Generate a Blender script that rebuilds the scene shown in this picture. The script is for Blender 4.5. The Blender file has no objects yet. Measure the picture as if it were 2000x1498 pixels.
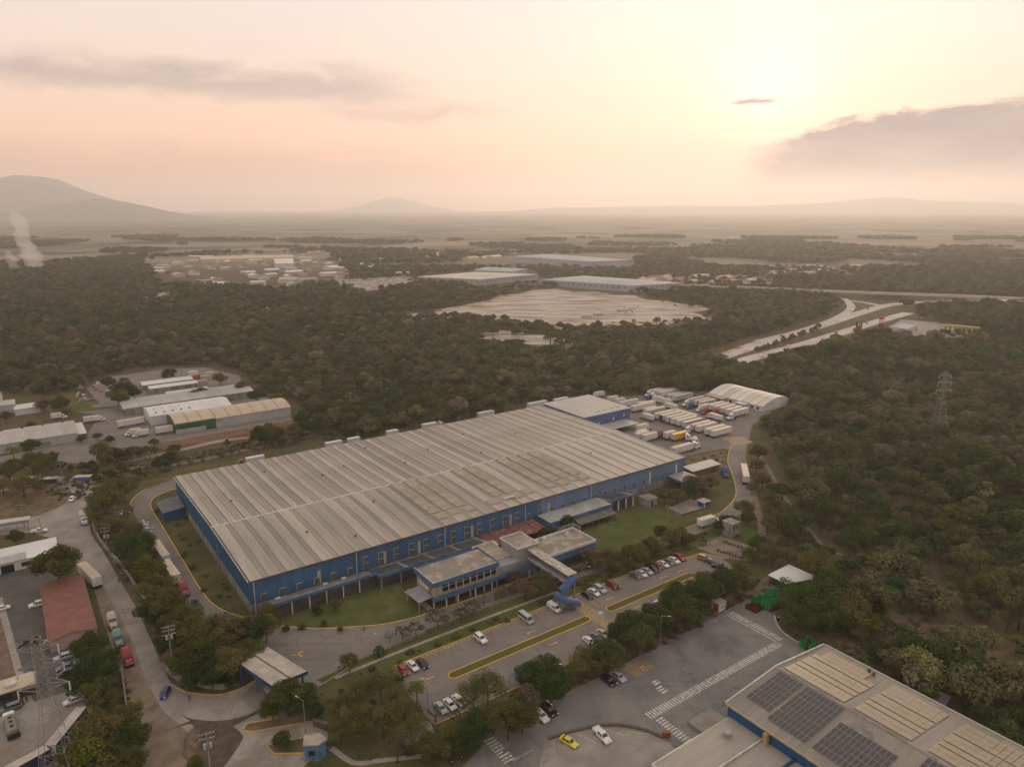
import bpy, bmesh, math, random
import numpy as np
from mathutils import Vector, Matrix

random.seed(7)
rng = np.random.default_rng(11)
D = bpy.data
SC = bpy.context.scene
COL = SC.collection
PI = math.pi

# ------------------------------------------------------------------ camera
CAM_H, FPX, PITCH = 113.0, 1415.0, math.radians(13.664)
cam_d = D.cameras.new("camera")
cam_d.sensor_fit = 'HORIZONTAL'
cam_d.sensor_width = 36.0
cam_d.lens = 36.0 * FPX / 2000.0
cam_d.clip_start = 1.0
cam_d.clip_end = 60000.0
cam = D.objects.new("camera", cam_d)
cam.location = (0, 0, CAM_H)
cam.rotation_euler = (math.radians(90) - PITCH, 0, 0)
COL.objects.link(cam)
SC.camera = cam

# ------------------------------------------------------------------ light
SUN_AZ, SUN_EL = math.radians(18.5), math.radians(6.2)   # azimuth from +Y towards +X
SUN_DIR = Vector((math.sin(SUN_AZ) * math.cos(SUN_EL), math.cos(SUN_AZ) * math.cos(SUN_EL), math.sin(SUN_EL)))
sd = D.lights.new("sun", 'SUN')
sd.energy = 1.4
sd.angle = math.radians(12)
sd.color = (1.0, 0.74, 0.54)
so = D.objects.new("sun", sd)
so.rotation_euler = (-SUN_DIR).to_track_quat('-Z', 'Y').to_euler()
so.location = (300, 800, 300)
COL.objects.link(so)

w = D.worlds.new("World")
SC.world = w
w.use_nodes = True
nt = w.node_tree
nt.nodes.clear()


def NN(tree, kind, **kw):
    n = tree.nodes.new(kind)
    for k, v in kw.items():
        setattr(n, k, v)
    return n


def mth(tree, op, a, b=None, clamp=False):
    n = tree.nodes.new('ShaderNodeMath')
    n.operation = op
    n.use_clamp = clamp
    for i, v in enumerate((a, b)):
        if v is None:
            continue
        if isinstance(v, (int, float)):
            n.inputs[i].default_value = v
        else:
            tree.links.new(v, n.inputs[i])
    return n.outputs[0]


def mapr(tree, val, a, b, c=0.0, d=1.0, smooth=True):
    n = tree.nodes.new('ShaderNodeMapRange')
    n.interpolation_type = 'SMOOTHSTEP' if smooth else 'LINEAR'
    n.clamp = True
    tree.links.new(val, n.inputs[0])
    for i, v in zip((1, 2, 3, 4), (a, b, c, d)):
        n.inputs[i].default_value = v
    return n.outputs[0]


def mixc(tree, fac, a, b, mode='MIX'):
    n = tree.nodes.new('ShaderNodeMix')
    n.data_type = 'RGBA'
    n.blend_type = mode
    n.clamp_factor = True
    for sock, v in ((n.inputs[0], fac), (n.inputs[6], a), (n.inputs[7], b)):
        if isinstance(v, (int, float)):
            sock.default_value = v
        elif isinstance(v, (tuple, list)):
            sock.default_value = tuple(v) + ((1,) if len(v) == 3 else ())
        else:
            tree.links.new(v, sock)
    return n.outputs[2]


def ramp(tree, val, stops, interp='LINEAR'):
    n = tree.nodes.new('ShaderNodeValToRGB')
    cr = n.color_ramp
    cr.interpolation = interp
    while len(cr.elements) < len(stops):
        cr.elements.new(0.5)
    for e, (p, c) in zip(cr.elements, stops):
        e.position = p
        e.color = tuple(c) + (1,) if len(c) == 3 else c
    tree.links.new(val, n.inputs[0])
    return n.outputs[0]


def noise(tree, vec, scale, detail=4, rough=0.55, dist=0.0):
    n = tree.nodes.new('ShaderNodeTexNoise')
    n.inputs['Scale'].default_value = scale
    n.inputs['Detail'].default_value = detail
    n.inputs['Roughness'].default_value = rough
    n.inputs['Distortion'].default_value = dist
    if vec is not None:
        tree.links.new(vec, n.inputs['Vector'])
    return n.outputs[0]


def vecmul(tree, vec, s, off=(0, 0, 0)):
    n = tree.nodes.new('ShaderNodeMapping')
    n.inputs['Scale'].default_value = s
    n.inputs['Location'].default_value = off
    tree.links.new(vec, n.inputs['Vector'])
    return n.outputs[0]


# sky: hazy dry-season dusk sky; a Nishita sky under thin high overcast with a few cloud banks
tc = NN(nt, 'ShaderNodeTexCoord')
sky = NN(nt, 'ShaderNodeTexSky', sky_type='NISHITA', sun_disc=False)
sky.sun_elevation = SUN_EL
sky.sun_rotation = SUN_AZ
sky.air_density = 1.2
sky.dust_density = 6.0
sky.ozone_density = 1.0
sep = NN(nt, 'ShaderNodeSeparateXYZ')
nt.links.new(tc.outputs['Generated'], sep.inputs[0])
sx, sy, sz = sep.outputs
el = mth(nt, 'ARCSINE', sz)                       # radians
az = mth(nt, 'ARCTAN2', sx, sy)
nish = mixc(nt, 1.0, sky.outputs[0], (0.095, 0.095, 0.095), 'MULTIPLY')
veil = ramp(nt, mapr(nt, el, -0.10, 1.57, smooth=False), [
    (0.000, (0.62, 0.36, 0.27)), (0.060, (1.00, 0.45, 0.275)), (0.082, (1.05, 0.53, 0.34)),
    (0.115, (0.99, 0.635, 0.46)), (0.155, (0.90, 0.695, 0.57)), (0.21, (0.83, 0.725, 0.66)),
    (0.45, (0.86, 0.79, 0.745)), (1.0, (0.70, 0.68, 0.67))])
base = mixc(nt, 0.95, nish, veil)
# glow of the sun through the haze
dotn = NN(nt, 'ShaderNodeVectorMath', operation='DOT_PRODUCT')
nt.links.new(tc.outputs['Generated'], dotn.inputs[0])
GLOW = Vector((math.sin(SUN_AZ) * math.cos(SUN_EL + .03), math.cos(SUN_AZ) * math.cos(SUN_EL + .03), math.sin(SUN_EL + .03)))
dotn.inputs[1].default_value = GLOW
dd = mth(nt, 'MAXIMUM', dotn.outputs['Value'], 0.0)
g1 = mth(nt, 'POWER', dd, 14.0)
g2 = mth(nt, 'POWER', dd, 600.0)
red = mth(nt, 'MULTIPLY', mth(nt, 'POWER', dd, 22.0), mapr(nt, el, 0.03, 0.10, 1, 0))
base = mixc(nt, mth(nt, 'MULTIPLY', red, 0.75), base, (1.22, 0.60, 0.42))
base = mixc(nt, mth(nt, 'MULTIPLY', g1, 0.16), base, (0.95, 0.84, 0.78), 'ADD')
base = mixc(nt, mth(nt, 'MULTIPLY', g2, 0.24), base, (1.0, 0.92, 0.86), 'ADD')
# cloud banks
cxy = NN(nt, 'ShaderNodeCombineXYZ')
nt.links.new(az, cxy.inputs[0]); nt.links.new(el, cxy.inputs[1])
n1 = noise(nt, vecmul(nt, cxy.outputs[0], (3.0, 14.0, 1), (2.3, 0.7, 0)), 1.0, 6, 0.6, 0.4)
n2 = noise(nt, vecmul(nt, cxy.outputs[0], (9.0, 30.0, 1), (0.4, 1.9, 0)), 1.0, 6, 0.62, 0.3)
wob = mth(nt, 'MULTIPLY', mth(nt, 'SUBTRACT', n2, 0.5), 0.06)
elw = mth(nt, 'ADD', el, wob)
azw = mth(nt, 'ADD', az, mth(nt, 'MULTIPLY', mth(nt, 'SUBTRACT', n1, 0.5), 0.25))


def band(a0, a1, e0, e1, sa, se):
    m = mth(nt, 'MULTIPLY', mapr(nt, azw, a0 - sa, a0 + sa), mapr(nt, azw, a1 - sa, a1 + sa, 1, 0))
    m2 = mth(nt, 'MULTIPLY', mapr(nt, elw, e0 - se, e0 + se), mapr(nt, elw, e1 - se, e1 + se, 1, 0))
    return mth(nt, 'MULTIPLY', m, m2)


# the upper edge of the right-hand bank climbs to the right
rise = mth(nt, 'SUBTRACT', elw, mth(nt, 'MULTIPLY', mapr(nt, az, 0.33, 0.62, 0, 0.042, False), 1.0))
mR = mth(nt, 'MULTIPLY', mapr(nt, azw, 0.28, 0.36), mth(nt, 'MULTIPLY', mapr(nt, elw, 0.0, 0.05), mapr(nt, rise, 0.079, 0.090, 1, 0)))
mR = mth(nt, 'MULTIPLY', mR, mapr(nt, az, 1.0, 1.5, 1, 0))
mL = band(-0.62, -0.14, 0.130, 0.162, 0.10, 0.014)
mL2 = band(-0.22, -0.06, 0.108, 0.122, 0.06, 0.010)
mS = band(0.298, 0.340, 0.1175, 0.1275, 0.012, 0.004)
gen = mapr(nt, n1, 0.60, 0.80, 0, 0.35)
gen = mth(nt, 'MULTIPLY', gen, mapr(nt, el, 0.10, 0.30))
cl = mth(nt, 'ADD', mth(nt, 'MULTIPLY', mR, 0.95), mth(nt, 'ADD', mth(nt, 'MULTIPLY', mL, 0.55), mth(nt, 'ADD', mth(nt, 'MULTIPLY', mL2, 0.35), mth(nt, 'ADD', mth(nt, 'MULTIPLY', mS, 0.85), gen))), clamp=True)
ccol = mixc(nt, mapr(nt, n2, 0.3, 0.75), (0.21, 0.19, 0.21), (0.40, 0.33, 0.32))
base = mixc(nt, cl, base, ccol)
mK = mth(nt, 'MULTIPLY', mapr(nt, azw, -0.20, 0.10, 1, 0), mth(nt, 'MULTIPLY', mapr(nt, elw, 0.012, 0.035), mapr(nt, elw, 0.045, 0.085, 1, 0)))
base = mixc(nt, mth(nt, 'MULTIPLY', mK, 0.42), base, (0.52, 0.36, 0.28))
bg = NN(nt, 'ShaderNodeBackground')
nt.links.new(base, bg.inputs[0])
bg.inputs[1].default_value = 1.0
wo = NN(nt, 'ShaderNodeOutputWorld')
nt.links.new(bg.outputs[0], wo.inputs[0])

SC.view_settings.view_transform = 'Standard'
SC.view_settings.look = 'None'
SC.view_settings.exposure = 0.22
SC.view_settings.gamma = 1.0
SC.view_settings.use_curve_mapping = False
SC.cycles.use_denoising = True
SC.cycles.max_bounces = 6
SC.cycles.diffuse_bounces = 3
SC.cycles.glossy_bounces = 2
SC.cycles.transmission_bounces = 2
SC.cycles.transparent_max_bounces = 4
SC.cycles.volume_bounces = 4
SC.cycles.use_adaptive_sampling = True
SC.cycles.adaptive_threshold = 0.02

# ------------------------------------------------------------------ places
def G(px, py, z=0.0):
    """ground point (at height z) seen at a point of the 2000x1498 photograph"""
    a = (px - 1000.0) / FPX
    b = -(py - 749.0) / FPX
    dy = math.cos(PITCH) + b * math.sin(PITCH)
    dz = -math.sin(PITCH) + b * math.cos(PITCH)
    t = (z - CAM_H) / dz
    return Vector((a * t, dy * t, z))


ANG = math.radians(35.4)
O_ = Vector((-74.27, 185.87, 0))
U_ = Vector((math.cos(ANG), math.sin(ANG), 0))
V_ = Vector((-math.sin(ANG), math.cos(ANG), 0))


def B(u, v, z=0.0):
    """site grid: u along the warehouse front, v towards its back"""
    return O_ + U_ * u + V_ * v + Vector((0, 0, z))


def toB(p):
    d = Vector((p[0], p[1], 0)) - O_
    return d.dot(U_), d.dot(V_)


# ------------------------------------------------------------------ objects
def tag(o, label=None, cat=None, group=None, kind=None):
    if label: o['label'] = label
    if cat: o['category'] = cat
    if group: o['group'] = group
    if kind: o['kind'] = kind
    return o


def thing(name, label, cat, loc=(0, 0, 0), rz=0.0, group=None):
    o = D.objects.new(name, None)
    o.empty_display_size = 0.3
    COL.objects.link(o)
    o.location = loc
    o.rotation_euler = (0, 0, rz)
    return tag(o, label, cat, group)


def copy_tree(o, parent=None):
    c = o.copy()
    COL.objects.link(c)
    c.parent = parent
    for ch in o.children:
        copy_tree(ch, c)
    return c


class MB:
    """collects faces, then links them as one mesh object"""
    def __init__(s):
        s.v = []; s.f = []; s.m = []

    def add(s, vs, fs, mi=0):
        o = len(s.v)
        s.v.extend([tuple(p) for p in vs])
        for f in fs:
            s.f.append(tuple(i + o for i in f)); s.m.append(mi)
        return s

    def quad(s, a, b, c, d, mi=0):
        return s.add([a, b, c, d], [(0, 1, 2, 3)], mi)

    def poly(s, pts, mi=0):
        return s.add(pts, [tuple(range(len(pts)))], mi)

    def box(s, x0, x1, y0, y1, z0, z1, mi=0, top=None):
        v = [(x0, y0, z0), (x1, y0, z0), (x1, y1, z0), (x0, y1, z0), (x0, y0, z1), (x1, y0, z1), (x1, y1, z1), (x0, y1, z1)]
        o = len(s.v); s.v.extend(v)
        for k, f in enumerate([(0, 3, 2, 1), (4, 5, 6, 7), (0, 1, 5, 4), (1, 2, 6, 5), (2, 3, 7, 6), (3, 0, 4, 7)]):
            s.f.append(tuple(i + o for i in f)); s.m.append(top if (top is not None and k == 1) else mi)
        return s

    def obox(s, c, ax, ay, sx, sy, z0, z1, mi=0):
        """box with horizontal axes ax, ay round c"""
        ax = Vector(ax) * sx / 2; ay = Vector(ay) * sy / 2; c = Vector((c[0], c[1], 0))
        p = [c - ax - ay, c + ax - ay, c + ax + ay, c - ax + ay]
        return s.prism(p, z0, z1, mi)

    def prism(s, poly, z0, z1, mi=0, top=None):
        n = len(poly)
        vs = [(p[0], p[1], z0) for p in poly] + [(p[0], p[1], z1) for p in poly]
        o = len(s.v); s.v.extend(vs)
        s.f.append(tuple(o + i for i in reversed(range(n)))); s.m.append(mi)
        s.f.append(tuple(o + n + i for i in range(n))); s.m.append(mi if top is None else top)
        for i in range(n):
            j = (i + 1) % n
            s.f.append((o + i, o + j, o + n + j, o + n + i)); s.m.append(mi)
        return s

    def loft(s, rings, mi=0, closed=True, caps=True):
        n = len(rings[0]); o = len(s.v)
        for r in rings: s.v.extend([tuple(p) for p in r])
        for k in range(len(rings) - 1):
            for i in range(n if closed else n - 1):
                j = (i + 1) % n
                s.f.append((o + k * n + i, o + k * n + j, o + (k + 1) * n + j, o + (k + 1) * n + i)); s.m.append(mi)
        if caps and closed:
            s.f.append(tuple(o + i for i in reversed(range(n)))); s.m.append(mi)
            e = o + (len(rings) - 1) * n
            s.f.append(tuple(e + i for i in range(n))); s.m.append(mi)
        return s

    def tube(s, a, b, r0, r1=None, n=6, mi=0, caps=True):
        r1 = r0 if r1 is None else r1
        a = Vector(a); b = Vector(b); d = (b - a)
        if d.length < 1e-6: return s
        d.normalize()
        x = d.orthogonal().normalized(); y = d.cross(x)
        ra = [a + (x * math.cos(2 * PI * i / n) + y * math.sin(2 * PI * i / n)) * r0 for i in range(n)]
        rb = [b + (x * math.cos(2 * PI * i / n) + y * math.sin(2 * PI * i / n)) * r1 for i in range(n)]
        return s.loft([ra, rb], mi, True, caps)

    def mesh(s, name, mats, smooth=False):
        me = D.meshes.new(name)
        me.from_pydata(s.v, [], s.f)
        if not isinstance(mats, (list, tuple)): mats = [mats]
        for m in mats: me.materials.append(m)
        if len(mats) > 1: me.polygons.foreach_set('material_index', s.m)
        if smooth: me.polygons.foreach_set('use_smooth', [True] * len(me.polygons))
        me.update()
        return me

    def build(s, name, mats, parent=None, label=None, cat=None, group=None, kind=None, smooth=False):
        return put(name, s.mesh(name, mats, smooth), parent, label, cat, group, kind)


def put(name, me, parent=None, label=None, cat=None, group=None, kind=None, loc=None, rz=0.0):
    o = D.objects.new(name, me)
    COL.objects.link(o)
    if parent is not None: o.parent = parent
    if loc is not None: o.location = loc
    if rz: o.rotation_euler = (0, 0, rz)
    return tag(o, label, cat, group, kind)


# ------------------------------------------------------------------ materials
_M = {}


def mat(name, col, rough=0.8, var=0.0, scale=0.3, col2=None, metal=0.0, spec=0.3, detail=5, coord='world', bump=0.0, bscale=20.0, stretch=(1, 1, 1), lo=0.35, hi=0.65, wear=None, cracks=0.0):
    """procedural surface: base colour broken by noise towards col2, optional wear patches and relief"""
    if name in _M: return _M[name]
    m = D.materials.new(name); m.use_nodes = True
    t = m.node_tree
    b = t.nodes['Principled BSDF']
    b.inputs['Roughness'].default_value = rough
    b.inputs['Metallic'].default_value = metal
    b.inputs['Specular IOR Level'].default_value = spec
    if coord == 'world':
        vec = NN(t, 'ShaderNodeNewGeometry').outputs['Position']
    else:
        vec = NN(t, 'ShaderNodeTexCoord').outputs['Object']
    sv = vecmul(t, vec, stretch)
    if col2 is None and var:
        col2 = tuple(max(0, c * (1 - var)) for c in col)
    if col2 is not None:
        c = mixc(t, mapr(t, noise(t, sv, scale, detail, 0.6), lo, hi), tuple(col), tuple(col2))
        if wear:
            wc, ws, wl, wh = wear
            c = mixc(t, mapr(t, noise(t, sv, ws, 6, 0.65, 0.3), wl, wh), c, tuple(wc))
        if cracks:
            vo = NN(t, 'ShaderNodeTexVoronoi', feature='DISTANCE_TO_EDGE'); vo.inputs['Scale'].default_value = 0.11
            wn = NN(t, 'ShaderNodeVectorMath', operation='ADD'); t.links.new(vec, wn.inputs[0])
            nz = NN(t, 'ShaderNodeTexNoise'); nz.inputs['Scale'].default_value = 0.5; t.links.new(vec, nz.inputs['Vector'])
            vs = NN(t, 'ShaderNodeVectorMath', operation='SCALE'); vs.inputs[3].default_value = 5.0; t.links.new(nz.outputs['Color'], vs.inputs[0]); t.links.new(vs.outputs[0], wn.inputs[1])
            t.links.new(wn.outputs[0], vo.inputs['Vector'])
            ck = mth(t, 'MULTIPLY', mapr(t, vo.outputs[0], 0.0, 0.022, cracks, 0), mapr(t, noise(t, vec, 0.05, 2), 0.42, 0.6))
            c = mixc(t, ck, c, tuple(x * 0.4 for x in col))
            c = mixc(t, mapr(t, noise(t, vecmul(t, vec, (1, 1, 1), (31, 7, 0)), 0.55, 2, 0.5), 0.70, 0.80, 0, 0.55), c, tuple(x * 0.5 for x in col))
            rot = NN(t, 'ShaderNodeMapping'); rot.inputs['Rotation'].default_value = (0, 0, -math.radians(35.4)); rot.inputs['Scale'].default_value = (0.02, 0.55, 1); t.links.new(vec, rot.inputs[0])
            c = mixc(t, mapr(t, noise(t, rot.outputs[0], 1.0, 3, 0.6), 0.55, 0.72, 0, 0.4), c, tuple(x * 0.68 for x in col))
        t.links.new(c, b.inputs['Base Color'])
    else:
        b.inputs['Base Color'].default_value = tuple(col) + (1,)
    if bump:
        bn = NN(t, 'ShaderNodeBump')
        bn.inputs['Strength'].default_value = bump
        bn.inputs['Distance'].default_value = 0.05
        t.links.new(noise(t, vec, bscale, 3), bn.inputs['Height'])
        t.links.new(bn.outputs[0], b.inputs['Normal'])
    _M[name] = m
    return m


def paint(name, col, rough=0.35, metal=0.0):
    return mat(name, col, rough, var=0.18, scale=1.5, coord='object', spec=0.5)


ORD = ['first', 'second', 'third', 'fourth', 'fifth', 'sixth', 'seventh', 'eighth', 'ninth', 'tenth', 'eleventh', 'twelfth', 'thirteenth', 'fourteenth', 'fifteenth', 'sixteenth', 'seventeenth', 'eighteenth', 'nineteenth', 'twentieth']


def ordinal(i):
    if i < 20: return ORD[i]
    tens = ['twenty', 'thirty', 'forty', 'fifty', 'sixty', 'seventy', 'eighty', 'ninety']
    t, u = divmod(i + 1, 10)
    if u: return tens[t - 2] + '-' + ORD[u - 1]
    return tens[t - 2][:-1] + 'ieth'

# ------------------------------------------------------------------ terrain
def ground_material():
    m = D.materials.new('ground'); m.use_nodes = True
    t = m.node_tree; b = t.nodes['Principled BSDF']
    b.inputs['Roughness'].default_value = 0.95; b.inputs['Specular IOR Level'].default_value = 0.05
    pos = NN(t, 'ShaderNodeNewGeometry').outputs['Position']
    n1 = noise(t, pos, 0.03, 6, 0.65)
    n2 = noise(t, pos, 0.35, 5, 0.65)
    n3 = noise(t, pos, 0.0035, 3, 0.5)
    c = mixc(t, mapr(t, n1, 0.40, 0.62), (0.085, 0.072, 0.036), (0.125, 0.088, 0.052))
    c = mixc(t, mapr(t, n2, 0.45, 0.75, 0, 0.8), c, (0.070, 0.066, 0.026))
    # fields and groves far out; the pale field colour also stands in for haze
    vo = NN(t, 'ShaderNodeTexVoronoi'); vo.inputs['Scale'].default_value = 0.0042
    t.links.new(vecmul(t, pos, (0.5, 1.0, 1.0)), vo.inputs['Vector'])
    fld = mixc(t, vo.outputs['Color'], (0.10, 0.095, 0.055), (0.27, 0.215, 0.15))
    sp = NN(t, 'ShaderNodeSeparateXYZ'); t.links.new(pos, sp.inputs[0])
    c = mixc(t, mapr(t, sp.outputs[1], 1250, 1500), c, fld)
    c = mixc(t, mth(t, 'MULTIPLY', mapr(t, n3, 0.54, 0.60), mapr(t, sp.outputs[1], 1250, 1500)), c, (0.07, 0.068, 0.04))
    t.links.new(c, b.inputs['Base Color'])
    bn = NN(t, 'ShaderNodeBump'); bn.inputs['Strength'].default_value = 0.5; bn.inputs['Distance'].default_value = 0.3
    t.links.new(n2, bn.inputs['Height']); t.links.new(bn.outputs[0], b.inputs['Normal'])
    return m


gm = ground_material()
mb = MB()
XS = [-20000, -9000, -4500, -2000, -1000, -500, -200, 0, 200, 500, 1000, 2000, 4500, 9000, 20000]
YS = [-400, 0, 200, 500, 900, 1500, 2500, 4500, 9500, 20500]
for j in range(len(YS)):
    for i in range(len(XS)):
        mb.v.append((XS[i], YS[j], 0.0))
for j in range(len(YS) - 1):
    for i in range(len(XS) - 1):
        k = j * len(XS) + i
        mb.f.append((k, k + 1, k + 1 + len(XS), k + len(XS))); mb.m.append(0)
mb.build('ground', gm, kind='structure')


def hill(name, cx, cy, prof, depth, seed, matr, rough=14.0):
    """a ridge: prof = [(x offset, height)], depth front to back"""
    r = random.Random(seed)
    xs = np.linspace(prof[0][0], prof[-1][0], 90)
    hs = np.interp(xs, [p[0] for p in prof], [p[1] for p in prof])
    ny = 26
    vs = []; fs = []
    ph = [(r.uniform(0, 6.28), r.uniform(0.0012, 0.009), r.uniform(0.3, 1)) for _ in range(16)]
    for j in range(ny):
        tj = j / (ny - 1) * 2 - 1
        for i, x in enumerate(xs):
            f = max(0.0, math.cos(tj * PI / 2)) ** 1.4
            rg = sum(math.sin(p + x * q + tj * depth * q * 1.3) * a for p, q, a in ph) / 5.0
            z = hs[i] * f + rg * rough * f * min(1, hs[i] / 60) - 1.0
            vs.append((cx + x + tj * depth * 0.1, cy + tj * depth, z))
    n = len(xs)
    for j in range(ny - 1):
        for i in range(n - 1):
            fs.append((j * n + i, j * n + i + 1, (j + 1) * n + i + 1, (j + 1) * n + i))
    m = MB(); m.add(vs, fs)
    return m.build(name, matr, kind='structure', smooth=True)


hm = mat('hillside', (0.105, 0.090, 0.068), 0.95, col2=(0.15, 0.12, 0.09), scale=0.01, spec=0.05)


def xz(px, py, dist):
    """x and height at distance dist of a skyline point"""
    p = Vector(((px - 1000) / FPX, math.cos(PITCH) - (py - 749) / FPX * math.sin(PITCH), -math.sin(PITCH) - (py - 749) / FPX * math.cos(PITCH)))
    k = dist / p.y
    return p.x * k, CAM_H + p.z * k


def ridge(name, dist, pts, depth, seed, rough=10.0):
    q = [xz(px, py, dist) for px, py in pts]
    hill(name, 0, dist, [(a, max(0.5, b)) for a, b in q], depth, seed, hm, rough)


ridge('mountain', 9400, [(-700, 430), (-500, 400), (-250, 375), (-80, 360), (0, 348), (40, 342), (75, 346), (110, 352), (150, 372), (190, 388), (250, 408), (330, 430), (400, 450)], 1150, 3, 20)
ridge('foothill', 7800, [(-600, 440), (-300, 420), (-100, 420), (60, 410), (140, 396), (180, 388), (220, 390), (270, 402), (330, 418), (380, 434), (440, 448), (520, 458)], 850, 5, 16)
ridge('volcano_cone', 18800, [(640, 414), (700, 404), (730, 394), (755, 387), (775, 386), (800, 392), (840, 403), (890, 412), (960, 418)], 1300, 8, 14)
ridge('plateau', 17000, [(820, 434), (950, 418), (1100, 408), (1250, 404), (1400, 404), (1500, 402), (1640, 396), (1700, 388), (1740, 386), (1790, 391), (1880, 394), (1950, 398), (2050, 404), (2300, 400), (2700, 410)], 2400, 11, 36)

# ------------------------------------------------------------------ paving
M_conc = mat('old_concrete', (0.285, 0.245, 0.208), 0.9, cracks=0.7, col2=(0.205, 0.176, 0.150), scale=0.16, wear=((0.195, 0.155, 0.122), 0.05, 0.50, 0.66), bump=0.15)
M_asph = mat('worn_asphalt', (0.152, 0.130, 0.113), 0.9, cracks=0.7, col2=(0.190, 0.160, 0.137), scale=0.10, wear=((0.118, 0.103, 0.092), 0.05, 0.55, 0.75), bump=0.15)
M_lotR = mat('lot_asphalt', (0.140, 0.132, 0.127), 0.88, cracks=0.8, col2=(0.200, 0.180, 0.163), scale=0.09, wear=((0.104, 0.096, 0.091), 0.06, 0.50, 0.66), bump=0.15, stretch=(1.0, 0.6, 1))
M_dark = mat('dark_asphalt', (0.070, 0.064, 0.060), 0.9, cracks=0.5, col2=(0.096, 0.086, 0.077), scale=0.2, bump=0.15)
M_earth = mat('dry_earth', (0.175, 0.118, 0.076), 0.97, col2=(0.105, 0.078, 0.045), scale=0.22, wear=((0.072, 0.070, 0.028), 0.09, 0.50, 0.66), spec=0.05, bump=0.4, bscale=3)
M_dust = mat('dusty_shoulder', (0.235, 0.18, 0.132), 0.97, col2=(0.165, 0.122, 0.085), scale=0.2, wear=((0.10, 0.085, 0.05), 0.12, 0.55, 0.7), spec=0.05, bump=0.3, bscale=4)
M_grass = mat('mown_grass', (0.058, 0.082, 0.020), 0.97, col2=(0.092, 0.092, 0.030), scale=0.12, wear=((0.15, 0.105, 0.055), 0.08, 0.60, 0.78), spec=0.05, bump=0.5, bscale=6)
M_lawn = mat('green_lawn', (0.062, 0.082, 0.022), 0.97, col2=(0.092, 0.094, 0.034), scale=0.16, wear=((0.135, 0.108, 0.052), 0.10, 0.50, 0.70), spec=0.05, bump=0.5, bscale=6)
M_dryg = mat('dry_grass', (0.105, 0.088, 0.040), 0.97, col2=(0.066, 0.068, 0.026), scale=0.10, wear=((0.16, 0.108, 0.062), 0.06, 0.55, 0.72), spec=0.05, bump=0.5, bscale=5)
M_sand = mat('graded_sand', (0.50, 0.42, 0.345), 0.97, col2=(0.31, 0.25, 0.20), scale=0.06, wear=((0.19, 0.15, 0.115), 0.05, 0.50, 0.62), spec=0.05, stretch=(0.28, 1.3, 1))
M_hwy = mat('highway_concrete', (0.44, 0.385, 0.335), 0.9, col2=(0.36, 0.31, 0.27), scale=0.03)
M_yel = mat('yellow_paint', (0.62, 0.36, 0.03), 0.7, col2=(0.45, 0.28, 0.06), scale=1.2)
M_wht = mat('white_paint', (0.58, 0.54, 0.48), 0.7, col2=(0.24, 0.215, 0.19), scale=1.3, lo=0.40, hi=0.68)
M_fadey = mat('faded_yellow_paint', (0.36, 0.24, 0.10), 0.8, col2=(0.20, 0.15, 0.10), scale=0.8)
M_blu_k = mat('blue_kerb_paint', (0.075, 0.13, 0.26), 0.8, col2=(0.16, 0.16, 0.17), scale=0.5)
M_kerb = mat('kerb_concrete', (0.30, 0.26, 0.22), 0.9, var=0.3, scale=0.6)

_LZ = [0.02]


def sheet(name, pts, m, dz=0.005):
    _LZ[0] += dz
    b = MB(); b.poly([(p[0], p[1], _LZ[0]) for p in pts], 0)
    me = b.mesh(name, m)
    if me.polygons[0].normal.z < 0: me.flip_normals()
    bm_ = bmesh.new(); bm_.from_mesh(me); bmesh.ops.triangulate(bm_, faces=bm_.faces); bm_.to_mesh(me); bm_.free()
    return put(name, me, kind='structure')


def smooth_path(pts, n=6):
    """Catmull-Rom through the points"""
    p = [Vector((a[0], a[1], 0)) for a in pts]
    out = []
    for i in range(len(p) - 1):
        p0 = p[max(i - 1, 0)]; p1 = p[i]; p2 = p[i + 1]; p3 = p[min(i + 2, len(p) - 1)]
        for k in range(n):
            t = k / n
            out.append(0.5 * ((2 * p1) + (p2 - p0) * t + (2 * p0 - 5 * p1 + 4 * p2 - p3) * t * t + (3 * p1 - p0 - 3 * p2 + p3) * t ** 3))
    out.append(p[-1])
    return out


def offset_path(pts, d):
    out = []
    for i, p in enumerate(pts):
        a = pts[max(i - 1, 0)]; c = pts[min(i + 1, len(pts) - 1)]
        t = (c - a); t.z = 0
        if t.length < 1e-6: out.append(p); continue
        t.normalize()
        out.append(p + Vector((-t.y, t.x, 0)) * d)
    return out


def ribbon(name, pts, width, m, z=None, kind='structure', parent=None):
    if z is None:
        _LZ[0] += 0.005; z = _LZ[0]
    l = offset_path(pts, width / 2); r = offset_path(pts, -width / 2)
    b = MB()
    for i in range(len(pts) - 1):
        b.quad(*[(q.x, q.y, z) for q in (r[i], r[i + 1], l[i + 1], l[i])])
    return b.build(name, m, parent, kind=kind)


def kerb(pts, m, h=0.16, w=0.28, name='kerb'):
    l = offset_path(pts, w / 2); r = offset_path(pts, -w / 2)
    b = MB()
    b.loft([[(l[i].x, l[i].y, 0), (r[i].x, r[i].y, 0), (r[i].x, r[i].y, h), (l[i].x, l[i].y, h)] for i in range(len(pts))])
    return b.build(name, m, kind='structure')


def P(*pts): return [G(x, y) for x, y in pts]
def BB(*pts): return [B(u, v) for u, v in pts]


# dry open ground round the site
sheet('site_earth', BB((-60, 150), (-60, -120), (150, -170), (150, -60), (200, -50), (215, 0), (330, 40), (330, 100), (250, 140), (100, 135), (0, 140)), M_dryg)
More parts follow.
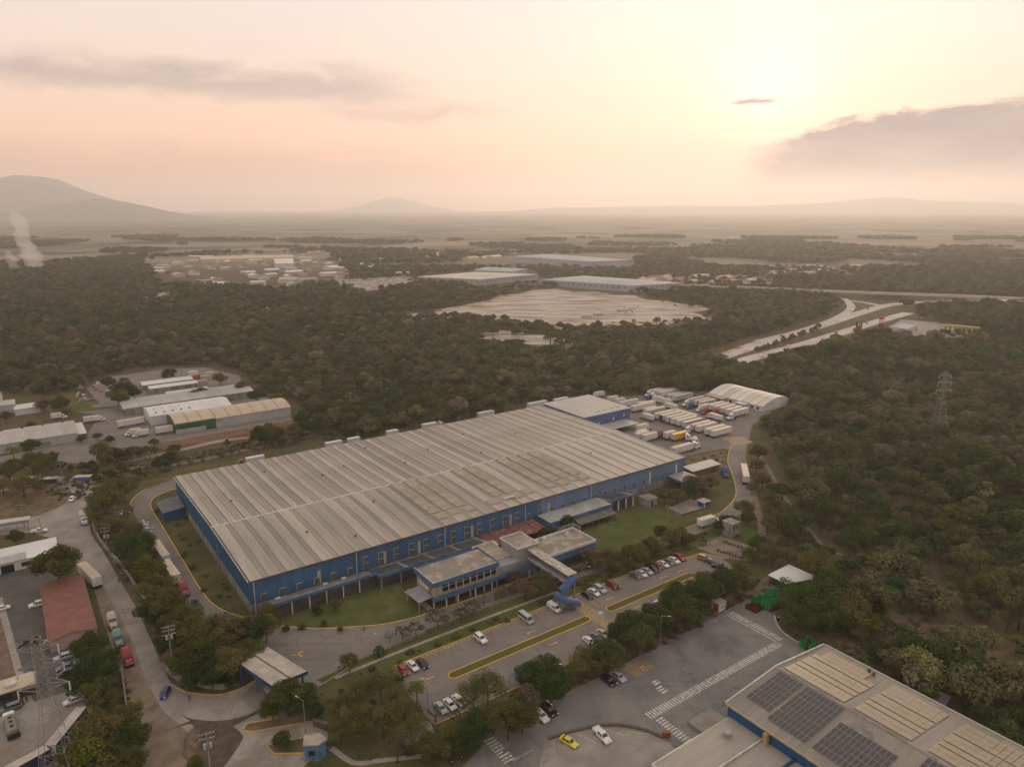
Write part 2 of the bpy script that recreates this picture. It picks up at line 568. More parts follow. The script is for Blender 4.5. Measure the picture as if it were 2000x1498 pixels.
# street on the left with its roundabout
RB = G(30, 984)
RBR = (G(126, 984) - RB).length
circ = lambda c, r, n=48: [Vector((c.x + r * math.cos(2 * PI * i / n), c.y + r * math.sin(2 * PI * i / n), 0)) for i in range(n)]
sheet('roundabout_road', circ(RB, RBR + 10.5), M_conc)
sheet('street', P((-60, 1035), (60, 1008), (100, 1000), (140, 985), (172, 1000), (178, 1044), (200, 1074), (230, 1126), (266, 1186), (297, 1254), (318, 1303), (333, 1333), (365, 1350), (440, 1357), (505, 1328), (600, 1340), (560, 1400), (640, 1400), (650, 1440), (590, 1500), (560, 1700), (200, 1700), (282, 1498), (265, 1403), (250, 1371), (238, 1307), (205, 1200), (182, 1150), (156, 1100), (140, 1080), (104, 1052), (60, 1040), (-60, 1050)), M_conc)
sheet('street_shoulder', P((182, 1140), (200, 1140), (232, 1200), (262, 1260), (285, 1330), (320, 1390), (380, 1440), (360, 1700), (200, 1700), (276, 1498), (260, 1403), (245, 1371), (233, 1307), (198, 1200)), M_dust)
sheet('roundabout_island', circ(RB, RBR), M_earth)
kerb(circ(RB, RBR) + [circ(RB, RBR)[0]], M_kerb)
sheet('street_margin', P((178, 1010), (186, 1050), (208, 1078), (238, 1126), (276, 1190), (305, 1250), (330, 1310), (345, 1335), (372, 1348), (390, 1330), (350, 1250), (300, 1170), (240, 1090), (205, 1030)), M_earth)
# perimeter drive round the warehouse
inner = smooth_path(BB((30, 118), (10, 116.5), (-4, 112), (-9.3, 103), (-9.5, 80), (-9.1, 43.6), (-8.8, 22), (-7.6, 11), (-4.2, 2.3), (3.6, -9.7), (12.3, -17.9), (21.9, -23.5), (28, -26.5), (35.5, -28.3), (43, -29), (62, -29.6), (100, -33), (130, -33), (152, -33), (162, -31.8), (169, -30.6), (183, -25.0), (193, -17.5), (205, -6), (214.7, 3.7), (226, 12), (237, 18.3)))
outer = smooth_path(BB((30, 128), (8, 127), (-8, 121), (-15.5, 109), (-15.6, 80), (-15.6, 43), (-15, 18), (-12, 4), (-9, -6), (-4, -16), (2, -34), (14, -40), (24, -37), (35, -36), (62, -36.2), (100, -38.8), (130, -38.8), (152, -38.6), (164, -38), (174, -36), (188, -30), (199, -22), (211, -11), (221, -2), (232, 7), (243, 14)))
sheet('perimeter_drive', inner + outer[::-1], M_asph)
sheet('gate_apron', P((440, 1205), (485, 1212), (545, 1218), (640, 1222), (800, 1205), (830, 1196), (830, 1235), (799, 1249), (709, 1283), (669, 1310), (613, 1344), (560, 1400), (498, 1395), (470, 1360), (505, 1326), (540, 1270), (520, 1240)), M_asph)
kerb([p for p in inner], M_yel)
kerb(smooth_path(P((342, 1342), (362, 1351), (388, 1356), (412, 1358), (438, 1355), (458, 1349), (475, 1342), (505, 1326))), M_yel)
kerb(smooth_path(BB((-8, 121.3), (-13, 115), (-15.7, 108.5), (-15.8, 100))), M_yel)
kerb(smooth_path(P((613, 1346), (669, 1312), (709, 1285), (799, 1251), (832, 1237))), M_kerb)
# grass verges
sheet('side_verge', BB((-9.2, 100), (-9.0, 43), (-8.7, 22), (-7.4, 11), (-4, 2.6), (-1, -2), (-1, 100)), M_dryg)
sheet('front_lawn', BB((-1, -1), (-3.6, 2), (3.8, -9.4), (12.4, -17.6), (22, -23.2), (28, -26.2), (35.5, -28.0), (40, -28.5), (41.5, -15), (42, -8), (30, -6.8), (3, -6.8)), M_lawn)
sheet('long_verge', BB((4, -39.5), (24, -37.2), (62, -36.4), (100, -39), (133, -39), (152, -39), (150, -47), (128, -48), (108, -45.4), (14, -45.4), (6, -44)), M_grass)
sheet('back_lawn', BB((104, -12.5), (104, -32.4), (152, -32.6), (161, -31.4), (151, -25.5), (148, -14), (130, -12.6)), M_lawn)
sheet('hook_grass', BB((152, -39.2), (166, -37.8), (176, -36), (172, -46), (160, -52), (146, -46)), M_grass)
# footpath along the verge
ribbon('footpath', smooth_path(BB((8, -41.5), (23, -40.8), (44, -40.6), (60, -40.6), (79, -41.0))), 1.1, M_kerb)
# staff car park
sheet('car_park', BB((15, -45.6), (108, -45.6), (126, -48.6), (134.5, -49.6), (137, -56), (131, -70.5), (20, -70.5), (17.5, -63), (13, -52)), M_asph)
kerb(smooth_path(BB((16, -45.5), (60, -45.5), (100, -45.5), (110, -45.6), (126, -48.5), (134.5, -49.5)), 4), M_yel)
kerb(BB((18.5, -55), (19.5, -70.2), (30, -70.4), (64, -70.4)), M_yel)
kerb(BB((134.6, -49.6), (137.2, -56.2)), M_yel)
sheet('motorcycle_ground', BB((136, -46), (150, -44.5), (152, -56), (143, -63), (137.5, -57)), M_dust)
sheet('hedge_strip', BB((10, -71), (131, -71), (137, -72), (150, -72), (150, -77.8), (12, -80.2)), M_earth)


def slot(u0, u1, v, r, n=8):
    """outline of a round-ended strip"""
    pts = []
    for i in range(n + 1):
        a = -PI / 2 + PI * i / n
        pts.append(B(u1 - r + math.cos(a) * r, v + math.sin(a) * r))
    for i in range(n + 1):
        a = PI / 2 + PI * i / n
        pts.append(B(u0 + r + math.cos(a) * r, v + math.sin(a) * r))
    return pts


M_mgrass = mat('median_grass', (0.085, 0.095, 0.022), 0.97, col2=(0.11, 0.088, 0.034), scale=0.4, spec=0.05, bump=0.6, bscale=6)
for u0, u1 in ((31.2, 77.2), (84.0, 121.0)):
    s = slot(u0, u1, -57.4, 1.35)
    b = MB(); b.prism([Vector((p.x, p.y, 0)) for p in slot(u0 + .15, u1 - .15, -57.4, 1.2)], 0, 0.19)
    b.build('median', M_mgrass, kind='structure')
    kerb(s + [s[0]], M_yel, 0.17, 0.30)

# painted markings: sheets just above the asphalt they are painted on
_MZ = _LZ[0] + 0.012


def marking(name, polys, m, z=None):
    b = MB()
    for q in polys:
        b.poly([(p[0], p[1], z or _MZ) for p in q])
    return b.build(name, m, kind='structure')


def brect(u0, u1, v0, v1): return BB((u0, v0), (u1, v0), (u1, v1), (u0, v1))


for k in range(35):
    u = 20.4 + 2.55 * k
    if 76.5 < u < 82.5: continue
    marking('stall_line', [brect(u - .07, u + .07, -50.9, -46.0)], M_fadey)
    marking('wheel_stop_mark', [brect(u + .3, u + 1.1, -46.6, -46.3), brect(u + 1.5, u + 2.2, -46.6, -46.3)], M_yel)
for k in range(18):
    u = 21.5 + 2.55 * k + (6 if k > 5 else 0)
    if u > 76: continue
    marking('stall_line', [brect(u - .07, u + .07, -70.0, -65.2)], M_fadey)
for k in range(9):
    marking('stall_line', [brect(84 + 2.55 * k - .07, 84 + 2.55 * k + .07, -70.0, -65.2)], M_fadey)
marking('painted_walkway', [BB((76.9, -46.2), (81.2, -46.2), (81.2, -66.5), (76.9, -66.5))], M_fadey)


def arrow(u, v, ang, kind='straight', m=None):
    t = B(u, v)
    a = ANG + ang
    f = lambda x, y: (t.x + math.cos(a) * x - math.sin(a) * y, t.y + math.sin(a) * x + math.cos(a) * y)
    ps = [[f(-1.6, -.13), f(.6, -.13), f(.6, .13), f(-1.6, .13)], [f(.6, -.42), f(1.7, 0), f(.6, .42)]]
    if kind == 'fork':
        ps = [[f(-1.6, -.15), f(.3, -.15), f(.3, .15), f(-1.6, .15)], [f(.2, -.2), f(1.6, 1.1), f(1.1, 1.35), f(-.2, .1)], [f(.2, .2), f(-.2, -.1), f(1.1, -1.35), f(1.6, -1.1)]]
    if kind == 'turn':
        ps = [[f(-1.9, -.15), f(.4, -.15), f(.4, .15), f(-1.9, .15)], [f(.1, -.1), f(1.5, -1.0), f(1.3, -1.35), f(-.1, -.2)], [f(.9, -1.5), f(2.0, -1.5), f(1.3, -.6)]]
    marking('painted_arrow', ps, m or M_yel)


arrow(59.5, -53.5, PI); arrow(26.5, -55.0, PI, 'turn'); arrow(61, -61.3, 0); arrow(89, -53.2, PI)
arrow(101, -61.5, 0); arrow(111.5, -53.4, PI); arrow(79.3, -69.0, PI * .9, 'fork'); arrow(93, -61.2, 0, 'turn'); arrow(119, -53.6, 0.3, 'turn')
arrow(3.8, -26.5, -0.4, 'fork')
# compass star painted on the walkway crossing
M_teal = mat('faded_teal_paint', (0.20, 0.28, 0.25), 0.8, var=0.4, scale=1.5)
sc_ = B(81.6, -57.3)
star = []
for i in range(16):
    r = (2.6 if i % 4 == 0 else 1.9) if i % 2 == 0 else 0.85
    a = ANG + 2 * PI * i / 16
    star.append((sc_.x + r * math.cos(a), sc_.y + r * math.sin(a)))
marking('painted_star', [star], M_teal, _MZ + 0.006)
marking('painted_star_centre', [[(sc_.x + .6 * math.cos(2 * PI * i / 12), sc_.y + .6 * math.sin(2 * PI * i / 12)) for i in range(12)]], M_wht, _MZ + 0.012)
for v0 in (-50.5, -62.5):
    for k in range(6):
        marking('dotted_line', [brect(83.2, 83.5, v0 - k * .8, v0 - k * .8 - .4)], M_yel)

# neighbour's lot on the right
sheet('right_lot', BB((-10, -81), (60, -79.2), (110.6, -77.9), (135.5, -76.5), (134.5, -84), (121, -87), (116, -93), (115, -100), (117, -108), (70, -118), (50, -118), (30, -125), (-10, -125)), M_lotR)
kerb(BB((-10, -80.9), (60, -79.1)), M_kerb)
kerb(BB((60, -79.1), (110.6, -77.8)), M_blu_k)
kerb(BB((110.6, -77.8), (118, -77.4)), M_kerb)
kerb(smooth_path(BB((121, -87), (117, -91), (115, -96), (115.4, -100), (118, -102))), M_wht, w=0.35)
# zebra crossings
for k in range(22):
    v = -79.0 - k * 0.76
    marking('crossing_stripe', [brect(110.9, 113.1, v - .38, v)], M_wht)
marking('crossing_edge', [brect(110.0, 110.35, -96.4, -79.2)], M_wht)
for k in range(62):
    u = 61.0 + k * 0.80
    if u > 110: break
    marking('crossing_stripe', [brect(u, u + .42, -97.2, -95.0)], M_wht)
for k in range(12):
    v = -98.0 - k * 0.85
    marking('crossing_stripe', [brect(61.3, 63.4, v - .45, v)], M_wht)
for k in range(9):
    v = -81.0 - k * 0.95
    marking('crossing_stripe', [brect(26.0, 28.6, v - .5, v)] if k not in (5,) else [brect(26.0, 27.6, v - .45, v)], M_wht)
for k in range(4):
    marking('crossing_stripe', [brect(71.9, 73.6, -82.4 - k * .95, -81.9 - k * .95)] if k < 2 else [brect(70.4, 72.4, -86.6 - k * .9, -86.1 - k * .9)], M_wht)
for k in range(3):
    marking('crossing_stripe', [brect(69.6, 71.6, -90.6 - k * .95, -90.1 - k * .95)], M_wht)
for k in range(11):
    marking('hatch_line', [brect(68.8 + k * .62, 69.05 + k * .62, -84.2, -80.0)], M_fadey)
marking('hatch_field', [brect(68.6, 75.8, -84.4, -79.8)], mat('worn_hatch_paint', (0.24, 0.175, 0.105), 0.85, var=0.4, scale=0.7), _MZ - 0.004)
# concrete court with a curved low wall where the taxi stands
court = smooth_path(BB((38, -88.8), (41.5, -89.4), (45, -90.3), (50, -92.2), (54, -95), (57, -99), (58.5, -103)))
sheet('taxi_court', BB((20, -106)) + BB((30, -95), (36, -89.5)) + court + BB((58, -112), (30, -116)), M_conc)
for k, (u, v, a) in enumerate(((44.0, -91.2, -1.2), (47.0, -92.2, -1.15), (50.2, -93.6, -1.05), (53, -96, -.85), (55, -98.6, -.65), (39.2, -90.6, -1.35))):
    t = B(u, v); d = Vector((math.cos(ANG + a), math.sin(ANG + a), 0)); nrm = Vector((-d.y, d.x, 0)) * .06
    marking('stall_line', [[t - nrm, t + d * 4.6 - nrm, t + d * 4.6 + nrm, t + nrm]], M_wht)

# lorry yard behind the warehouse
sheet('lorry_yard', BB((181, 118), (200, 130), (250, 126), (268, 112), (310, 96), (316, 50), (300, 42), (272, 33), (243, 14.5), (232, 7), (228, 17), (205, 20), (190, 14), (181.2, 14)), M_asph)
sheet('yard_crossing', BB((240, 29), (252, 24), (247, 14.5), (237, 15.5)), mat('yellow_hatch', (0.34, 0.25, 0.13), 0.85, col2=(0.20, 0.16, 0.11), scale=0.9))
b = MB()
sheet('yard_bare_earth', BB((184, 13), (205, 19.5), (226, 15), (215, 5), (206, -4), (184, -4)), M_earth)
for k in range(9):
    marking('hatch_line', [BB((238 + k * 1.4, 28 - k * .5), (238.5 + k * 1.4, 28 - k * .5), (240.5 + k * 1.0, 15.5), (240 + k * 1.0, 15.5))], M_yel)
ribbon('yard_line', BB((246, 34), (262, 56), (286, 92)), 0.5, M_wht, _MZ)
# left neighbour's yard
sheet('left_lot', P((-80, 1150), (0, 1125), (70, 1104), (105, 1090), (195, 1230), (160, 1343), (53, 1375), (45, 1340), (0, 1170), (-80, 1190)), M_dark)
sheet('left_paver_strip', P((-160, 1200), (0, 1172), (42, 1340), (20, 1362), (-160, 1400)), mat('brown_pavers', (0.17, 0.115, 0.078), 0.9, var=0.35, scale=0.5))
for k in range(17):
    y = 1185 + k * 10.5
    marking('stall_line', [[G(-40, y + 6), G(0 + (y - 1172) * .25 - 3, y), G(0 + (y - 1172) * .25 - 3, y + .9), G(-40, y + 7)]], M_fadey)
ribbon('left_kerb_walk', P((-2, 1168), (45, 1340), (60, 1380)), 1.6, M_kerb)
for k in range(7):
    marking('stall_line', [[G(112 + k * 7.2, 1215 + k * 22), G(134 + k * 5, 1206 + k * 21), G(134 + k * 5, 1207.2 + k * 21), G(112 + k * 7.2, 1216.2 + k * 22)]], M_fadey)
sheet('left_yard', P((-200, 1420), (0, 1392), (53, 1375), (149, 1346), (182, 1372), (176, 1440), (150, 1520), (120, 1700), (-200, 1700)), M_conc)
# excavated patch by the junction
sheet('dug_earth', smooth_path(P((318, 1430), (362, 1415), (378, 1418), (372, 1450), (362, 1470), (410, 1520), (470, 1450), (468, 1430), (440, 1412), (395, 1412), (380, 1405))) , mat('damp_soil', (0.060, 0.044, 0.031), 0.97, col2=(0.095, 0.068, 0.046), scale=0.5, bump=0.6, bscale=3))
sheet('damp_streak', smooth_path(P((345, 1390), (362, 1400), (385, 1406), (430, 1408), (480, 1398), (508, 1384), (512, 1388), (470, 1410), (440, 1425), (400, 1420), (372, 1408))), mat('damp_soil', (0, 0, 0)))
# entrance islands
sheet('entry_island', P((476, 1425), (484, 1415), (560, 1402), (600, 1396), (640, 1400), (575, 1414), (494, 1428)), M_earth)
kerb(smooth_path(P((600, 1404), (575, 1414), (530, 1422), (494, 1428), (480, 1427), (477, 1420), (488, 1412), (540, 1404))), M_yel)
sheet('planting_bed', P((522, 1456), (545, 1450), (602, 1440), (592, 1470), (536, 1471)), M_earth)
kerb(P((522, 1456), (536, 1471), (592, 1471)), M_yel)
kerb(P((522, 1456), (548, 1449), (602, 1440)), M_yel)
sheet('front_garden', P((613, 1350), (680, 1316), (760, 1300), (800, 1360), (850, 1420), (900, 1450), (940, 1460), (880, 1520), (860, 1700), (660, 1700), (640, 1500), (640, 1410), (600, 1396)), M_dryg)
ribbon('garden_path', smooth_path(P((640, 1455), (690, 1490), (740, 1486), (800, 1480), (880, 1470))), 1.3, M_kerb)
sheet('dry_slope', P((1600, 1225), (1640, 1205), (1700, 1192), (1800, 1195), (1900, 1235), (2040, 1290), (2040, 1360), (1900, 1310), (1760, 1272), (1640, 1262)), M_earth)
# tracks in the wood and left industrial yard
ribbon('dirt_track', smooth_path(P((1470, 960), (1480, 1000), (1488, 1040), (1484, 1070), (1455, 1090))), 2.6, M_dust)
ribbon('wood_path', smooth_path(P((1480, 885), (1500, 915), (1520, 950), (1545, 990), (1580, 1035), (1610, 1068), (1660, 1090), (1780, 1118), (1860, 1160), (1940, 1195), (2030, 1225))), 1.7, mat('path_concrete', (0.17, 0.15, 0.13), 0.9, var=0.3, scale=0.2))
sheet('left_works_yard', P((-60, 905), (60, 880), (160, 862), (205, 800), (170, 760), (205, 738), (320, 722), (400, 718), (470, 735), (470, 760), (560, 790), (570, 822), (430, 846), (330, 868), (240, 875), (180, 905)), M_asph)
sheet('left_works_road', P((150, 795), (205, 788), (225, 790), (262, 862), (240, 868), (200, 812), (150, 806)), M_asph)
sheet('works_lawn', P((132, 783), (168, 779), (182, 796), (240, 794), (170, 804), (138, 806)), M_lawn)
sheet('red_bank', P((300, 868), (430, 846), (565, 822), (575, 828), (430, 860), (310, 880)), mat('red_earth', (0.19, 0.095, 0.06), 0.97, col2=(0.13, 0.085, 0.05), scale=0.15, spec=0.05))
ribbon('back_lane', smooth_path(P((230, 905), (330, 885), (430, 862), (520, 852), (600, 842), (680, 822))), 4.5, M_conc)
ribbon('back_lane_lower', smooth_path(P((60, 950), (160, 935), (260, 915), (360, 905), (480, 880), (620, 850))), 3.2, M_dust)
# graded sand field and open patches beyond the wood
_LZ[0] += 0.1
sheet('sand_field', P((772, 622), (800, 615), (845, 611), (872, 602), (905, 597), (948, 588), (978, 576), (1012, 575), (1040, 567), (1088, 565), (1120, 571), (1160, 570), (1196, 576), (1240, 578), (1262, 586), (1300, 588), (1330, 594), (1372, 598), (1388, 606), (1352, 611), (1380, 618), (1422, 619), (1392, 626), (1330, 626), (1302, 636), (1262, 633), (1236, 640), (1190, 634), (1172, 642), (1128, 640), (1116, 648), (1080, 646), (1052, 638), (1024, 637), (1000, 630), (962, 628), (930, 622), (880, 624), (846, 622), (810, 626)), M_sand)
sheet('sand_patch', P((880, 650), (930, 652), (985, 646), (1030, 652), (1070, 656), (1118, 668), (1122, 684), (1080, 682), (1040, 674), (990, 668), (940, 662)), M_sand)
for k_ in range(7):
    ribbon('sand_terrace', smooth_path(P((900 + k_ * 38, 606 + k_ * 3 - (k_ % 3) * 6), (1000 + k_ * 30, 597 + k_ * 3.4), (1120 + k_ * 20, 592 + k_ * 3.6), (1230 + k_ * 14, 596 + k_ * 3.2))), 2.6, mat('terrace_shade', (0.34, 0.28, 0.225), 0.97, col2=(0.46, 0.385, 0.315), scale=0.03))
ribbon('sand_track', smooth_path(P((515, 602), (580, 604), (650, 612), (760, 618), (830, 612))), 9, M_sand)
sheet('sand_clearing', P((270, 573), (338, 570), (345, 582), (280, 584)), M_sand)
sheet('far_clearing', P((800, 545), (930, 572), (1000, 570), (1060, 560), (960, 548)), M_dryg)
sheet('car_storage_lot', P((640, 548), (790, 540), (830, 552), (730, 572), (680, 570)), M_conc)
_LZ[0] += 0.05
sheet('junction_ground', P((1600, 660), (1640, 612), (1632, 582), (1700, 580), (1780, 590), (1800, 606), (1720, 640), (1640, 668)), M_dryg)
# highway
hw1 = smooth_path(P((1392, 703), (1430, 691), (1500, 668), (1600, 638), (1680, 612), (1740, 596), (1830, 589), (1920, 588), (2060, 590)))
ribbon('highway', hw1, 14, M_hwy)
hw2 = smooth_path(P((1446, 708), (1480, 697), (1560, 676), (1640, 652), (1710, 630), (1775, 612)))
ribbon('highway_return', hw2, 13, M_hwy)
ribbon('slip_road', smooth_path(P((1480, 668), (1560, 648), (1620, 628), (1655, 610), (1662, 598), (1650, 586), (1640, 578))), 9, M_hwy)
ribbon('slip_link', smooth_path(P((1660, 588), (1690, 592), (1720, 598))), 9, M_hwy)
ribbon('highway_shoulder_track', smooth_path(P((1400, 698), (1440, 682), (1480, 668))), 5, M_sand)
sheet('station_forecourt', P((1735, 640), (1760, 625), (1840, 632), (1905, 645), (1870, 660), (1780, 662)), M_conc)

# ------------------------------------------------------------------ building materials
def corrugated(name, col, col2, period=0.5, axis=0, wear=None, rough=0.6, streak=True, bump=0.5, ang=ANG):
    """profiled sheet: ribs across the given local axis, run-off streaks along the other"""
    if name in _M: return _M[name]
    m = D.materials.new(name); m.use_nodes = True
    t = m.node_tree; b = t.nodes['Principled BSDF']
    b.inputs['Roughness'].default_value = rough; b.inputs['Specular IOR Level'].default_value = 0.25
    oc = NN(t, 'ShaderNodeTexCoord').outputs['Object']
    st = [0.6, 0.6, 0.6]
    if streak:
        st = [0.05, 0.05, 0.05]; st[axis] = 0.9
    n1 = noise(t, vecmul(t, oc, tuple(st)), 1.0, 5, 0.62)
    n2 = noise(t, oc, 0.07, 4, 0.6)
    c = mixc(t, mapr(t, n1, 0.38, 0.66), tuple(col), tuple(col2))
    c = mixc(t, mapr(t, n2, 0.42, 0.64, 0, 0.55), c, tuple(x * 0.78 for x in col))
    if wear:
        wst = [0.05, 0.05, 0.10]; wst[axis] = 1.3
        c = mixc(t, mapr(t, noise(t, vecmul(t, oc, tuple(wst), (3, 1, 2)), 1.0, 6, 0.7), wear[1], wear[2]), c, tuple(wear[0]))
    oi = NN(t, 'ShaderNodeObjectInfo')
    c = mixc(t, 1.0, c, ramp(t, oi.outputs['Random'], [(0, (0.80, 0.80, 0.80)), (0.5, (1, 1, 1)), (1, (1.10, 1.09, 1.07))]), 'MULTIPLY')
    t.links.new(c, b.inputs['Base Color'])
    wv = NN(t, 'ShaderNodeTexWave', wave_type='BANDS', bands_direction='XYZ'[axis], wave_profile='SIN')
    wv.inputs['Scale'].default_value = 0.314 / period
    t.links.new(oc, wv.inputs['Vector'])
    bn = NN(t, 'ShaderNodeBump'); bn.inputs['Strength'].default_value = bump; bn.inputs['Distance'].default_value = 0.08
    t.links.new(wv.outputs[0], bn.inputs['Height']); t.links.new(bn.outputs[0], b.inputs['Normal'])
    _M[name] = m
    return m


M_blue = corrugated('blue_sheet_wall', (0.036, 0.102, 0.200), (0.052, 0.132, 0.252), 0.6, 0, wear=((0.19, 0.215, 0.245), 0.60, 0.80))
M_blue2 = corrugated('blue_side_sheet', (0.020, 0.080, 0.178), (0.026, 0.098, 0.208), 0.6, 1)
M_fade = corrugated('faded_blue_sheet', (0.105, 0.170, 0.285), (0.130, 0.198, 0.315), 0.6, 0)
M_fascia = mat('blue_fascia', (0.045, 0.098, 0.195), 0.6, col2=(0.078, 0.135, 0.235), scale=0.25)
M_roofA = corrugated('tan_roof_sheet', (0.375, 0.328, 0.268), (0.295, 0.256, 0.208), 0.62, 0, wear=((0.17, 0.140, 0.112), 0.56, 0.74), bump=0.8)
M_roofB = corrugated('pale_roof_strip', (0.275, 0.238, 0.194), (0.222, 0.192, 0.156), 0.62, 0, bump=0.8)
M_roofC = mat('coated_roof_panel', (0.33, 0.27, 0.20), 0.8, col2=(0.25, 0.205, 0.155), scale=0.18, coord='object', wear=((0.20, 0.165, 0.13), 0.35, 0.56, 0.72))
M_joint = mat('dark_roof_joint', (0.085, 0.070, 0.056), 0.8, var=0.4, scale=0.5, coord='object')
M_white = mat('white_trim', (0.58, 0.54, 0.49), 0.6, var=0.3, scale=0.5)
M_plinth = mat('plinth_concrete', (0.26, 0.235, 0.205), 0.9, var=0.45, scale=0.4, stretch=(1, 1, .3))
M_slab = mat('roof_concrete', (0.27, 0.235, 0.20), 0.9, col2=(0.155, 0.135, 0.118), scale=0.35)
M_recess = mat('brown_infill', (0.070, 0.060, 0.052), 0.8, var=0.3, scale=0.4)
M_black = mat('dark_opening', (0.012, 0.012, 0.013), 0.5, var=0.3, scale=1)
M_louv = mat('grey_louvre', (0.085, 0.085, 0.088), 0.6, var=0.3, scale=1.5)
M_beige = mat('beige_panel', (0.42, 0.35, 0.215), 0.7, var=0.25, scale=0.8)
M_membr = mat('dark_membrane', (0.075, 0.073, 0.068), 0.85, var=0.3, scale=0.5)
M_glass = mat('window_glass', (0.02, 0.025, 0.03), 0.12, spec=0.6)
M_offroof = mat('office_roof', (0.34, 0.285, 0.225), 0.85, col2=(0.20, 0.168, 0.135), scale=0.16, lo=0.40, hi=0.55)
M_greyw = mat('grey_render', (0.26, 0.255, 0.265), 0.85, var=0.25, scale=0.2)
M_greyroof = corrugated('grey_roof_sheet', (0.37, 0.345, 0.31), (0.31, 0.29, 0.26), 0.8, 0, bump=0.5)
M_steel = mat('galvanised_steel', (0.30, 0.30, 0.30), 0.5, var=0.3, scale=0.8, metal=0.4)
M_redtile = mat('red_roof_sheet', (0.215, 0.082, 0.060), 0.75, col2=(0.16, 0.068, 0.052), scale=0.25, wear=((0.33, 0.17, 0.13), 0.5, 0.62, 0.75))
M_rwhite = mat('white_roof_sheet', (0.58, 0.56, 0.53), 0.7, var=0.15, scale=0.12)
M_cream = mat('cream_roof_sheet', (0.47, 0.38, 0.265), 0.7, col2=(0.40, 0.32, 0.225), scale=0.2)
M_green = mat('green_cladding', (0.022, 0.105, 0.045), 0.6, var=0.25, scale=0.3)
M_lgrey = mat('light_grey_wall', (0.36, 0.36, 0.365), 0.8, var=0.2, scale=0.15, stretch=(1, 1, .4))


def site(name, label, cat, u=0.0, v=0.0, group=None):
    return thing(name, label, cat, B(u, v), ANG, group)


# ------------------------------------------------------------------ main warehouse
LU, LV, EH, RV, RH = 180.6, 99.9, 10.3, 41.0, 11.45
wh = site('warehouse', 'huge blue warehouse with tan ribbed roof filling the middle of the site', 'warehouse')
mb = MB(); mb.box(-.35, LU + .35, -.35, LV + .35, 0, 2.7)
mb.build('plinth', M_plinth, wh)
PZ = 2.7
mb = MB(); mb.quad((0, 0, PZ), (104, 0, PZ), (104, 0, EH), (0, 0, EH)); mb.build('front_wall', M_blue, wh)
mb = MB(); mb.quad((104, 0, PZ), (LU, 0, PZ), (LU, 0, EH), (104, 0, EH)); mb.build('front_wall', M_fade, wh, 'paler repainted end of the front wall')
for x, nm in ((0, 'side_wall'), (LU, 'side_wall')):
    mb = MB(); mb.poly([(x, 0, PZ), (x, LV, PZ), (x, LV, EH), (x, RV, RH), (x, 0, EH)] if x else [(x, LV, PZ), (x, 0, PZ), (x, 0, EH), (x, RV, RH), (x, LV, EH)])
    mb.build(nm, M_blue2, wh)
mb = MB(); mb.quad((LU, LV, PZ), (0, LV, PZ), (0, LV, EH), (LU, LV, EH)); mb.build('back_wall', M_blue, wh)
mb = MB()
OV = .45
mb.quad((-OV, -OV, EH - .02), (LU + OV, -OV, EH - .02), (LU + OV, RV, RH - .02), (-OV, RV, RH - .02))
mb.quad((-OV, RV, RH - .02), (LU + OV, RV, RH - .02), (LU + OV, LV + OV, EH - .02), (-OV, LV + OV, EH - .02))
deck = mb.build('roof', M_joint, wh)
per = LU / 34


def slab(w, v0, v1, z0, z1, th):
    b = MB()
    b.add([(0, v0, z0), (w, v0, z0), (w, v1, z1), (0, v1, z1), (0, v0, z0 + th), (w, v0, z0 + th), (w, v1, z1 + th), (0, v1, z1 + th)],
          [(4, 5, 6, 7), (0, 1, 5, 4), (1, 2, 6, 5), (2, 3, 7, 6), (3, 0, 4, 7)])
    return b


zn = lambda v: EH + (RH - EH) * v / RV
zf = lambda v: RH + (EH - RH) * (v - RV) / (LV - RV)
near_w = slab(3.62, -OV - .05, RV - .25, zn(0), RH, .14).mesh('roof_panel', M_roofA)
near_n = slab(1.50, -OV, RV - .25, zn(0), RH, .07).mesh('roof_strip', M_roofB)
far_w = slab(2.35, RV + .25, LV + OV, RH, zf(LV), .16).mesh('roof_panel', M_roofA)
far_n = slab(2.52, RV + .25, LV + OV, RH, zf(LV), .09).mesh('roof_strip', M_roofB)
coat = slab(3.70, 9.8, RV - .4, zn(9.8), zn(RV - .4), .42).mesh('coated_roof_panel', M_roofC)
coat_s = slab(3.50, 4.4, 8.7, zn(4.4), zn(8.7), .42).mesh('coated_roof_patch', M_roofC)
for k in range(34):
    x = k * per
    put('roof_panel', near_w, deck, loc=(x + .05, 0, 0)); put('roof_strip', near_n, deck, loc=(x + 3.78, 0, 0))
    put('roof_panel', far_w, deck, loc=(x + .10, 0, 0)); put('roof_strip', far_n, deck, loc=(x + 2.65, 0, 0))
    if 12 <= k <= 24 and k not in (15, 16, 19, 20):
        put('coated_roof_panel', coat, deck, loc=(x + .01, 0, 0))
    if 12 <= k <= 24 and k not in (15, 20):
        put('coated_roof_patch', coat_s, deck, loc=(x + .3 + (k % 3) * .25, (k % 2) * .8, 0))
mb = MB(); mb.add([(-OV, RV - .4, RH + .10), (LU + OV, RV - .4, RH + .10), (LU + OV, RV, RH + .32), (-OV, RV, RH + .32), (LU + OV, RV + .4, RH + .10), (-OV, RV + .4, RH + .10)], [(0, 1, 2, 3), (3, 2, 4, 5)])
mb.build('ridge_cap', M_white, deck)
mb = MB(); mb.box(-.12, .12, RV + .4, LV, .02, .3); o = mb.build('expansion_joint_cap', M_white, deck)
for vtx in o.data.vertices:
    vtx.co.z += zf(vtx.co.y); vtx.co.x += 168.3
mb = MB(); mb.box(-.6, LU + .6, -.62, -.46, EH - .28, EH + .10); mb.build('gutter', mat('rusty_gutter', (0.135, 0.085, 0.065), 0.8, var=0.4, scale=0.5), wh)
mb = MB()
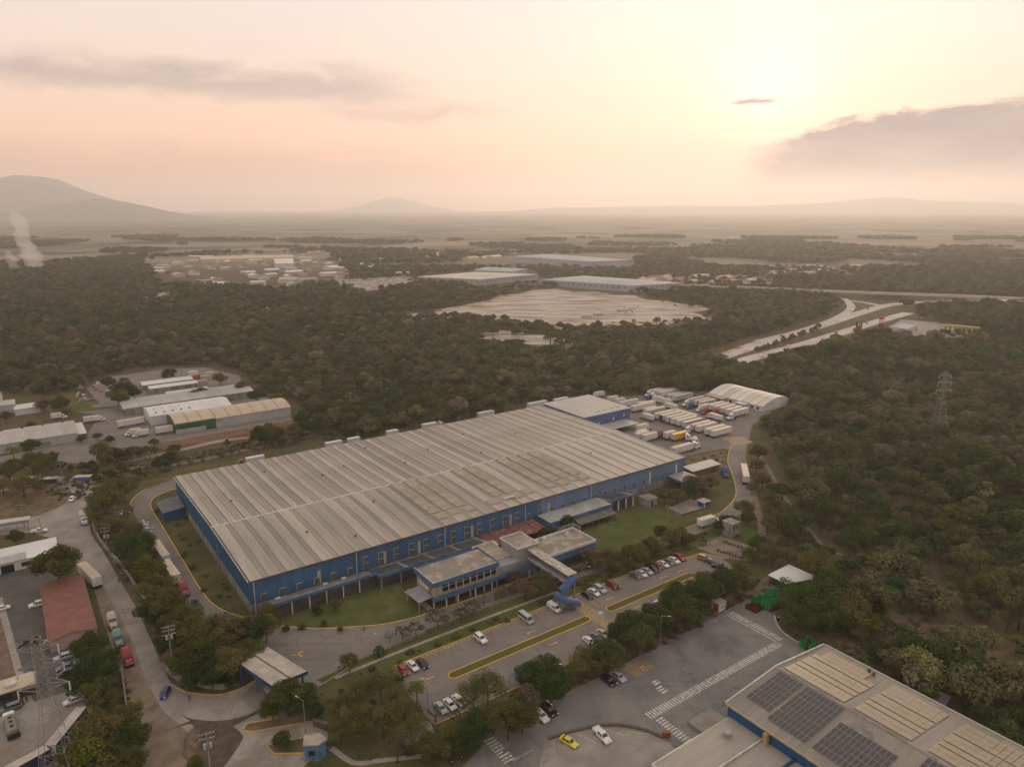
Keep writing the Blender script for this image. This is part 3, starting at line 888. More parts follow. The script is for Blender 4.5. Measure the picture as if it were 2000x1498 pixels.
mb.add([(-.62, -.45, EH - .15), (-.46, -.45, EH - .15), (-.46, RV, RH - .15), (-.62, RV, RH - .15), (-.62, -.45, EH + .16), (-.46, -.45, EH + .16), (-.46, RV, RH + .16), (-.62, RV, RH + .16)], [(0, 1, 5, 4), (1, 2, 6, 5), (2, 3, 7, 6), (3, 0, 4, 7), (4, 5, 6, 7)])
mb.add([(-.62, RV, RH - .15), (-.46, RV, RH - .15), (-.46, LV, EH - .15), (-.62, LV, EH - .15), (-.62, RV, RH + .16), (-.46, RV, RH + .16), (-.46, LV, EH + .16), (-.62, LV, EH + .16)], [(0, 1, 5, 4), (1, 2, 6, 5), (2, 3, 7, 6), (3, 0, 4, 7), (4, 5, 6, 7)])
mb.build('verge_trim', M_white, wh)
mb = MB()
mb.add([(LU + .46, -.45, EH - .15), (LU + .62, -.45, EH - .15), (LU + .62, RV, RH - .15), (LU + .46, RV, RH - .15), (LU + .46, -.45, EH + .16), (LU + .62, -.45, EH + .16), (LU + .62, RV, RH + .16), (LU + .46, RV, RH + .16)], [(0, 1, 5, 4), (1, 2, 6, 5), (2, 3, 7, 6), (3, 0, 4, 7), (4, 5, 6, 7)])
mb.add([(LU + .46, RV, RH - .15), (LU + .62, RV, RH - .15), (LU + .62, LV, EH - .15), (LU + .46, LV, EH - .15), (LU + .46, RV, RH + .16), (LU + .62, RV, RH + .16), (LU + .62, LV, EH + .16), (LU + .46, LV, EH + .16)], [(0, 1, 5, 4), (1, 2, 6, 5), (2, 3, 7, 6), (3, 0, 4, 7), (4, 5, 6, 7)])
mb.build('verge_trim', M_white, wh)


def louvre(z0, z1, wdt):
    b = MB(); b.box(-wdt / 2, wdt / 2, -.16, 0, z0, z1, 0)
    b.box(-wdt / 2 - .12, wdt / 2 + .12, -.5, -.16, z1, z1 + .14, 1)
    b.box(-wdt / 2 - .12, -wdt / 2, -.42, 0, z0, z1, 1)
    for i in range(5):
        zz = z0 + (z1 - z0) * (i + .5) / 5
        b.add([(-wdt / 2 + .05, -.18, zz + .12), (wdt / 2 - .05, -.18, zz + .12), (wdt / 2 - .05, -.34, zz - .10), (-wdt / 2 + .05, -.34, zz - .10)], [(0, 1, 2, 3)], 2)
    return b.mesh('louvre', [M_black, mat('louvre_frame', (0.33, 0.32, 0.30), 0.7, var=0.3, scale=0.8), M_louv])


lv_low = louvre(3.35, 5.35, 1.7); lv_up = louvre(5.75, 7.55, 1.7); lv_r = louvre(4.0, 5.75, 1.5)
for k in range(34):
    x = 3.5 + 5.27 * k
    if x > 179.6: break
    if x < 98: put('louvre', lv_low, wh, loc=(x, -.005, 0))
    else: put('louvre', lv_r, wh, loc=(x, -.005, 0))
    if 33 < x < 96: put('louvre', lv_up, wh, loc=(x, -.005, 0))
pil = MB().box(-.5, .5, -.14, 0, 3.2, 7.4).mesh('wall_panel', M_beige)
pil2 = MB().box(-.42, .42, -.14, 0, 3.0, 8.2).mesh('wall_panel', M_white)
for x in (20.1, 41.6, 53.9, 74.3, 90.4, 107.6): put('wall_panel', pil, wh, loc=(x, -.004, 0))
for x in (160.2, 175.8): put('wall_panel', pil2, wh, loc=(x, -.004, 0))
dp = MB().tube((0, 0, 0.1), (0, 0, EH - .3), .11, n=6).mesh('downpipe', M_white)
for x in (.9, 32.0, 63.4, 96.6, 128.0): put('downpipe', dp, wh, loc=(x, -.52, 0))
mb = MB(); mb.tube((-.5, 34, 0.2), (-.5, 34, 8.4), .08); mb.tube((-.5, 34.8, 0.2), (-.5, 34.8, 8.4), .08)
for i in range(18): mb.tube((-.5, 34, .5 + .45 * i), (-.5, 34.8, .5 + .45 * i), .035, n=4)
mb.build('wall_ladder', M_steel, wh)
mb = MB()
for i in range(5): mb.box(92 + i * .9, 92.6 + i * .9, 5.2, 6.6, zn(6) + .35, zn(6) + .85)
mb.build('roof_vent_row', M_white, deck)
vent = MB().tube((0, 0, 0), (0, 0, .45), .35, .35, 8).mesh('roof_vent', M_joint)
for (x, y) in ((47, 66), (58, 71), (96, 70), (24, 20), (66, 15), (11, 60), (30, 84), (80, 60), (120, 80), (140, 66), (150, 25), (112, 52), (75, 88), (52, 30), (36, 9)):
    put('roof_vent', vent, deck, loc=(x, y, (zn(y) if y < RV else zf(y)) + .1))

# attached canopies along the front
cA = site('front_walkway', 'low flat walkway with blue fascia and white columns along the warehouse front', 'walkway', 4, -6.9)
mb = MB(); mb.add([(0, 0.1, 4.25), (31.4, 0.1, 4.25), (31.4, 6.5, 2.95), (0, 6.5, 2.95), (0, .1, 4.0), (31.4, .1, 4.0), (31.4, 6.5, 2.75), (0, 6.5, 2.75)], [(0, 1, 2, 3), (7, 6, 5, 4), (1, 0, 4, 5), (3, 2, 6, 7), (0, 3, 7, 4), (2, 1, 5, 6)])
mb.build('roof_slab', M_slab, cA)
mb = MB(); mb.box(-.2, 31.4, -.12, .08, 4.1, 5.0); mb.build('fascia', M_fascia, cA)
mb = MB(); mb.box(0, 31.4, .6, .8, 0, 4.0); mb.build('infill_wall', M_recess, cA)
cm = MB().box(-.16, .16, -.16, .16, 0, 4.1).mesh('column', M_white)
for i in range(6): put('column', cm, cA, loc=(.4 + 5.15 * i + 5.0, .3, 0)) if i < 6 and .4 + 5.15 * i + 5 < 31 else None
hood = MB().box(-.7, .7, 0, 1.0, .0, .25).mesh('duct', M_white)
for x in (3.0, 17.2, 23): 
    o = put('duct', hood, cA, loc=(x, 4.6, 3.4)); 
cB = site('link_canopy', 'dark panelled canopy with pale ribs and blue fascia beside the office', 'canopy', 35.6, -9.3)
mb = MB(); mb.add([(0, .2, 4.75), (40, .2, 4.75), (40, 8.9, 3.1), (0, 8.9, 3.1), (0, .2, 4.5), (40, .2, 4.5), (40, 8.9, 2.85), (0, 8.9, 2.85)], [(0, 1, 2, 3), (7, 6, 5, 4), (1, 0, 4, 5), (3, 2, 6, 7), (0, 3, 7, 4), (2, 1, 5, 6)])
mb.build('roof_slab', M_slab, cB)
for i in range(4):
    x0 = .4 + 9.7 * i; x1 = x0 + 8.5
    zz = lambda y: 4.75 + (3.1 - 4.75) * (y - .2) / 8.7 + .06
    mb = MB(); mb.add([(x0, .5, zz(.5)), (x1, .5, zz(.5)), (x1, 7.2, zz(7.2)), (x0, 7.2, zz(7.2)), (x0, .5, zz(.5) - .2), (x1, .5, zz(.5) - .2), (x1, 7.2, zz(7.2) - .2), (x0, 7.2, zz(7.2) - .2)], [(0, 1, 2, 3), (1, 0, 4, 5), (3, 2, 6, 7), (0, 3, 7, 4), (2, 1, 5, 6)])
    mb.build('roof_panel', M_membr, cB)
mb = MB(); mb.box(-.1, 40, -.1, .12, 4.0, 5.1); mb.box(-.22, -.02, .12, 7.5, 3.7, 4.9); mb.build('fascia', M_fascia, cB)
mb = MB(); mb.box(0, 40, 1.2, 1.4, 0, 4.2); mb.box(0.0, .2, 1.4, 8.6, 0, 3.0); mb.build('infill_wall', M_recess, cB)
cm2 = MB().box(-.18, .18, -.18, .18, 0, 4.0).mesh('column', M_greyw)
for i in range(6): put('column', cm2, cB, loc=(.6 + 6.6 * i, .5, 0))
M_tarp = mat('faded_red_roof', (0.19, 0.068, 0.056), 0.85, col2=(0.14, 0.066, 0.054), scale=0.35, wear=((0.24, 0.16, 0.125), 0.5, 0.5, 0.66))
rs = site('red_patio_roof', 'faded red sheet patio roof between warehouse and office', 'roof', 76.5, -9.4)
for i in range(6):
    x = i * 3.9
    mb = MB(); dz = (i % 2) * .12
    mb.add([(x, .6 * (i % 2), 3.0 + dz), (x + 3.75, .6 * (i % 2), 3.0 + dz), (x + 3.75, 8.6, 3.5 + dz), (x, 8.6, 3.5 + dz), (x, .6 * (i % 2), 2.9 + dz), (x + 3.75, .6 * (i % 2), 2.9 + dz), (x + 3.75, 8.6, 3.4 + dz), (x, 8.6, 3.4 + dz)], [(0, 1, 2, 3), (7, 6, 5, 4), (0, 4, 5, 1), (1, 5, 6, 2), (2, 6, 7, 3), (3, 7, 4, 0)])
    mb.build('roof_sheet', M_tarp, rs)
    mb = MB(); mb.tube((x + .2, .8, 0), (x + .2, .8, 2.95), .07); mb.build('post', M_steel, rs)
    mb = MB(); mb.tube((x + .2, 8.3, 0), (x + .2, 8.3, 3.35), .07); mb.build('post', M_steel, rs)
ct = site('canteen_block', 'grey flat roofed block with blue fascia on the warehouse front near the lawn', 'building', 102, -8.4)
mb = MB(); mb.box(0, 29, 0, 8.0, 0, 4.0, 0, 1); mb.build('wall', [M_fade, M_slab], ct)
mb = MB(); mb.box(-.3, 29.3, -.35, 8.0, 4.01, 4.25); mb.build('roof', mat('pale_flat_roof', (0.36, 0.34, 0.315), 0.85, var=0.25, scale=0.2), ct)
mb = MB(); mb.box(-.4, 29.4, -.5, -.36, 3.5, 4.5); mb.box(-.5, -.36, -.36, 8.0, 3.5, 4.5); mb.build('fascia', M_fascia, ct)
mb = MB(); mb.add([(10, -.5, 3.1), (28, -.5, 3.1), (28, -4.6, 2.5), (10, -4.6, 2.5), (10, -.5, 3.0), (28, -.5, 3.0), (28, -4.6, 2.4), (10, -4.6, 2.4)], [(3, 2, 1, 0), (4, 5, 6, 7), (2, 3, 7, 6), (0, 4, 7, 3), (1, 2, 6, 5)])
mb.build('awning', mat('brown_awning', (0.135, 0.118, 0.10), 0.8, var=0.3, scale=0.3), ct)
for i in range(7):
    mb = MB(); mb.tube((10.3 + 2.9 * i, -4.4, 0), (10.3 + 2.9 * i, -4.4, 2.42), .06); mb.build('awning_post', M_steel, ct)
po = site('loading_porch', 'open loading porch with dark panelled roof and white columns near the lawn corner', 'porch', 131.6, -7.6)
mb = MB(); mb.add([(0, 0, 4.9), (12.4, 0, 4.9), (12.4, 7.2, 3.6), (0, 7.2, 3.6), (0, 0, 4.6), (12.4, 0, 4.6), (12.4, 7.2, 3.3), (0, 7.2, 3.3)], [(0, 1, 2, 3), (7, 6, 5, 4), (1, 0, 4, 5), (3, 2, 6, 7), (0, 3, 7, 4), (2, 1, 5, 6)])
mb.build('roof_slab', M_slab, po)
mb = MB(); mb.add([(1.2, .6, 4.86), (10.4, .6, 4.86), (10.4, 6.0, 3.9), (1.2, 6.0, 3.9)], [(0, 1, 2, 3)]); mb.build('roof_panel', M_membr, po)
mb = MB(); mb.box(-.1, 12.6, -.15, -.01, 4.2, 5.1); mb.build('fascia', M_fascia, po)
mb = MB(); mb.box(.1, 12.3, 1.4, 1.6, 0, 4.4); mb.build('infill_wall', M_recess, po)
for x in (.4, 4.3, 8.3, 12.1): put('column', MB().box(-.2, .2, -.2, .2, 0, 4.55).mesh('column', M_white), po, loc=(x, .3, 0))
sp = site('end_porch', 'small grey porch with blue fascia at the far right end of the warehouse front', 'porch', 170.2, -8.6)
mb = MB(); mb.box(0, 10.2, 0, 8.2, 4.0, 4.3); mb.build('roof_slab', M_greyroof, sp)
mb = MB(); mb.box(-.15, 10.3, -.15, -.01, 3.5, 4.5); mb.box(-.3, -.16, -.15, 8.2, 3.5, 4.5); mb.build('fascia', M_fascia, sp)
mb = MB(); mb.box(.2, 10, 3, 3.2, 0, 4.0); mb.build('infill_wall', M_recess, sp)
for x in (.4, 4.8, 9.8): put('column', cm, sp, loc=(x, .4, -.05))
sh = site('pump_shed', 'small grey concrete shed on the grass below the warehouse', 'shed', 147.3, -11.9)
mb = MB(); mb.box(0, 5, 0, 4.8, 0, 2.9); mb.build('wall', M_greyw, sh)
mb = MB(); mb.box(-.3, 5.3, -.3, 5.1, 2.91, 3.1); mb.box(1.2, 3.6, 1.0, 3.8, 3.1, 3.3); mb.build('roof', M_slab, sh)
mb = MB(); mb.box(1.8, 2.8, -.06, -.005, 0, 2.1); mb.build('door', M_black, sh)
bo = site('site_booth', 'small blue booth with grey roof beside the concrete pad', 'booth', 164.0, -25.0)
mb = MB(); mb.box(0, 3.2, 0, 2.8, 0, 2.4); mb.build('wall', mat('bright_blue_wall', (0.02, 0.085, 0.30), 0.6, var=0.2, scale=0.8), bo)
mb = MB(); mb.box(-.5, 3.7, -.6, 3.3, 2.41, 2.6); mb.build('roof', M_greyroof, bo)
mb = MB(); mb.box(1.2, 2.6, -.05, -.004, 1.0, 2.0); mb.build('window', M_glass, bo)
mb = MB(); mb.box(.2, .9, -.05, -.004, 0, 2.0); mb.build('door', M_white, bo)
sheet('booth_pad', BB((152.5, -17.6), (151.9, -24.6), (167, -25.5), (166.6, -16.2)), M_conc)
gf = site('pad_fence', 'white steel frame fence at the corner of the concrete pad', 'fence', 151.5, -24.8)
for i in range(6):
    mb = MB(); mb.tube((0, i * 1.5, 0), (0, i * 1.5, 2.1), .06); mb.build('post', M_white, gf)
mb = MB()
for z in (.2, 1.1, 2.05): mb.tube((0, 0, z), (0, 7.5, z), .04)
mb.build('rail', M_white, gf)
fr = site('open_store', 'long low store with pale sheet roof on bare earth right of the warehouse', 'shed', 185.2, -1.2)
mb = MB(); mb.add([(0, 0, 3.1), (18.5, 0, 2.8), (19.4, 6.4, 3.1), (1.0, 6.8, 3.3), (0, 0, 3.0), (18.5, 0, 2.7), (19.4, 6.4, 3.0), (1, 6.8, 3.2)], [(0, 1, 2, 3), (7, 6, 5, 4), (0, 4, 5, 1), (1, 5, 6, 2), (2, 6, 7, 3), (3, 7, 4, 0)])
mb.build('roof', M_greyroof, fr)
mb = MB(); mb.box(.3, 18, .4, .6, 0, 2.7); mb.box(.4, .6, .6, 6.2, 0, 2.9); mb.build('wall', M_earth, fr)
for x in (.5, 6, 12, 17.9):
    mb = MB(); mb.tube((x, 6.0, 0), (x, 6.0, 3.0), .1); mb.build('post', M_steel, fr)

# rear annex
an = site('rear_annex', 'blue box annex with pale grey roof joining the back of the warehouse', 'building', 187.4, 72.4)
mb = MB(); mb.box(0, 32.6, 0, 33.5, 0, 9.0); mb.build('wall', corrugated('annex_blue_sheet', (0.062, 0.125, 0.255), (0.075, 0.145, 0.285), 0.6, 0), an)
mb = MB(); mb.box(-.3, 32.9, -.3, 33.8, 9.01, 9.3); mb.build('roof', M_greyroof, an)
for x, z in ((10, 3.6), (20.0, 4.6), (27.5, 5.4)):
    mb = MB(); mb.box(x, x + 1.0, -.12, -.004, z, z + 1.3); mb.build('vent', M_white, an)
mb = MB(); mb.box(-6, 30, -9.5, -.02, 3.2, 3.5); mb.build('dock_canopy', M_greyroof, an)
mb = MB(); mb.box(-5, 26, -2.2, -2.0, 0, 3.2); mb.build('dock_wall', M_greyw, an)
for x in (2, 10, 18): put('dock_door', MB().box(0, 3, -2.3, -2.21, 0, 2.9).mesh('dock_door', M_black), an, loc=(x, 0, 0))
for i in range(4):
    mb = MB(); mb.box(12 + i * 5, 14.8 + i * 5, 4 + i * .4, 4.25 + i * .4, 9.3, 9.42); mb.build('roof_stain_strip', mat('rusty_strip', (0.22, 0.13, 0.09), 0.8, var=0.3), an)

# ------------------------------------------------------------------ office block
of = site('office_building', 'blue banded office building with flat roof in front of the warehouse', 'building', 43.2, -28.4)
X1, Y1 = 22.8, 12.0
mb = MB(); mb.box(.8, X1 - .02, .9, Y1 - .6, 3.0, 8.0); mb.build('upper_storey', M_beige if False else mat('cream_render', (0.36, 0.325, 0.26), 0.85, var=0.2, scale=0.3), of)
mb = MB(); mb.box(.6, X1, .6, Y1 - .3, 7.6, 8.02); mb.build('roof', M_offroof, of)
mb = MB(); mb.box(-.05, X1 + .15, -.05, .15, 7.0, 8.45); mb.box(-.05, .15, .15, Y1, 7.0, 8.45); mb.box(X1 - .05, X1 + .15, .15, Y1, 7.2, 8.5); mb.box(.15, X1 - .05, Y1 - .2, Y1, 7.2, 8.5); mb.build('fascia', M_fascia, of)
mb = MB(); mb.box(-.02, X1 + .16, .16, .30, 8.46, 8.52); mb.box(.16, .30, .3, Y1 - .21, 8.46, 8.52); mb.build('parapet_cap', M_white, of)
mb = MB(); mb.box(-.2, 39, -.9, -.7, 3.0, 4.3); mb.box(-.2, 0, -.7, .2, 3.0, 4.3); mb.build('balcony_band', M_fascia, of)
mb = MB(); mb.box(0, 39, -.7, 1.2, 2.8, 3.0); mb.build('balcony_floor', M_slab, of)
for i in range(4):
    x = 3.6 + i * 4.9
    f = MB().box(x, x + 4.3, .78, .89, 4.4, 6.7).build('window', M_glass, of)
    mb = MB(); mb.box(x + 1.9, x + 2.1, .68, .77, 4.4, 6.7); mb.box(x, x + 4.3, .68, .77, 5.9, 6.0); mb.build('frame', M_white, f)
cmo = MB().box(-.18, .18, -.18, .18, 0, 7.0).mesh('column', M_beige)
for x in (.3, 7.8, 12.7, 17.6, 22.3): put('column', cmo, of, loc=(x, .35, 0))
for x in (4, 8, 14, 20, 27, 34): put('lower_column', MB().box(-.15, .15, -.15, .15, 0, 2.8).mesh('lower_column', M_white), of, loc=(x, -.5, 0))
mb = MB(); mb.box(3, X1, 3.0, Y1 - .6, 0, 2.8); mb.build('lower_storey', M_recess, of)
mb = MB(); mb.add([(-4.2, 1.0, 3.3), (.6, 1.0, 3.8), (.6, 9.0, 3.8), (-4.2, 9.0, 3.3), (-4.2, 1, 3.2), (.6, 1, 3.7), (.6, 9, 3.7), (-4.2, 9, 3.2)], [(0, 1, 2, 3), (7, 6, 5, 4), (0, 4, 5, 1), (1, 5, 6, 2), (2, 6, 7, 3), (3, 7, 4, 0)]); mb.build('entrance_canopy', M_greyw, of)
mb = MB(); mb.tube((-4, 1.2, 0), (-4, 1.2, 3.2), .08); mb.tube((-4, 8.8, 0), (-4, 8.8, 3.2), .08); mb.build('canopy_posts', M_white, of)
sgn = MB().box(-.12, -.06, 1.0, 8.0, 5.2, 6.2).build('name_board', M_white, of)
MB().box(-.2, -.14, 1.4, 2.3, 4.3, 6.4).build('red_panel', mat('red_panel', (0.35, 0.04, 0.03), 0.6, var=0.2), of)
mb = MB(); mb.box(22.82, 31.0, 4.5, 15.4, 0, 6.2); mb.build('middle_block', M_greyw, of)
mb = MB(); mb.box(22.9, 31.0, 4.6, 15.3, 6.21, 6.4); mb.build('middle_roof', mat('ochre_roof', (0.38, 0.31, 0.20), 0.85, col2=(0.26, 0.22, 0.17), scale=0.3), of)
mb = MB(); mb.box(22.85, 31, 15.15, 15.4, 6.4, 7.2); mb.box(30.5, 31.0, 12, 15.1, 6.4, 7.2); mb.build('middle_parapet', M_white, of)
mb = MB(); mb.box(22.84, 38.2, .8, 6.4, 2.99, 6.0); mb.build('front_grey_wall', M_greyw, of)
mb = MB(); mb.box(31.01, 38.6, 1.4, 10.8, 0, 9.4); mb.build('stair_tower', M_greyw, of)
mb = MB(); mb.box(30.8, 38.8, 1.2, 11.0, 9.41, 9.6); mb.build('tower_roof', M_offroof, of)
mb = MB(); mb.box(30.7, 38.9, 1.1, 1.3, 9.6, 9.95); mb.box(30.7, 38.9, 10.9, 11.1, 9.6, 9.95); mb.box(30.7, 30.9, 1.3, 10.9, 9.6, 9.95); mb.box(38.7, 38.9, 1.3, 10.9, 9.6, 9.95); mb.build('tower_parapet', M_white, of)
for i in range(4):
    mb = MB(); mb.box(33.6 + i * .8, 34.2 + i * .8, 1.30, 1.39, 3.6, 4.7); mb.build('window', M_glass, of)
mb = MB(); mb.box(28.4, 30.2, 4.3, 4.49, 4.0, 6.9); mb.box(28.4, 28.6, 4.5, 6.4, 6.4, 6.9); mb.build('stair_bulkhead', M_lgrey, of)
mb = MB(); mb.box(38.61, 59.8, -2.4, 9.2, 3.2, 5.6); mb.build('right_wing', M_fascia, of)
mb = MB(); mb.box(38.7, 59.6, -2.2, 9.0, 5.61, 5.75); mb.build('right_roof', M_offroof, of)
mb = MB(); mb.box(38.61, 60.0, -2.6, -2.3, 5.6, 6.5); mb.box(38.61, 60.0, 9.1, 9.4, 5.6, 6.5); mb.box(59.7, 60, -2.3, 9.1, 5.6, 6.5); mb.build('right_parapet', M_white, of)
mb = MB(); mb.box(39.5, 59, -1.2, 8.6, 0, 3.19); mb.build('right_lower_wall', M_recess, of)
for i in range(6): put('roof_post', MB().box(-.12, .12, -.12, .12, 5.75, 6.7).mesh('roof_post', M_white), of, loc=(40.5 + 3.7 * i, -1.9, 0))
mb = MB()
for i in range(3):
    mb.tube((58.2, 9.3 + 0 * i, 6.5), (58.2, 9.3, 8.0), .05)
mb.tube((54, 9.2, 6.5), (54, 9.2, 7.9), .06); mb.tube((60, 9.2, 6.5), (60, 9.2, 7.9), .06); mb.tube((60, 5.5, 6.5), (60, 5.5, 7.9), .06); mb.tube((54, 9.2, 7.85), (60, 9.2, 7.85), .06); mb.tube((60, 9.2, 7.85), (60, 5.5, 7.85), .06); mb.tube((54, 9.2, 7.2), (60, 9.2, 7.2), .05); mb.tube((60, 9.2, 7.2), (60, 5.5, 7.2), .05)
mb.build('roof_railing', M_white, of)
mb = MB(); mb.tube((0, 0, 5.76), (0, 0, 6.6), .08)
rr = [[(math.cos(2 * PI * i / 14) * r, -y, 7.0 + math.sin(2 * PI * i / 14) * r) for i in range(14)] for r, y in ((.15, .0), (.5, .1), (.8, .3), (.82, .34))]
mb.loft(rr, caps=True)
dsh = mb.mesh('satellite_dish', M_white)
put('satellite_dish', dsh, of, loc=(54.5, 6.0, 0))
for (x, y) in ((46, 8.3), (43, 8.6)):
    mb = MB(); mb.box(x, x + 1.3, y - .5, y + .3, 5.76, 6.6); mb.build('air_unit', M_white, of)
sheet('office_pad', BB((40.6, -15), (43.1, -14), (43.1, -28.0), (41.4, -28.0)), M_kerb)

# footbridge with its blue vaulted stair hood
fb = site('footbridge', 'covered steel footbridge from the office to the car park with blue stair hood', 'footbridge', 77.6, -47.4)
BW, BLn = 3.0, 27.4
mb = MB(); mb.box(-.2, BW + .2, -.2, BLn, 8.55, 8.7); mb.build('roof', mat('bridge_roof', (0.46, 0.40, 0.33), 0.7, col2=(0.24, 0.20, 0.165), scale=0.5, coord='object', stretch=(3, .5, 1)), fb)
for i in range(12):
    mb = MB(); mb.box(-.25, BW + .25, .6 + i * 2.3, .75 + i * 2.3, 8.72, 8.86); mb.build('roof_rib', M_white, fb)
mb = MB(); mb.box(0, BW, 0, BLn, 5.3, 5.6); mb.build('deck', M_greyw, fb)
for x in (0, BW):
    mb = MB()
    for z in (5.6, 6.7, 8.5): mb.tube((x, 0, z), (x, BLn, z), .08, n=4)
    for i in range(13):
        y = i * BLn / 12; mb.tube((x, y, 5.5), (x, y, 8.5), .07, n=4)
        if i < 12: mb.tube((x, y, 5.6), (x, y + BLn / 12, 6.7), .05, n=4)
    mb.build('side_truss', M_steel, fb)
    mb = MB(); mb.box(x - .03, x + .03, .1, BLn - .1, 5.62, 6.6); mb.build('side_panel', M_lgrey, fb)
for (x, y) in ((.2, .4), (BW - .2, .4), (.2, 13), (BW - .2, 13)):
    mb = MB(); mb.box(x - .18, x + .18, y - .18, y + .18, 0, 5.3); mb.build('pier', M_greyw, fb)
M_hood = mat('blue_hood_sheet', (0.022, 0.060, 0.155), 0.45, col2=(0.05, 0.095, 0.20), scale=0.8)


def vault(pts, r, n=9):
    rings = []
    for i, p in enumerate(pts):
        p = Vector(p); a = Vector(pts[max(0, i - 1)]); c = Vector(pts[min(len(pts) - 1, i + 1)])
        t = (c - a); t.z = 0; t.normalize(); s = Vector((-t.y, t.x, 0))
        rings.append([p + s * (math.cos(PI * k / n) * r) + Vector((0, 0, math.sin(PI * k / n) * r)) for k in range(n + 1)])
    b = MB(); b.loft(rings, closed=False)
    b.loft([[q + Vector((0, 0, -.06)) for q in rg] for rg in rings], closed=False)
    return b


vault([(BW / 2, -.3, 6.9), (BW / 2 - 2.0, -.6, 6.6), (-1.8, -.6, 5.4), (-3.6, -.6, 4.2)], 1.5).build('upper_hood', M_hood, fb)
vault([(-4.6, -.2, 3.8), (-4.0, -2.2, 3.4), (-2.6, -3.2, 2.5), (-.6, -3.6, 1.5), (.8, -3.7, 1.0)], 1.45).build('lower_hood', M_hood, fb)
mb = MB()
for i in range(12): mb.box(-.4 - i * .42, 0 - i * .42, -1.7, .5, 5.2 - i * .22 - .1, 5.2 - i * .22)
mb.build('upper_flight', M_slab, fb)
mb = MB()
for i in range(10): mb.box(-5.0 + i * .5, -4.5 + i * .5, -4.4, -2.6, 2.4 - i * .25 - .1, 2.4 - i * .25)
mb.build('lower_flight', M_slab, fb)
for (x, y, h) in ((-5.2, .5, 3.0), (-5.2, -3.8, 2.4), (-2, .5, 4.2)):
    mb = MB(); mb.tube((x, y, 0), (x, y, h), .12); mb.build('stair_post', M_steel, fb)

# ------------------------------------------------------------------ roof with solar panels
sb = site('solar_building', 'blue walled building with solar panel rows on its roof at lower right', 'building', 70.6, -110.2)
SW, SLn, SR, SEH, SRH = 36.8, 95.0, 17.5, 8.0, 9.9
mb = MB(); mb.poly([(0, 0, 0), (SW, 0, 0), (SW, 0, SEH), (SR, 0, SRH), (0, 0, SEH)][::-1]); mb.quad((0, -SLn, 0), (0, 0, 0), (0, 0, SEH), (0, -SLn, SEH)); mb.quad((SW, 0, 0), (SW, -SLn, 0), (SW, -SLn, SEH), (SW, 0, SEH)); mb.poly([(0, -SLn, 0), (SW, -SLn, 0), (SW, -SLn, SEH), (SR, -SLn, SRH), (0, -SLn, SEH)])
mb.build('wall', corrugated('deep_blue_sheet', (0.012, 0.075, 0.185), (0.016, 0.09, 0.215), 0.6, 1), sb)
M_srf = corrugated('weathered_grey_roof', (0.29, 0.25, 0.205), (0.22, 0.19, 0.16), 0.42, 1, bump=0.9)
srf = MB(); srf.quad((-.3, .3, SEH), (-.3, -SLn, SEH), (SR, -SLn, SRH), (SR, .3, SRH)); srf.quad((SR, .3, SRH), (SR, -SLn, SRH), (SW + .3, -SLn, SEH), (SW + .3, .3, SEH))
srf_m = srf.mesh('roof', M_srf); srf_m.flip_normals()
sroof = put('roof', srf_m, sb)
mb = MB(); mb.add([(-.35, .3, SEH + .05), (SR, .3, SRH + .05), (SW + .35, .3, SEH + .05), (-.35, .6, SEH + .05), (SR, .6, SRH + .05), (SW + .35, .6, SEH + .05), (-.35, .3, SEH + .3), (SR, .3, SRH + .3), (SW + .35, .3, SEH + .3), (-.35, .6, SEH + .3), (SR, .6, SRH + .3), (SW + .35, .6, SEH + .3)], [(6, 7, 10, 9), (7, 8, 11, 10), (3, 4, 10, 9), (4, 5, 11, 10), (0, 6, 7, 1), (1, 7, 8, 2), (0, 3, 9, 6), (2, 8, 11, 5)])
mb.build('gable_coping', M_white, sb)
mb = MB(); mb.box(-.5, -.3, -SLn, .3, SEH - .3, SEH + .12); mb.build('gutter', M_beige, sb)
mb = MB(); mb.box(SW + .3, SW + .75, -SLn, .3, SEH - .3, SEH + .14); mb.build('gutter', M_greyroof, sb)
mb = MB(); mb.add([(SR - .5, .3, SRH + .02), (SR - .5, -SLn, SRH + .02), (SR, -SLn, SRH + .16), (SR, .3, SRH + .16), (SR + .5, .3, SRH + .02), (SR + .5, -SLn, SRH + .02)], [(3, 2, 1, 0), (4, 5, 2, 3)]); mb.build('ridge_cap', M_slab, sroof)
zl = lambda x: SEH + (SRH - SEH) * (x + .3) / (SR + .3)
zr = lambda x: SRH + (SEH - SRH) * (x - SR) / (SW + .3 - SR)
M_pv = mat('solar_cell', (0.022, 0.020, 0.024), 0.34, spec=0.5, col2=(0.030, 0.026, 0.029), scale=0.4)
M_pvt = mat('dusty_sky_tan_panel', (0.30, 0.225, 0.135), 0.42, col2=(0.26, 0.195, 0.115), scale=0.5, spec=0.5)  # dusty panel; reflected sunset sky is put into its tan colour
M_pvf = mat('panel_frame', (0.30, 0.26, 0.22), 0.5, var=0.2)


def pv_mesh(nm, wx, wy, sl, m):
    b = MB(); hx, hy = wx / 2, wy / 2
    b.add([(-hx, -hy, -hx * sl), (hx, -hy, hx * sl), (hx, hy, hx * sl), (-hx, hy, -hx * sl)], [(0, 1, 2, 3)], 1)
    b.add([(-hx, -hy, -hx * sl - .05), (hx, -hy, hx * sl - .05), (hx, hy, hx * sl - .05), (-hx, hy, -hx * sl - .05)], [(3, 2, 1, 0)], 1)
    e = .045
    b.add([(-hx + e, -hy + e, -hx * sl + .008), (hx - e, -hy + e, hx * sl + .008), (hx - e, hy - e, hx * sl + .008), (-hx + e, hy - e, -hx * sl + .008)], [(0, 1, 2, 3)], 0)
    return b.mesh(nm, [m, M_pvf])


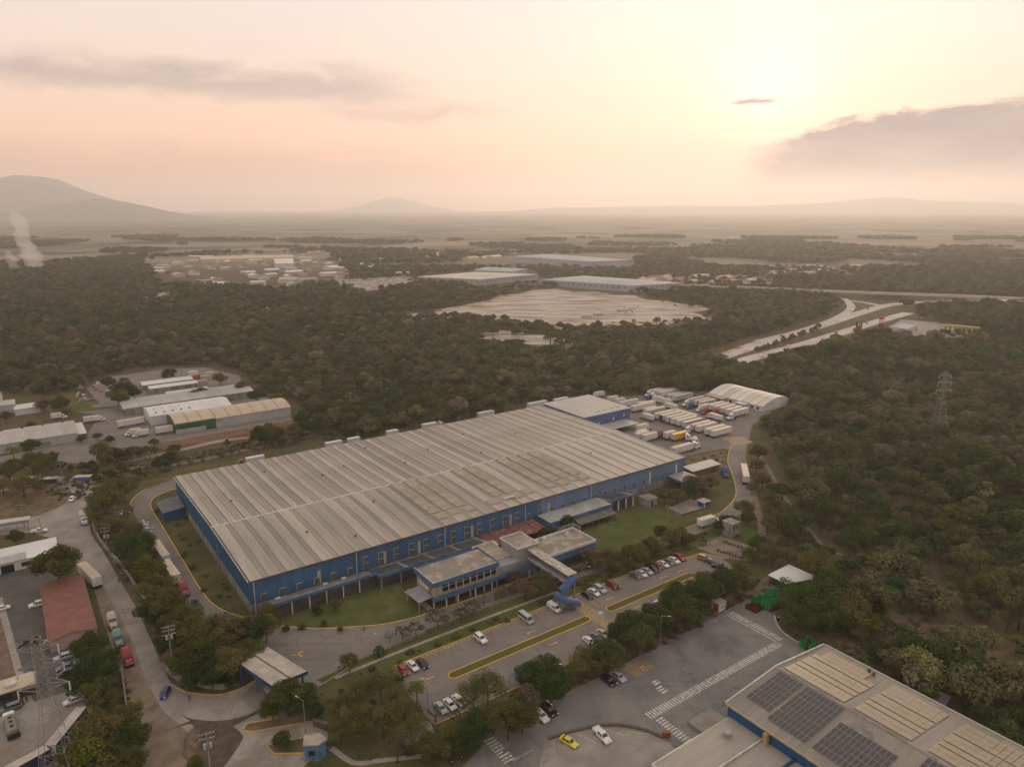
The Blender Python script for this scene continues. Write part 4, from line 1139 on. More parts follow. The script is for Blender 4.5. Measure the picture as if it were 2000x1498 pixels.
sl_l = (SRH - SEH) / (SR + .3); sl_r = (SEH - SRH) / (SW + .3 - SR)
pvL = pv_mesh('solar_panel', 1.92, 0.97, sl_l, M_pv)
pvR = pv_mesh('sky_tan_panel', 1.92, 1.30, sl_r, M_pvt)
cells = []
for (x0, nx, y0, y1) in ((2.4, 7, -1.2, -8.0), (2.4, 7, -8.0, -17.0), (2.4, 5, -18.4, -31.2), (2.4, 7, -34, -48), (2.4, 7, -50, -62)):
    ny = int((y0 - y1) / 1.0)
    for j in range(ny):
        for i in range(nx):
            x = x0 + .98 + i * 1.97 + (.22 if i >= 2 else 0) + (.22 if i >= 4 else 0)
            if y0 > -2 and i < 1: continue
            y = y0 - .5 - j * 1.0
            cells.append((x, y, zl(x) + .14, 'L'))
for (y0, y1) in ((-1.0, -16.6), (-17.8, -31.0), (-33.0, -47.0), (-49, -62)):
    ny = int((y0 - y1) / 1.33)
    for j in range(ny):
        for i in range(8):
            x = SR + 1.9 + i * 1.96 + (.3 if i >= 2 else 0) + (.3 if i >= 3 else 0) + (.35 if i >= 5 else 0)
            if x > SW - .9: continue
            if y0 > -2 and i >= 6 and (j < 1 or j > 8): continue
            cells.append((x, y0 - .66 - j * 1.33, zr(x) + .14, 'R'))
cells.sort(key=lambda c: -c[1] + abs(c[0] - 12) * .02)
rest = {'L': MB(), 'R': MB()}
cnt = {'L': 0, 'R': 0}
for x, y, z, s in cells:
    cnt[s] += 1
    if cnt[s] <= (200 if s == 'L' else 200):
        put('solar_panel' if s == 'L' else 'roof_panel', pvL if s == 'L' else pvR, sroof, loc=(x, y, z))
    else:
        sl = sl_l if s == 'L' else sl_r; hx = .93; hy = .44 if s == 'L' else .6
        rest[s].add([(x - hx, y - hy, z - hx * sl), (x + hx, y - hy, z + hx * sl), (x + hx, y + hy, z + hx * sl), (x - hx, y + hy, z - hx * sl)], [(0, 1, 2, 3)])
rest['L'].build('solar_panel_field', M_pv, sroof, kind='stuff')
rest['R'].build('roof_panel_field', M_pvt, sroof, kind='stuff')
mb = MB(); mb.add([(9, -18, zl(9) + .02), (15.5, -18.5, zl(15.5) + .02), (15.5, -24, zl(15.5) + .02), (12, -26, zl(12) + .02)], [(3, 2, 1, 0)]); mb.build('bare_roof_patch', M_slab, sroof)
for (x, y) in ((35.0, -13.3), (35.6, -11.9)):
    mb = MB(); mb.tube((x, y, zr(x)), (x, y, zr(x) + .5), .35, .35, 8); mb.tube((x, y, zr(x) + .5), (x, y, zr(x) + .9), .5, .2, 8); mb.build('roof_fan', M_louv, sroof)
sa = site('low_annex', 'low grey corrugated roof annex with blue walls and round roof vent at lower right', 'building', 47.2, -111.0)
mb = MB(); mb.box(0, 23.3, -60, 0, 0, 4.6); mb.build('wall', _M['deep_blue_sheet'], sa)
M_ann = corrugated('annex_grey_roof', (0.36, 0.31, 0.26), (0.29, 0.255, 0.215), 0.5, 1, bump=1.0)
mb = MB(); mb.quad((-.2, -8.2, 4.75), (23.3, -8.2, 5.25), (23.3, .2, 5.25), (-.2, .2, 4.75)); mb.build('roof', M_ann, sa)
mb = MB(); mb.quad((8, -60, 4.9), (23.3, -60, 5.2), (23.3, -8.5, 5.2), (8, -8.5, 4.9)); mb.build('lower_roof', M_ann, sa)
mb = MB(); mb.box(8, 23.3, -8.5, -8.2, 4.6, 5.5); mb.build('dividing_parapet', M_white, sa)
mb = MB(); mb.box(8, 23.3, -16.0, -15.7, 4.6, 5.9); mb.build('blue_parapet', _M['deep_blue_sheet'], sa)
mb = MB(); mb.box(-.4, 23.3, .2, .45, 4.4, 5.0); mb.box(-.45, -.2, -60, .2, 4.4, 5.0); mb.build('eaves_trim', M_white, sa)
mb = MB(); mb.box(17.3, 18.7, -4.2, -2.8, 5.0, 5.7); mb.tube((18, -3.5, 5.7), (18, -3.5, 6.2), .5, .5, 12); mb.tube((18, -3.5, 6.2), (18, -3.5, 6.45), .95, .85, 14); mb.build('roof_ventilator', M_greyroof, sa)
mb = MB(); mb.box(22.2, 23.2, -9.9, -8.9, 5.1, 7.6); mb.build('yellow_service_box', mat('ochre_service_box', (0.42, 0.30, 0.13), 0.7, var=0.3), sa)
sc2 = site('side_shelter', 'small grey shelter roof behind the solar building at the wood edge', 'shelter', 112, -136)
mb = MB(); mb.add([(0, 0, 3.8), (7, 1, 3.8), (7.2, 9.5, 3.9), (0, 9.2, 3.9), (0, 0, 3.65), (7, 1, 3.65), (7.2, 9.5, 3.75), (0, 9.2, 3.75)], [(0, 1, 2, 3), (7, 6, 5, 4), (0, 4, 5, 1), (1, 5, 6, 2), (2, 6, 7, 3), (3, 7, 4, 0)]); mb.build('roof', M_greyw, sc2)
for (x, y) in ((.4, .4), (6.6, 1.4), (6.8, 9), (.4, 8.8)):
    mb = MB(); mb.tube((x, y, 0), (x, y, 3.66), .08); mb.build('post', M_steel, sc2)
# loading ramp beside the right lot
rp = site('ramp_platform', 'small concrete ramp and platform against the solar building gable', 'ramp', 66.2, -109.6)
mb = MB(); mb.box(0, 8, .2, 6.5, 0, .9); mb.build('platform', M_conc, rp)
mb = MB()
for i in range(5): mb.tube((-4 + i * 2.4, 6.6, 0), (-4 + i * 2.4, 6.6, 1.5 + .2 * i), .05)
mb.tube((-4, 6.6, 1.4), (5.6, 6.6, 2.2), .05); mb.build('railing', M_steel, rp)
# curved low wall of the taxi court
cw = thing('curved_low_wall', 'long curved brown kerb wall behind the yellow taxi', 'wall', (0, 0, 0))
b = MB(); l = offset_path(court, .3); r = offset_path(court, -.3)
b.loft([[(l[i].x, l[i].y, 0), (r[i].x, r[i].y, 0), (r[i].x, r[i].y, .55), (l[i].x, l[i].y, .55)] for i in range(len(court))]); b.build('wall', mat('brown_wall', (0.13, 0.095, 0.072), 0.9, var=0.3, scale=0.7), cw)
cw2 = thing('court_edge_wall', 'short straight low wall at the bottom edge of the taxi court', 'wall', (0, 0, 0))
b = MB(); p0, p1 = G(1000, 1490), G(1041, 1468); d = (p1 - p0).normalized(); b.obox((p0 + p1) / 2, d, Vector((-d.y, d.x, 0)), (p1 - p0).length, .5, 0, .6); b.build('wall', M_plinth, cw2)

# ------------------------------------------------------------------ vehicles
M_tyre = mat('tyre_rubber', (0.014, 0.014, 0.014), 0.9, var=0.2, coord='object')
M_rim = mat('wheel_rim', (0.30, 0.30, 0.30), 0.4, metal=0.5, var=0.2, coord='object')
M_cgl = mat('car_glass', (0.012, 0.014, 0.016), 0.08, spec=0.6)
M_hl = mat('headlight_lens', (0.55, 0.55, 0.52), 0.15, spec=0.6)
M_tl = mat('taillight_lens', (0.30, 0.012, 0.010), 0.25, spec=0.5)
M_under = mat('chassis_black', (0.020, 0.019, 0.018), 0.7, var=0.3, coord='object')
PAINT = {k: paint(k + '_vehicle_paint', c, r) for k, (c, r) in dict(
    white=((0.62, 0.60, 0.57), .35), silver=((0.36, 0.36, 0.37), .3), grey=((0.13, 0.13, 0.135), .3), black=((0.012, 0.012, 0.014), .25), red=((0.30, 0.022, 0.018), .3),
    maroon=((0.16, 0.022, 0.020), .3), blue=((0.020, 0.035, 0.14), .3), yellow=((0.62, 0.48, 0.03), .35), orange=((0.36, 0.13, 0.05), .4), teal=((0.15, 0.235, 0.20), .35),
    beige=((0.42, 0.36, 0.27), .45), olive=((0.085, 0.080, 0.055), .5), navy=((0.022, 0.030, 0.085), .5), darkgreen=((0.03, 0.05, 0.04), .4), bluecab=((0.02, 0.07, 0.25), .35)).items()}


def wheel_mesh(r, w):
    b = MB(); n = 14
    rg_ = lambda rr, y: [(rr * math.cos(2 * PI * i / n), y, rr * math.sin(2 * PI * i / n)) for i in range(n)]
    b.loft([rg_(r * .62, -w / 2), rg_(r * .95, -w / 2), rg_(r, -w * .35), rg_(r, w * .35), rg_(r * .95, w / 2), rg_(r * .62, w / 2)], 0, True, False)
    b.loft([rg_(r * .12, -w * .50), rg_(r * .62, -w * .42)], 1, True, True); b.loft([rg_(r * .62, w * .42), rg_(r * .12, w * .50)], 1, True, True)
    return b.mesh('wheel', [M_tyre, M_rim])


WH = {'car': wheel_mesh(.33, .22), 'suv': wheel_mesh(.38, .25), 'truck': wheel_mesh(.50, .30), 'moto': wheel_mesh(.31, .11)}

# body shapes: L, W, wheel, axles, deck stations (x, z top, half width), glass: base z, base x0 x1, roof x0 x1, roof z, half widths
SHAPES = {
    'sedan': dict(L=4.45, W=1.74, wh='car', ax=(1.35, -1.30), st=[(-2.22, .72, .78), (-2.1, .92, .84), (-1.45, .98, .87), (-.8, .96, .87), (.9, .94, .87), (1.5, .88, .86), (2.05, .74, .82), (2.22, .55, .74)], g=(.94, -1.62, 1.15, -.85, .30, 1.44, .78, .60)),
    'hatch': dict(L=3.9, W=1.68, wh='car', ax=(1.2, -1.2), st=[(-1.95, .75, .78), (-1.85, .98, .83), (-1.2, 1.0, .84), (.8, .96, .84), (1.3, .90, .83), (1.8, .75, .79), (1.95, .55, .72)], g=(.96, -1.85, 1.10, -1.45, .25, 1.50, .76, .62)),
    'suv': dict(L=4.7, W=1.88, wh='suv', ax=(1.42, -1.40), st=[(-2.35, .85, .86), (-2.25, 1.1, .92), (-1.4, 1.13, .94), (.9, 1.1, .94), (1.5, 1.05, .93), (2.15, .92, .90), (2.35, .65, .82)], g=(1.10, -2.22, 1.15, -1.85, .35, 1.74, .86, .70)),
    'pickup': dict(L=5.2, W=1.85, wh='suv', ax=(1.65, -1.55), st=[(-2.6, .98, .88), (-2.5, 1.05, .91), (-1.2, 1.08, .92), (.9, 1.08, .92), (1.6, 1.02, .91), (2.4, .90, .88), (2.6, .62, .80)], g=(1.06, -.75, 1.30, -.45, .55, 1.70, .84, .68)),
    'van': dict(L=4.8, W=1.80, wh='car', ax=(1.55, -1.50), st=[(-2.4, 1.0, .84), (-2.3, 1.12, .88), (-.8, 1.14, .89), (1.4, 1.12, .89), (1.9, 1.0, .88), (2.3, .82, .84), (2.4, .60, .78)], g=(1.10, -2.32, 1.75, -2.15, 1.05, 1.90, .86, .76)),
    'minibus': dict(L=5.4, W=1.88, wh='car', ax=(1.85, -1.55), st=[(-2.7, 1.0, .88), (-2.6, 1.12, .92), (-.8, 1.15, .93), (1.9, 1.12, .93), (2.3, 1.0, .91), (2.6, .82, .87), (2.7, .60, .80)], g=(1.10, -2.62, 2.20, -2.5, 1.55, 2.12, .90, .80)),
}


def car_meshes(shape):
    s = SHAPES[shape]; L2 = s['L'] / 2
    b = MB(); rings = []
    for x, zt, hw in s['st']:
        zb = .26 if abs(x) < L2 - .3 else .34
        rings.append([(x, -hw * .90, zb), (x, hw * .90, zb), (x, hw, zb + .18), (x, hw, zt - .16), (x, hw * .90, zt - .02), (x, 0, zt + .02), (x, -hw * .90, zt - .02), (x, -hw, zt - .16), (x, -hw, zb + .18)])
    b.loft(rings)
    bz, x0, x1, r0, r1, rz, hb, hr = s['g']
    base = [(x0, -hb, bz), (x1, -hb, bz), (x1, hb, bz), (x0, hb, bz)]
    mid = [(r0 - .06, -hr, rz - .05), (r1 + .10, -hr, rz - .05), (r1 + .10, hr, rz - .05), (r0 - .06, hr, rz - .05)]
    top = [(r0 + .12, -hr + .12, rz), (r1 - .05, -hr + .12, rz), (r1 - .05, hr - .12, rz), (r0 + .12, hr - .12, rz)]
    b.loft([base, mid, top])
    if shape == 'pickup':
        b.box(-2.5, -.80, -.90, -.78, 1.02, 1.22); b.box(-2.5, -.80, .78, .90, 1.02, 1.22); b.box(-2.58, -2.5, -.90, .90, 1.0, 1.22)
    for sy in (-1, 1): b.box(x1 - .45, x1 - .25, sy * (hb + .06) - .09, sy * (hb + .06) + .09, bz + .02, bz + .16)
    body = b
    lerp = lambda p, q, t: tuple(p[i] + (q[i] - p[i]) * t for i in range(3))

    def pane(a, bb, c, d, n, m0=.08, m1=.10):
        """pane inset in the face a b (bottom) c d (top), pushed out along n"""
        q = []
        for (s_, t_) in ((m0, m1), (1 - m0, m1), (1 - m0, 1 - m1), (m0, 1 - m1)):
            lo = lerp(a, bb, s_); hi = lerp(d, c, s_); p = lerp(lo, hi, t_)
            q.append((p[0] + n[0] * .012, p[1] + n[1] * .012, p[2] + n[2] * .012))
        return q
    ws = MB().quad(*pane(base[1], base[2], mid[2], mid[1], (1, 0, .5)))
    rw = MB().quad(*pane(base[3], base[0], mid[0], mid[3], (-1, 0, .5)))
    sides = []
    nwin = 2 if shape in ('pickup',) else 3 if shape in ('suv', 'minibus', 'van') else 2
    for (a, bb, c, d, n) in ((base[0], base[1], mid[1], mid[0], (0, -1, .3)), (base[2], base[3], mid[3], mid[2], (0, 1, .3))):
        m_ = MB()
        for k in range(nwin):
            if shape == 'van' and ((k == 0 and n[1] < 0) or (k == 2 and n[1] > 0) or k == 1): continue
            t0, t1 = k / nwin, (k + 1) / nwin
            m_.quad(*pane(lerp(a, bb, t0), lerp(a, bb, t1), lerp(d, c, t1), lerp(d, c, t0), n, .06, .12))
        sides.append(m_)
    xf = s['st'][-2][0]; hwf = s['st'][-2][2]; zf_ = s['st'][-2][1]
    hl = MB().box(-.10, .22, -.17, .17, -.09, .05); tl = MB().box(-.06, .04, -.14, .14, -.13, .12)
    xr = s['st'][0][0]; hwr = s['st'][0][2]; zr_ = s['st'][1][1]
    return dict(body=body, ws=ws.mesh('windscreen', M_cgl), rw=rw.mesh('rear_window', M_cgl), sides=[q.mesh('side_windows', M_cgl) for q in sides], hl=hl.mesh('headlight', M_hl), tl=tl.mesh('taillight', M_tl),
                hlp=(xf, hwf - .14, zf_ - .12), tlp=(xr - .02, hwr - .12, zr_ - .18), s=s, bodies={})


CM = {k: car_meshes(k) for k in SHAPES}


def car(shape, colr, p, heading, label, group=None, name='parked_car', cat='car', roofc=None):
    c = CM[shape]
    o = thing(name, label, cat, (p[0], p[1], p[2] if len(p) > 2 else .03), heading, group)
    key = colr
    if key not in c['bodies']: c['bodies'][key] = c['body'].mesh('body', PAINT[colr])
    put('body', c['bodies'][key], o)
    put('windscreen', c['ws'], o); put('rear_window', c['rw'], o)
    for q in c['sides']: put('side_windows', q, o)
    s = c['s']; w = WH[s['wh']]; r = .33 if s['wh'] == 'car' else .38
    for x in s['ax']:
        for sy in (-1, 1): put('wheel', w, o, loc=(x, sy * (s['W'] / 2 - .12), r))
    for sy in (-1, 1):
        put('headlight', c['hl'], o, loc=(c['hlp'][0], sy * c['hlp'][1], c['hlp'][2])); put('taillight', c['tl'], o, loc=(c['tlp'][0], sy * c['tlp'][1], c['tlp'][2]))
    return o


GP = 'cars in the staff car park'
dn = ANG - PI / 2; up_ = ANG + PI / 2
CARS = [
    ('suv', 'white', 938.7, 1246, dn, 'white estate car alone among empty bays near the left of the upper row', GP), ('minibus', 'silver', 1027, 1207, dn, 'silver minibus with dark windows in the upper row of bays', GP),
    ('van', 'white', 1082, 1186, dn, 'white panel van beside the yellow painted walkway', GP), ('sedan', 'black', 1147, 1161, dn, 'black saloon just right of the painted walkway', GP),
    ('sedan', 'white', 1160, 1155.5, dn, 'white saloon between the black saloon and a silver off roader', GP), ('suv', 'silver', 1172, 1150, dn, 'silver off roader right of a white saloon near the footbridge stair', GP),
    ('suv', 'maroon', 1196, 1142, dn, 'maroon car with people standing beside it', GP),
    ('sedan', 'grey', 1241, 1122.5, dn, 'dark grey saloon at the left end of the long row of nine', GP), ('sedan', 'white', 1253, 1119, dn, 'white saloon second from the left in the long row of nine', GP),
    ('sedan', 'silver', 1264, 1114, dn, 'silver saloon third from the left in the long row of nine', GP), ('pickup', 'black', 1274, 1109.5, dn, 'black pickup in the long row of nine', GP),
    ('hatch', 'red', 1285, 1105, dn, 'red hatchback between a black pickup and a white saloon', GP), ('sedan', 'white', 1295.5, 1100.5, dn, 'white saloon just right of the red hatchback', GP),
    ('sedan', 'grey', 1306, 1096.5, dn, 'grey saloon third from the right in the long row of nine', GP), ('sedan', 'white', 1316.5, 1093, dn, 'white saloon second from the right in the long row of nine', GP),
    ('suv', 'red', 1327, 1088, dn, 'red off roader at the right end of the long row of nine', GP),
    ('suv', 'orange', 1376, 1090, dn + .35, 'dusty orange car nearest the parked motorcycles', GP), ('sedan', 'darkgreen', 1389, 1096, dn + .35, 'dark green car at the right end wall of the car park', GP), ('pickup', 'black', 1406, 1105, dn + .6, 'black pickup half under trees at the right end of the car park', GP),
    ('hatch', 'red', 788, 1308, dn, 'red hatchback at the far left corner of the car park', GP), ('sedan', 'white', 806, 1299, dn, 'white saloon between the red hatchback and a black car', GP), ('sedan', 'black', 825, 1294, dn, 'black car third from the left corner of the car park', GP),
    ('sedan', 'silver', 861, 1381, dn, 'silver saloon leftmost in the lower row under the trees', GP), ('sedan', 'white', 879, 1374, dn, 'white saloon in the middle of the three lower left cars', GP), ('sedan', 'white', 896, 1366, dn, 'white saloon rightmost of the three lower left cars half under a tree', GP),
    ('sedan', 'white', 1151, 1251, dn, 'white saloon left of two more under the trees by the fork arrow', GP), ('sedan', 'grey', 1165, 1243, dn, 'dark grey saloon between two pale cars by the fork arrow', GP), ('sedan', 'beige', 1177, 1236, dn, 'beige car partly under the tree by the fork arrow', GP),
    ('sedan', 'white', 1290, 1180, dn, 'white car almost hidden by trees in the lower row', GP),
    ('suv', 'black', 1188, 1327, dn, 'black off roader parked beside a silver saloon on the neighbouring lot', 'cars on the neighbouring lot'), ('sedan', 'silver', 1208, 1320, dn, 'silver saloon beside the yellow hatched patch', 'cars on the neighbouring lot'),
    ('suv', 'white', 1056, 1397, dn, 'white boxy car parked beside a black off roader near the curved wall', 'cars on the neighbouring lot'), ('suv', 'black', 1073, 1385, dn, 'black off roader touching the tree shade beside the white boxy car', 'cars on the neighbouring lot'),
    ('pickup', 'white', 1176, 1435, dn - .12, 'white pickup reversed against the curved low wall', None),
    ('suv', 'white', 74, 1179, ANG + .02 + PI, 'white off roader on the dark lot nosing away from the red roof', 'cars on the left lot'), ('pickup', 'black', 56, 1254, ANG + PI, 'black pickup on the dark lot left of the pale saloon', 'cars on the left lot'),
    ('sedan', 'teal', 104, 1247, ANG + PI, 'pale greenish saloon below the red roofed shed', 'cars on the left lot'), ('suv', 'silver', 125, 1282, ANG + PI, 'silver estate car by the trees on the dark lot', 'cars on the left lot'),
    ('sedan', 'grey', 129, 1301, ANG + PI, 'dark grey car upper of two under the trees on the dark lot', 'cars on the left lot'), ('hatch', 'black', 129, 1313, ANG + PI, 'black car lower of two under the trees on the dark lot', 'cars on the left lot'),
    ('sedan', 'white', 144, 1366, ANG + PI + .1, 'white car at the bottom edge of the dark lot', 'cars on the left lot'), ('suv', 'grey', 19, 1382, ANG + PI + .1, 'grey estate car beside the tank lorry', 'cars on the left lot'),
    ('hatch', 'white', 4, 1187, ANG, 'white car cut by the left picture edge', 'cars on the left lot'),
    ('hatch', 'blue', 322, 1352, ANG - 2.1, 'small dark blue car driving up to the site gate', None), ('hatch', 'white', 140, 974, ANG - 1.9, 'small white car leaving the roundabout', None),
    ('suv', 'black', 158, 962, ANG - 1.1, 'dark car at the edge of the roundabout road', None), ('pickup', 'white', 77, 1036, ANG - .3, 'white pickup beside the long pale canopy left of the street', None),
]
for sh_, c_, x, y, hd, lab, grp in CARS:
    z = .75
    p = G(x, y, z)
    car(sh_, c_, (p.x, p.y, .05), hd, lab, grp)
p = G(1111, 1447, .7)
tx = car('sedan', 'yellow', (p.x, p.y, .05), dn - .05 + .25, 'yellow taxi standing in the court by the curved wall', None, 'taxi', 'taxi')
MB().box(-.12, .12, -.35, .35, 1.45, 1.58).build('roof_sign', M_white, tx)


# ---- lorries
def box_mesh(L, Wd, z0, z1, side, roof, ribs=True):
    b = MB(); b.box(0, L, -Wd / 2, Wd / 2, z0, z1, 0, 1)
    if ribs:
        n = max(3, int(L / 1.5))
        for i in range(n + 1):
            x = .06 + (L - .12) * i / n
            for sy in (-1, 1): b.box(x - .05, x + .05, sy * (Wd / 2 + .02) - .02, sy * (Wd / 2 + .02) + .02, z0 + .05, z1 - .05, 0)
    b.box(-.02, L + .02, -Wd / 2 - .03, -Wd / 2 + .02, z1 - .08, z1 + .05, 0); b.box(-.02, L + .02, Wd / 2 - .02, Wd / 2 + .03, z1 - .08, z1 + .05, 0)
    return b.mesh('container', [side, roof])


M_tside = mat('trailer_white', (0.56, 0.55, 0.54), 0.5, col2=(0.47, 0.45, 0.43), scale=0.5, coord='object')
M_troof = mat('trailer_roof_sun_tan', (0.52, 0.42, 0.31), 0.6, col2=(0.44, 0.35, 0.26), scale=0.6, coord='object')  # dusty roof; warmth of the skimming sun is put into the tan
M_tgrey = mat('trailer_grey', (0.36, 0.35, 0.35), 0.55, var=0.2, scale=0.5, coord='object')
M_tor = mat('container_orange', (0.38, 0.12, 0.035), 0.55, var=0.2, coord='object')
M_tyel = mat('container_yellow', (0.60, 0.34, 0.02), 0.5, var=0.15, coord='object')
M_tnavy = mat('container_navy', (0.022, 0.028, 0.075), 0.55, var=0.3, coord='object')
M_tpale = mat('container_roof_pale', (0.42, 0.36, 0.29), 0.7, var=0.25, coord='object')
TS = {'white': (M_tside, M_troof), 'grey': (M_tgrey, M_troof), 'orange': (M_tor, M_troof), 'yellow': (M_tyel, M_tyel), 'navy': (M_tnavy, M_tpale), 'pale': (M_tside, M_tside)}
_TB = {}


def trailer(p, hd, L, colr, label, group=None, legs=True, name='semi_trailer', cat='trailer', open_door=False):
    """base point p = ground under the rear doors; runs along heading hd"""
    o = thing(name, label, cat, (p[0], p[1], .05), hd, group)
    key = (round(L), colr)
    if key not in _TB: _TB[key] = box_mesh(round(L), 2.55, 1.15, 3.95, *TS[colr])
    L = round(L)
    put('container', _TB[key], o)
    if 'chassis%d' % L not in _TB:
        b = MB(); b.box(.4, L - .3, -.5, -.35, .75, 1.14); b.box(.4, L - .3, .35, .5, .75, 1.14); b.box(.1, .25, -1.2, 1.2, .5, .75); b.box(.4, 3.6, -.9, .9, .55, .75)
        _TB['chassis%d' % L] = b.mesh('chassis', M_under)
        d = MB(); d.box(-.06, -.004, .03, 1.2, 1.2, 3.85, 0); d.box(-.06, -.004, -1.2, -.03, 1.2, 3.85, 0)
        for y in (-.75, -.2, .2, .75): d.tube((-.09, y, 1.25), (-.09, y, 3.8), .03, n=4, mi=1)
        _TB['door'] = d.mesh('rear_doors', [M_tside, M_steel])
        g = MB(); g.box(-.12, .12, -.1, .1, 0, 1.14); g.box(-.22, .22, -.18, .18, 0, .06)
        _TB['leg'] = g.mesh('landing_leg', M_under)
    put('chassis', _TB['chassis%d' % L], o)
    if not open_door: put('rear_doors', _TB['door'], o)
    else: MB().box(-.03, -.004, -1.15, 1.15, 1.2, 3.85).build('dark_opening', M_black, o)
    for x in (1.2, 2.4):
        for y in (-1.05, 1.05): put('wheel', WH['truck'], o, loc=(x, y, .5))
    if legs and L > 6:
        for y in (-.8, .8): put('landing_leg', _TB['leg'], o, loc=(L * .74, y, 0))
    return o


def tractor_body():
    b = MB()
    b.loft([[(x, -hw, zb), (x, hw, zb), (x, hw, zt - .15), (x, hw - .18, zt), (x, -hw + .18, zt), (x, -hw, zt - .15)] for x, hw, zb, zt in ((.9, .95, .9, 1.85), (1.6, .92, .8, 1.78), (2.4, .85, .6, 1.62), (2.6, .75, .6, 1.3))])
    b.loft([[(x, -1.15, .9), (x, 1.15, .9), (x, 1.15, zt - .2), (x, .98, zt), (x, -.98, zt), (x, -1.15, zt - .2)] for x, zt in ((-1.6, 3.5), (-.2, 3.4), (.35, 2.9), (.95, 2.05))])
    b.loft([[(x, -.95, z0), (x, .95, z0), (x, .85, z1), (x, -.85, z1)] for x, z0, z1 in ((-1.5, 3.3, 3.95), (-.6, 3.3, 3.8), (.1, 3.1, 3.2))])
    return b


TRB = tractor_body(); _TR = {}
TW = MB(); TW.quad((.42, -.95, 2.78), (.97, -.95, 2.12), (.97, .95, 2.12), (.42, .95, 2.78)); TWM = TW.mesh('windscreen', M_cgl)
TSW = MB(); TSW.quad((-.5, 0, 2.2), (.6, 0, 2.2), (.25, 0, 2.75), (-.5, 0, 2.9)); TSWM = TSW.mesh('side_window', M_cgl)
TCH = MB(); TCH.box(-3.6, 2.3, -.45, .45, .55, .95); TCH.box(-3.2, -1.9, -.6, .6, .95, 1.15); TCH.box(2.55, 2.75, -1.1, 1.1, .4, .8); TCHM = TCH.mesh('chassis', M_under)
TTK = MB(); TTK.tube((-1.5, 0, .7), (.2, 0, .7), .32, n=8); TTKM = TTK.mesh('fuel_tank', M_rim)
TEX = MB(); TEX.tube((0, 0, 1.0), (0, 0, 4.1), .08, n=6); TEXM = TEX.mesh('exhaust', M_rim)
TGR = MB(); TGR.box(2.58, 2.64, -.5, .5, .75, 1.35); TGRM = TGR.mesh('grille', M_rim)


def tractor(p, hd, colr, label, group=None):
    o = thing('lorry_tractor', label, 'lorry', (p[0], p[1], .05), hd, group)
    if colr not in _TR: _TR[colr] = TRB.mesh('cab', PAINT[colr])
    put('cab', _TR[colr], o); put('windscreen', TWM, o); put('chassis', TCHM, o); put('grille', TGRM, o)
    for sy in (-1, 1):
        put('side_window', TSWM, o, loc=(0, sy * 1.165, 0)); put('fuel_tank', TTKM, o, loc=(0, sy * .9, 0)); put('exhaust', TEXM, o, loc=(-1.75, sy * 1.0, 0))
        put('headlight', CM['sedan']['hl'], o, loc=(2.48, sy * .72, 1.1)); put('wheel', WH['truck'], o, loc=(1.8, sy * .98, .5))
        for x in (-2.0, -3.1): put('wheel', WH['truck'], o, loc=(x, sy * .95, .5))
    return o


_BT = {}


def box_truck(p, hd, L, label, group=None, colr='white', cabc='white'):
    """rigid lorry: box of length L behind a short bonneted cab; p = ground under the rear"""
    o = thing('box_lorry', label, 'lorry', (p[0], p[1], .05), hd, group); L = round(L)
    if ('b', L, colr) not in _BT: _BT[('b', L, colr)] = box_mesh(L, 2.4, 1.1, 3.5, *TS[colr])
    put('box_body', _BT[('b', L, colr)], o)
    if ('c', cabc) not in _BT:
        b = MB()
        b.loft([[(x, -hw, .6), (x, hw, .6), (x, hw, zt - .15), (x, hw - .15, zt), (x, -hw + .15, zt), (x, -hw, zt - .15)] for x, hw, zt in ((.15, 1.05, 2.55), (1.0, 1.05, 2.55), (1.45, 1.0, 1.75), (2.3, .92, 1.5), (2.5, .85, 1.1))])
        _BT[('c', cabc)] = b.mesh('cab', PAINT[cabc])
        b = MB(); b.quad((1.06, -.88, 2.42), (1.45, -.86, 1.80), (1.45, .86, 1.80), (1.06, .88, 2.42)); _BT['ws'] = b.mesh('windscreen', M_cgl)
        b = MB(); b.quad((.3, 0, 1.75), (1.2, 0, 1.75), (.95, 0, 2.35), (.3, 0, 2.35)); _BT['sw'] = b.mesh('side_window', M_cgl)
    if ('f', L) not in _BT: _BT[('f', L)] = MB().box(.2, L + 2.2, -.5, .5, .6, 1.08).mesh('chassis', M_under)
    put('chassis', _BT[('f', L)], o)
    put('cab', _BT[('c', cabc)], o, loc=(L, 0, 0)); put('windscreen', _BT['ws'], o, loc=(L, 0, 0))
    for sy in (-1, 1):
        put('side_window', _BT['sw'], o, loc=(L, sy * 1.06, 0)); put('wheel', WH['truck'], o, loc=(L + 1.6, sy * .95, .5)); put('wheel', WH['truck'], o, loc=(1.6, sy * .95, .5))
        put('headlight', CM['sedan']['hl'], o, loc=(L + 2.38, sy * .7, 1.05))
    return o


YG = 'trailers in the lorry yard'
MR = [(69.4, 'white'), (65.4, 'white'), (61.2, 'grey'), (57.5, 'white'), (53.8, 'white'), (49.5, 'grey'), (43.8, 'orange'), (40.5, 'white'), (34.6, 'white'), (30.9, 'white')]
for i, (v, c) in enumerate(MR):
    trailer(B(236.4, v), ANG, 14, c, '%s trailer in the long middle row of the lorry yard, %s from the back' % (c, ordinal(i)), YG, open_door=(i == 1))
tractor(B(232.6, 43.6), ANG + PI, 'white', 'white tractor unit coupled to the orange trailer', 'tractor units')
trailer(B(252.2, 69.6), ANG - PI / 2, 15, 'white', 'white trailer lying crosswise behind the long middle row', YG)
for i, (v, c) in enumerate(((107.8, 'white'), (104.0, 'white'), (100.4, 'white'), (93.5, 'white'), (89.4, 'grey'))):
    trailer(B(272.8, v), ANG, 16, c, '%s trailer in the farthest row of the lorry yard, %s from the back' % (c, ordinal(i)), YG)
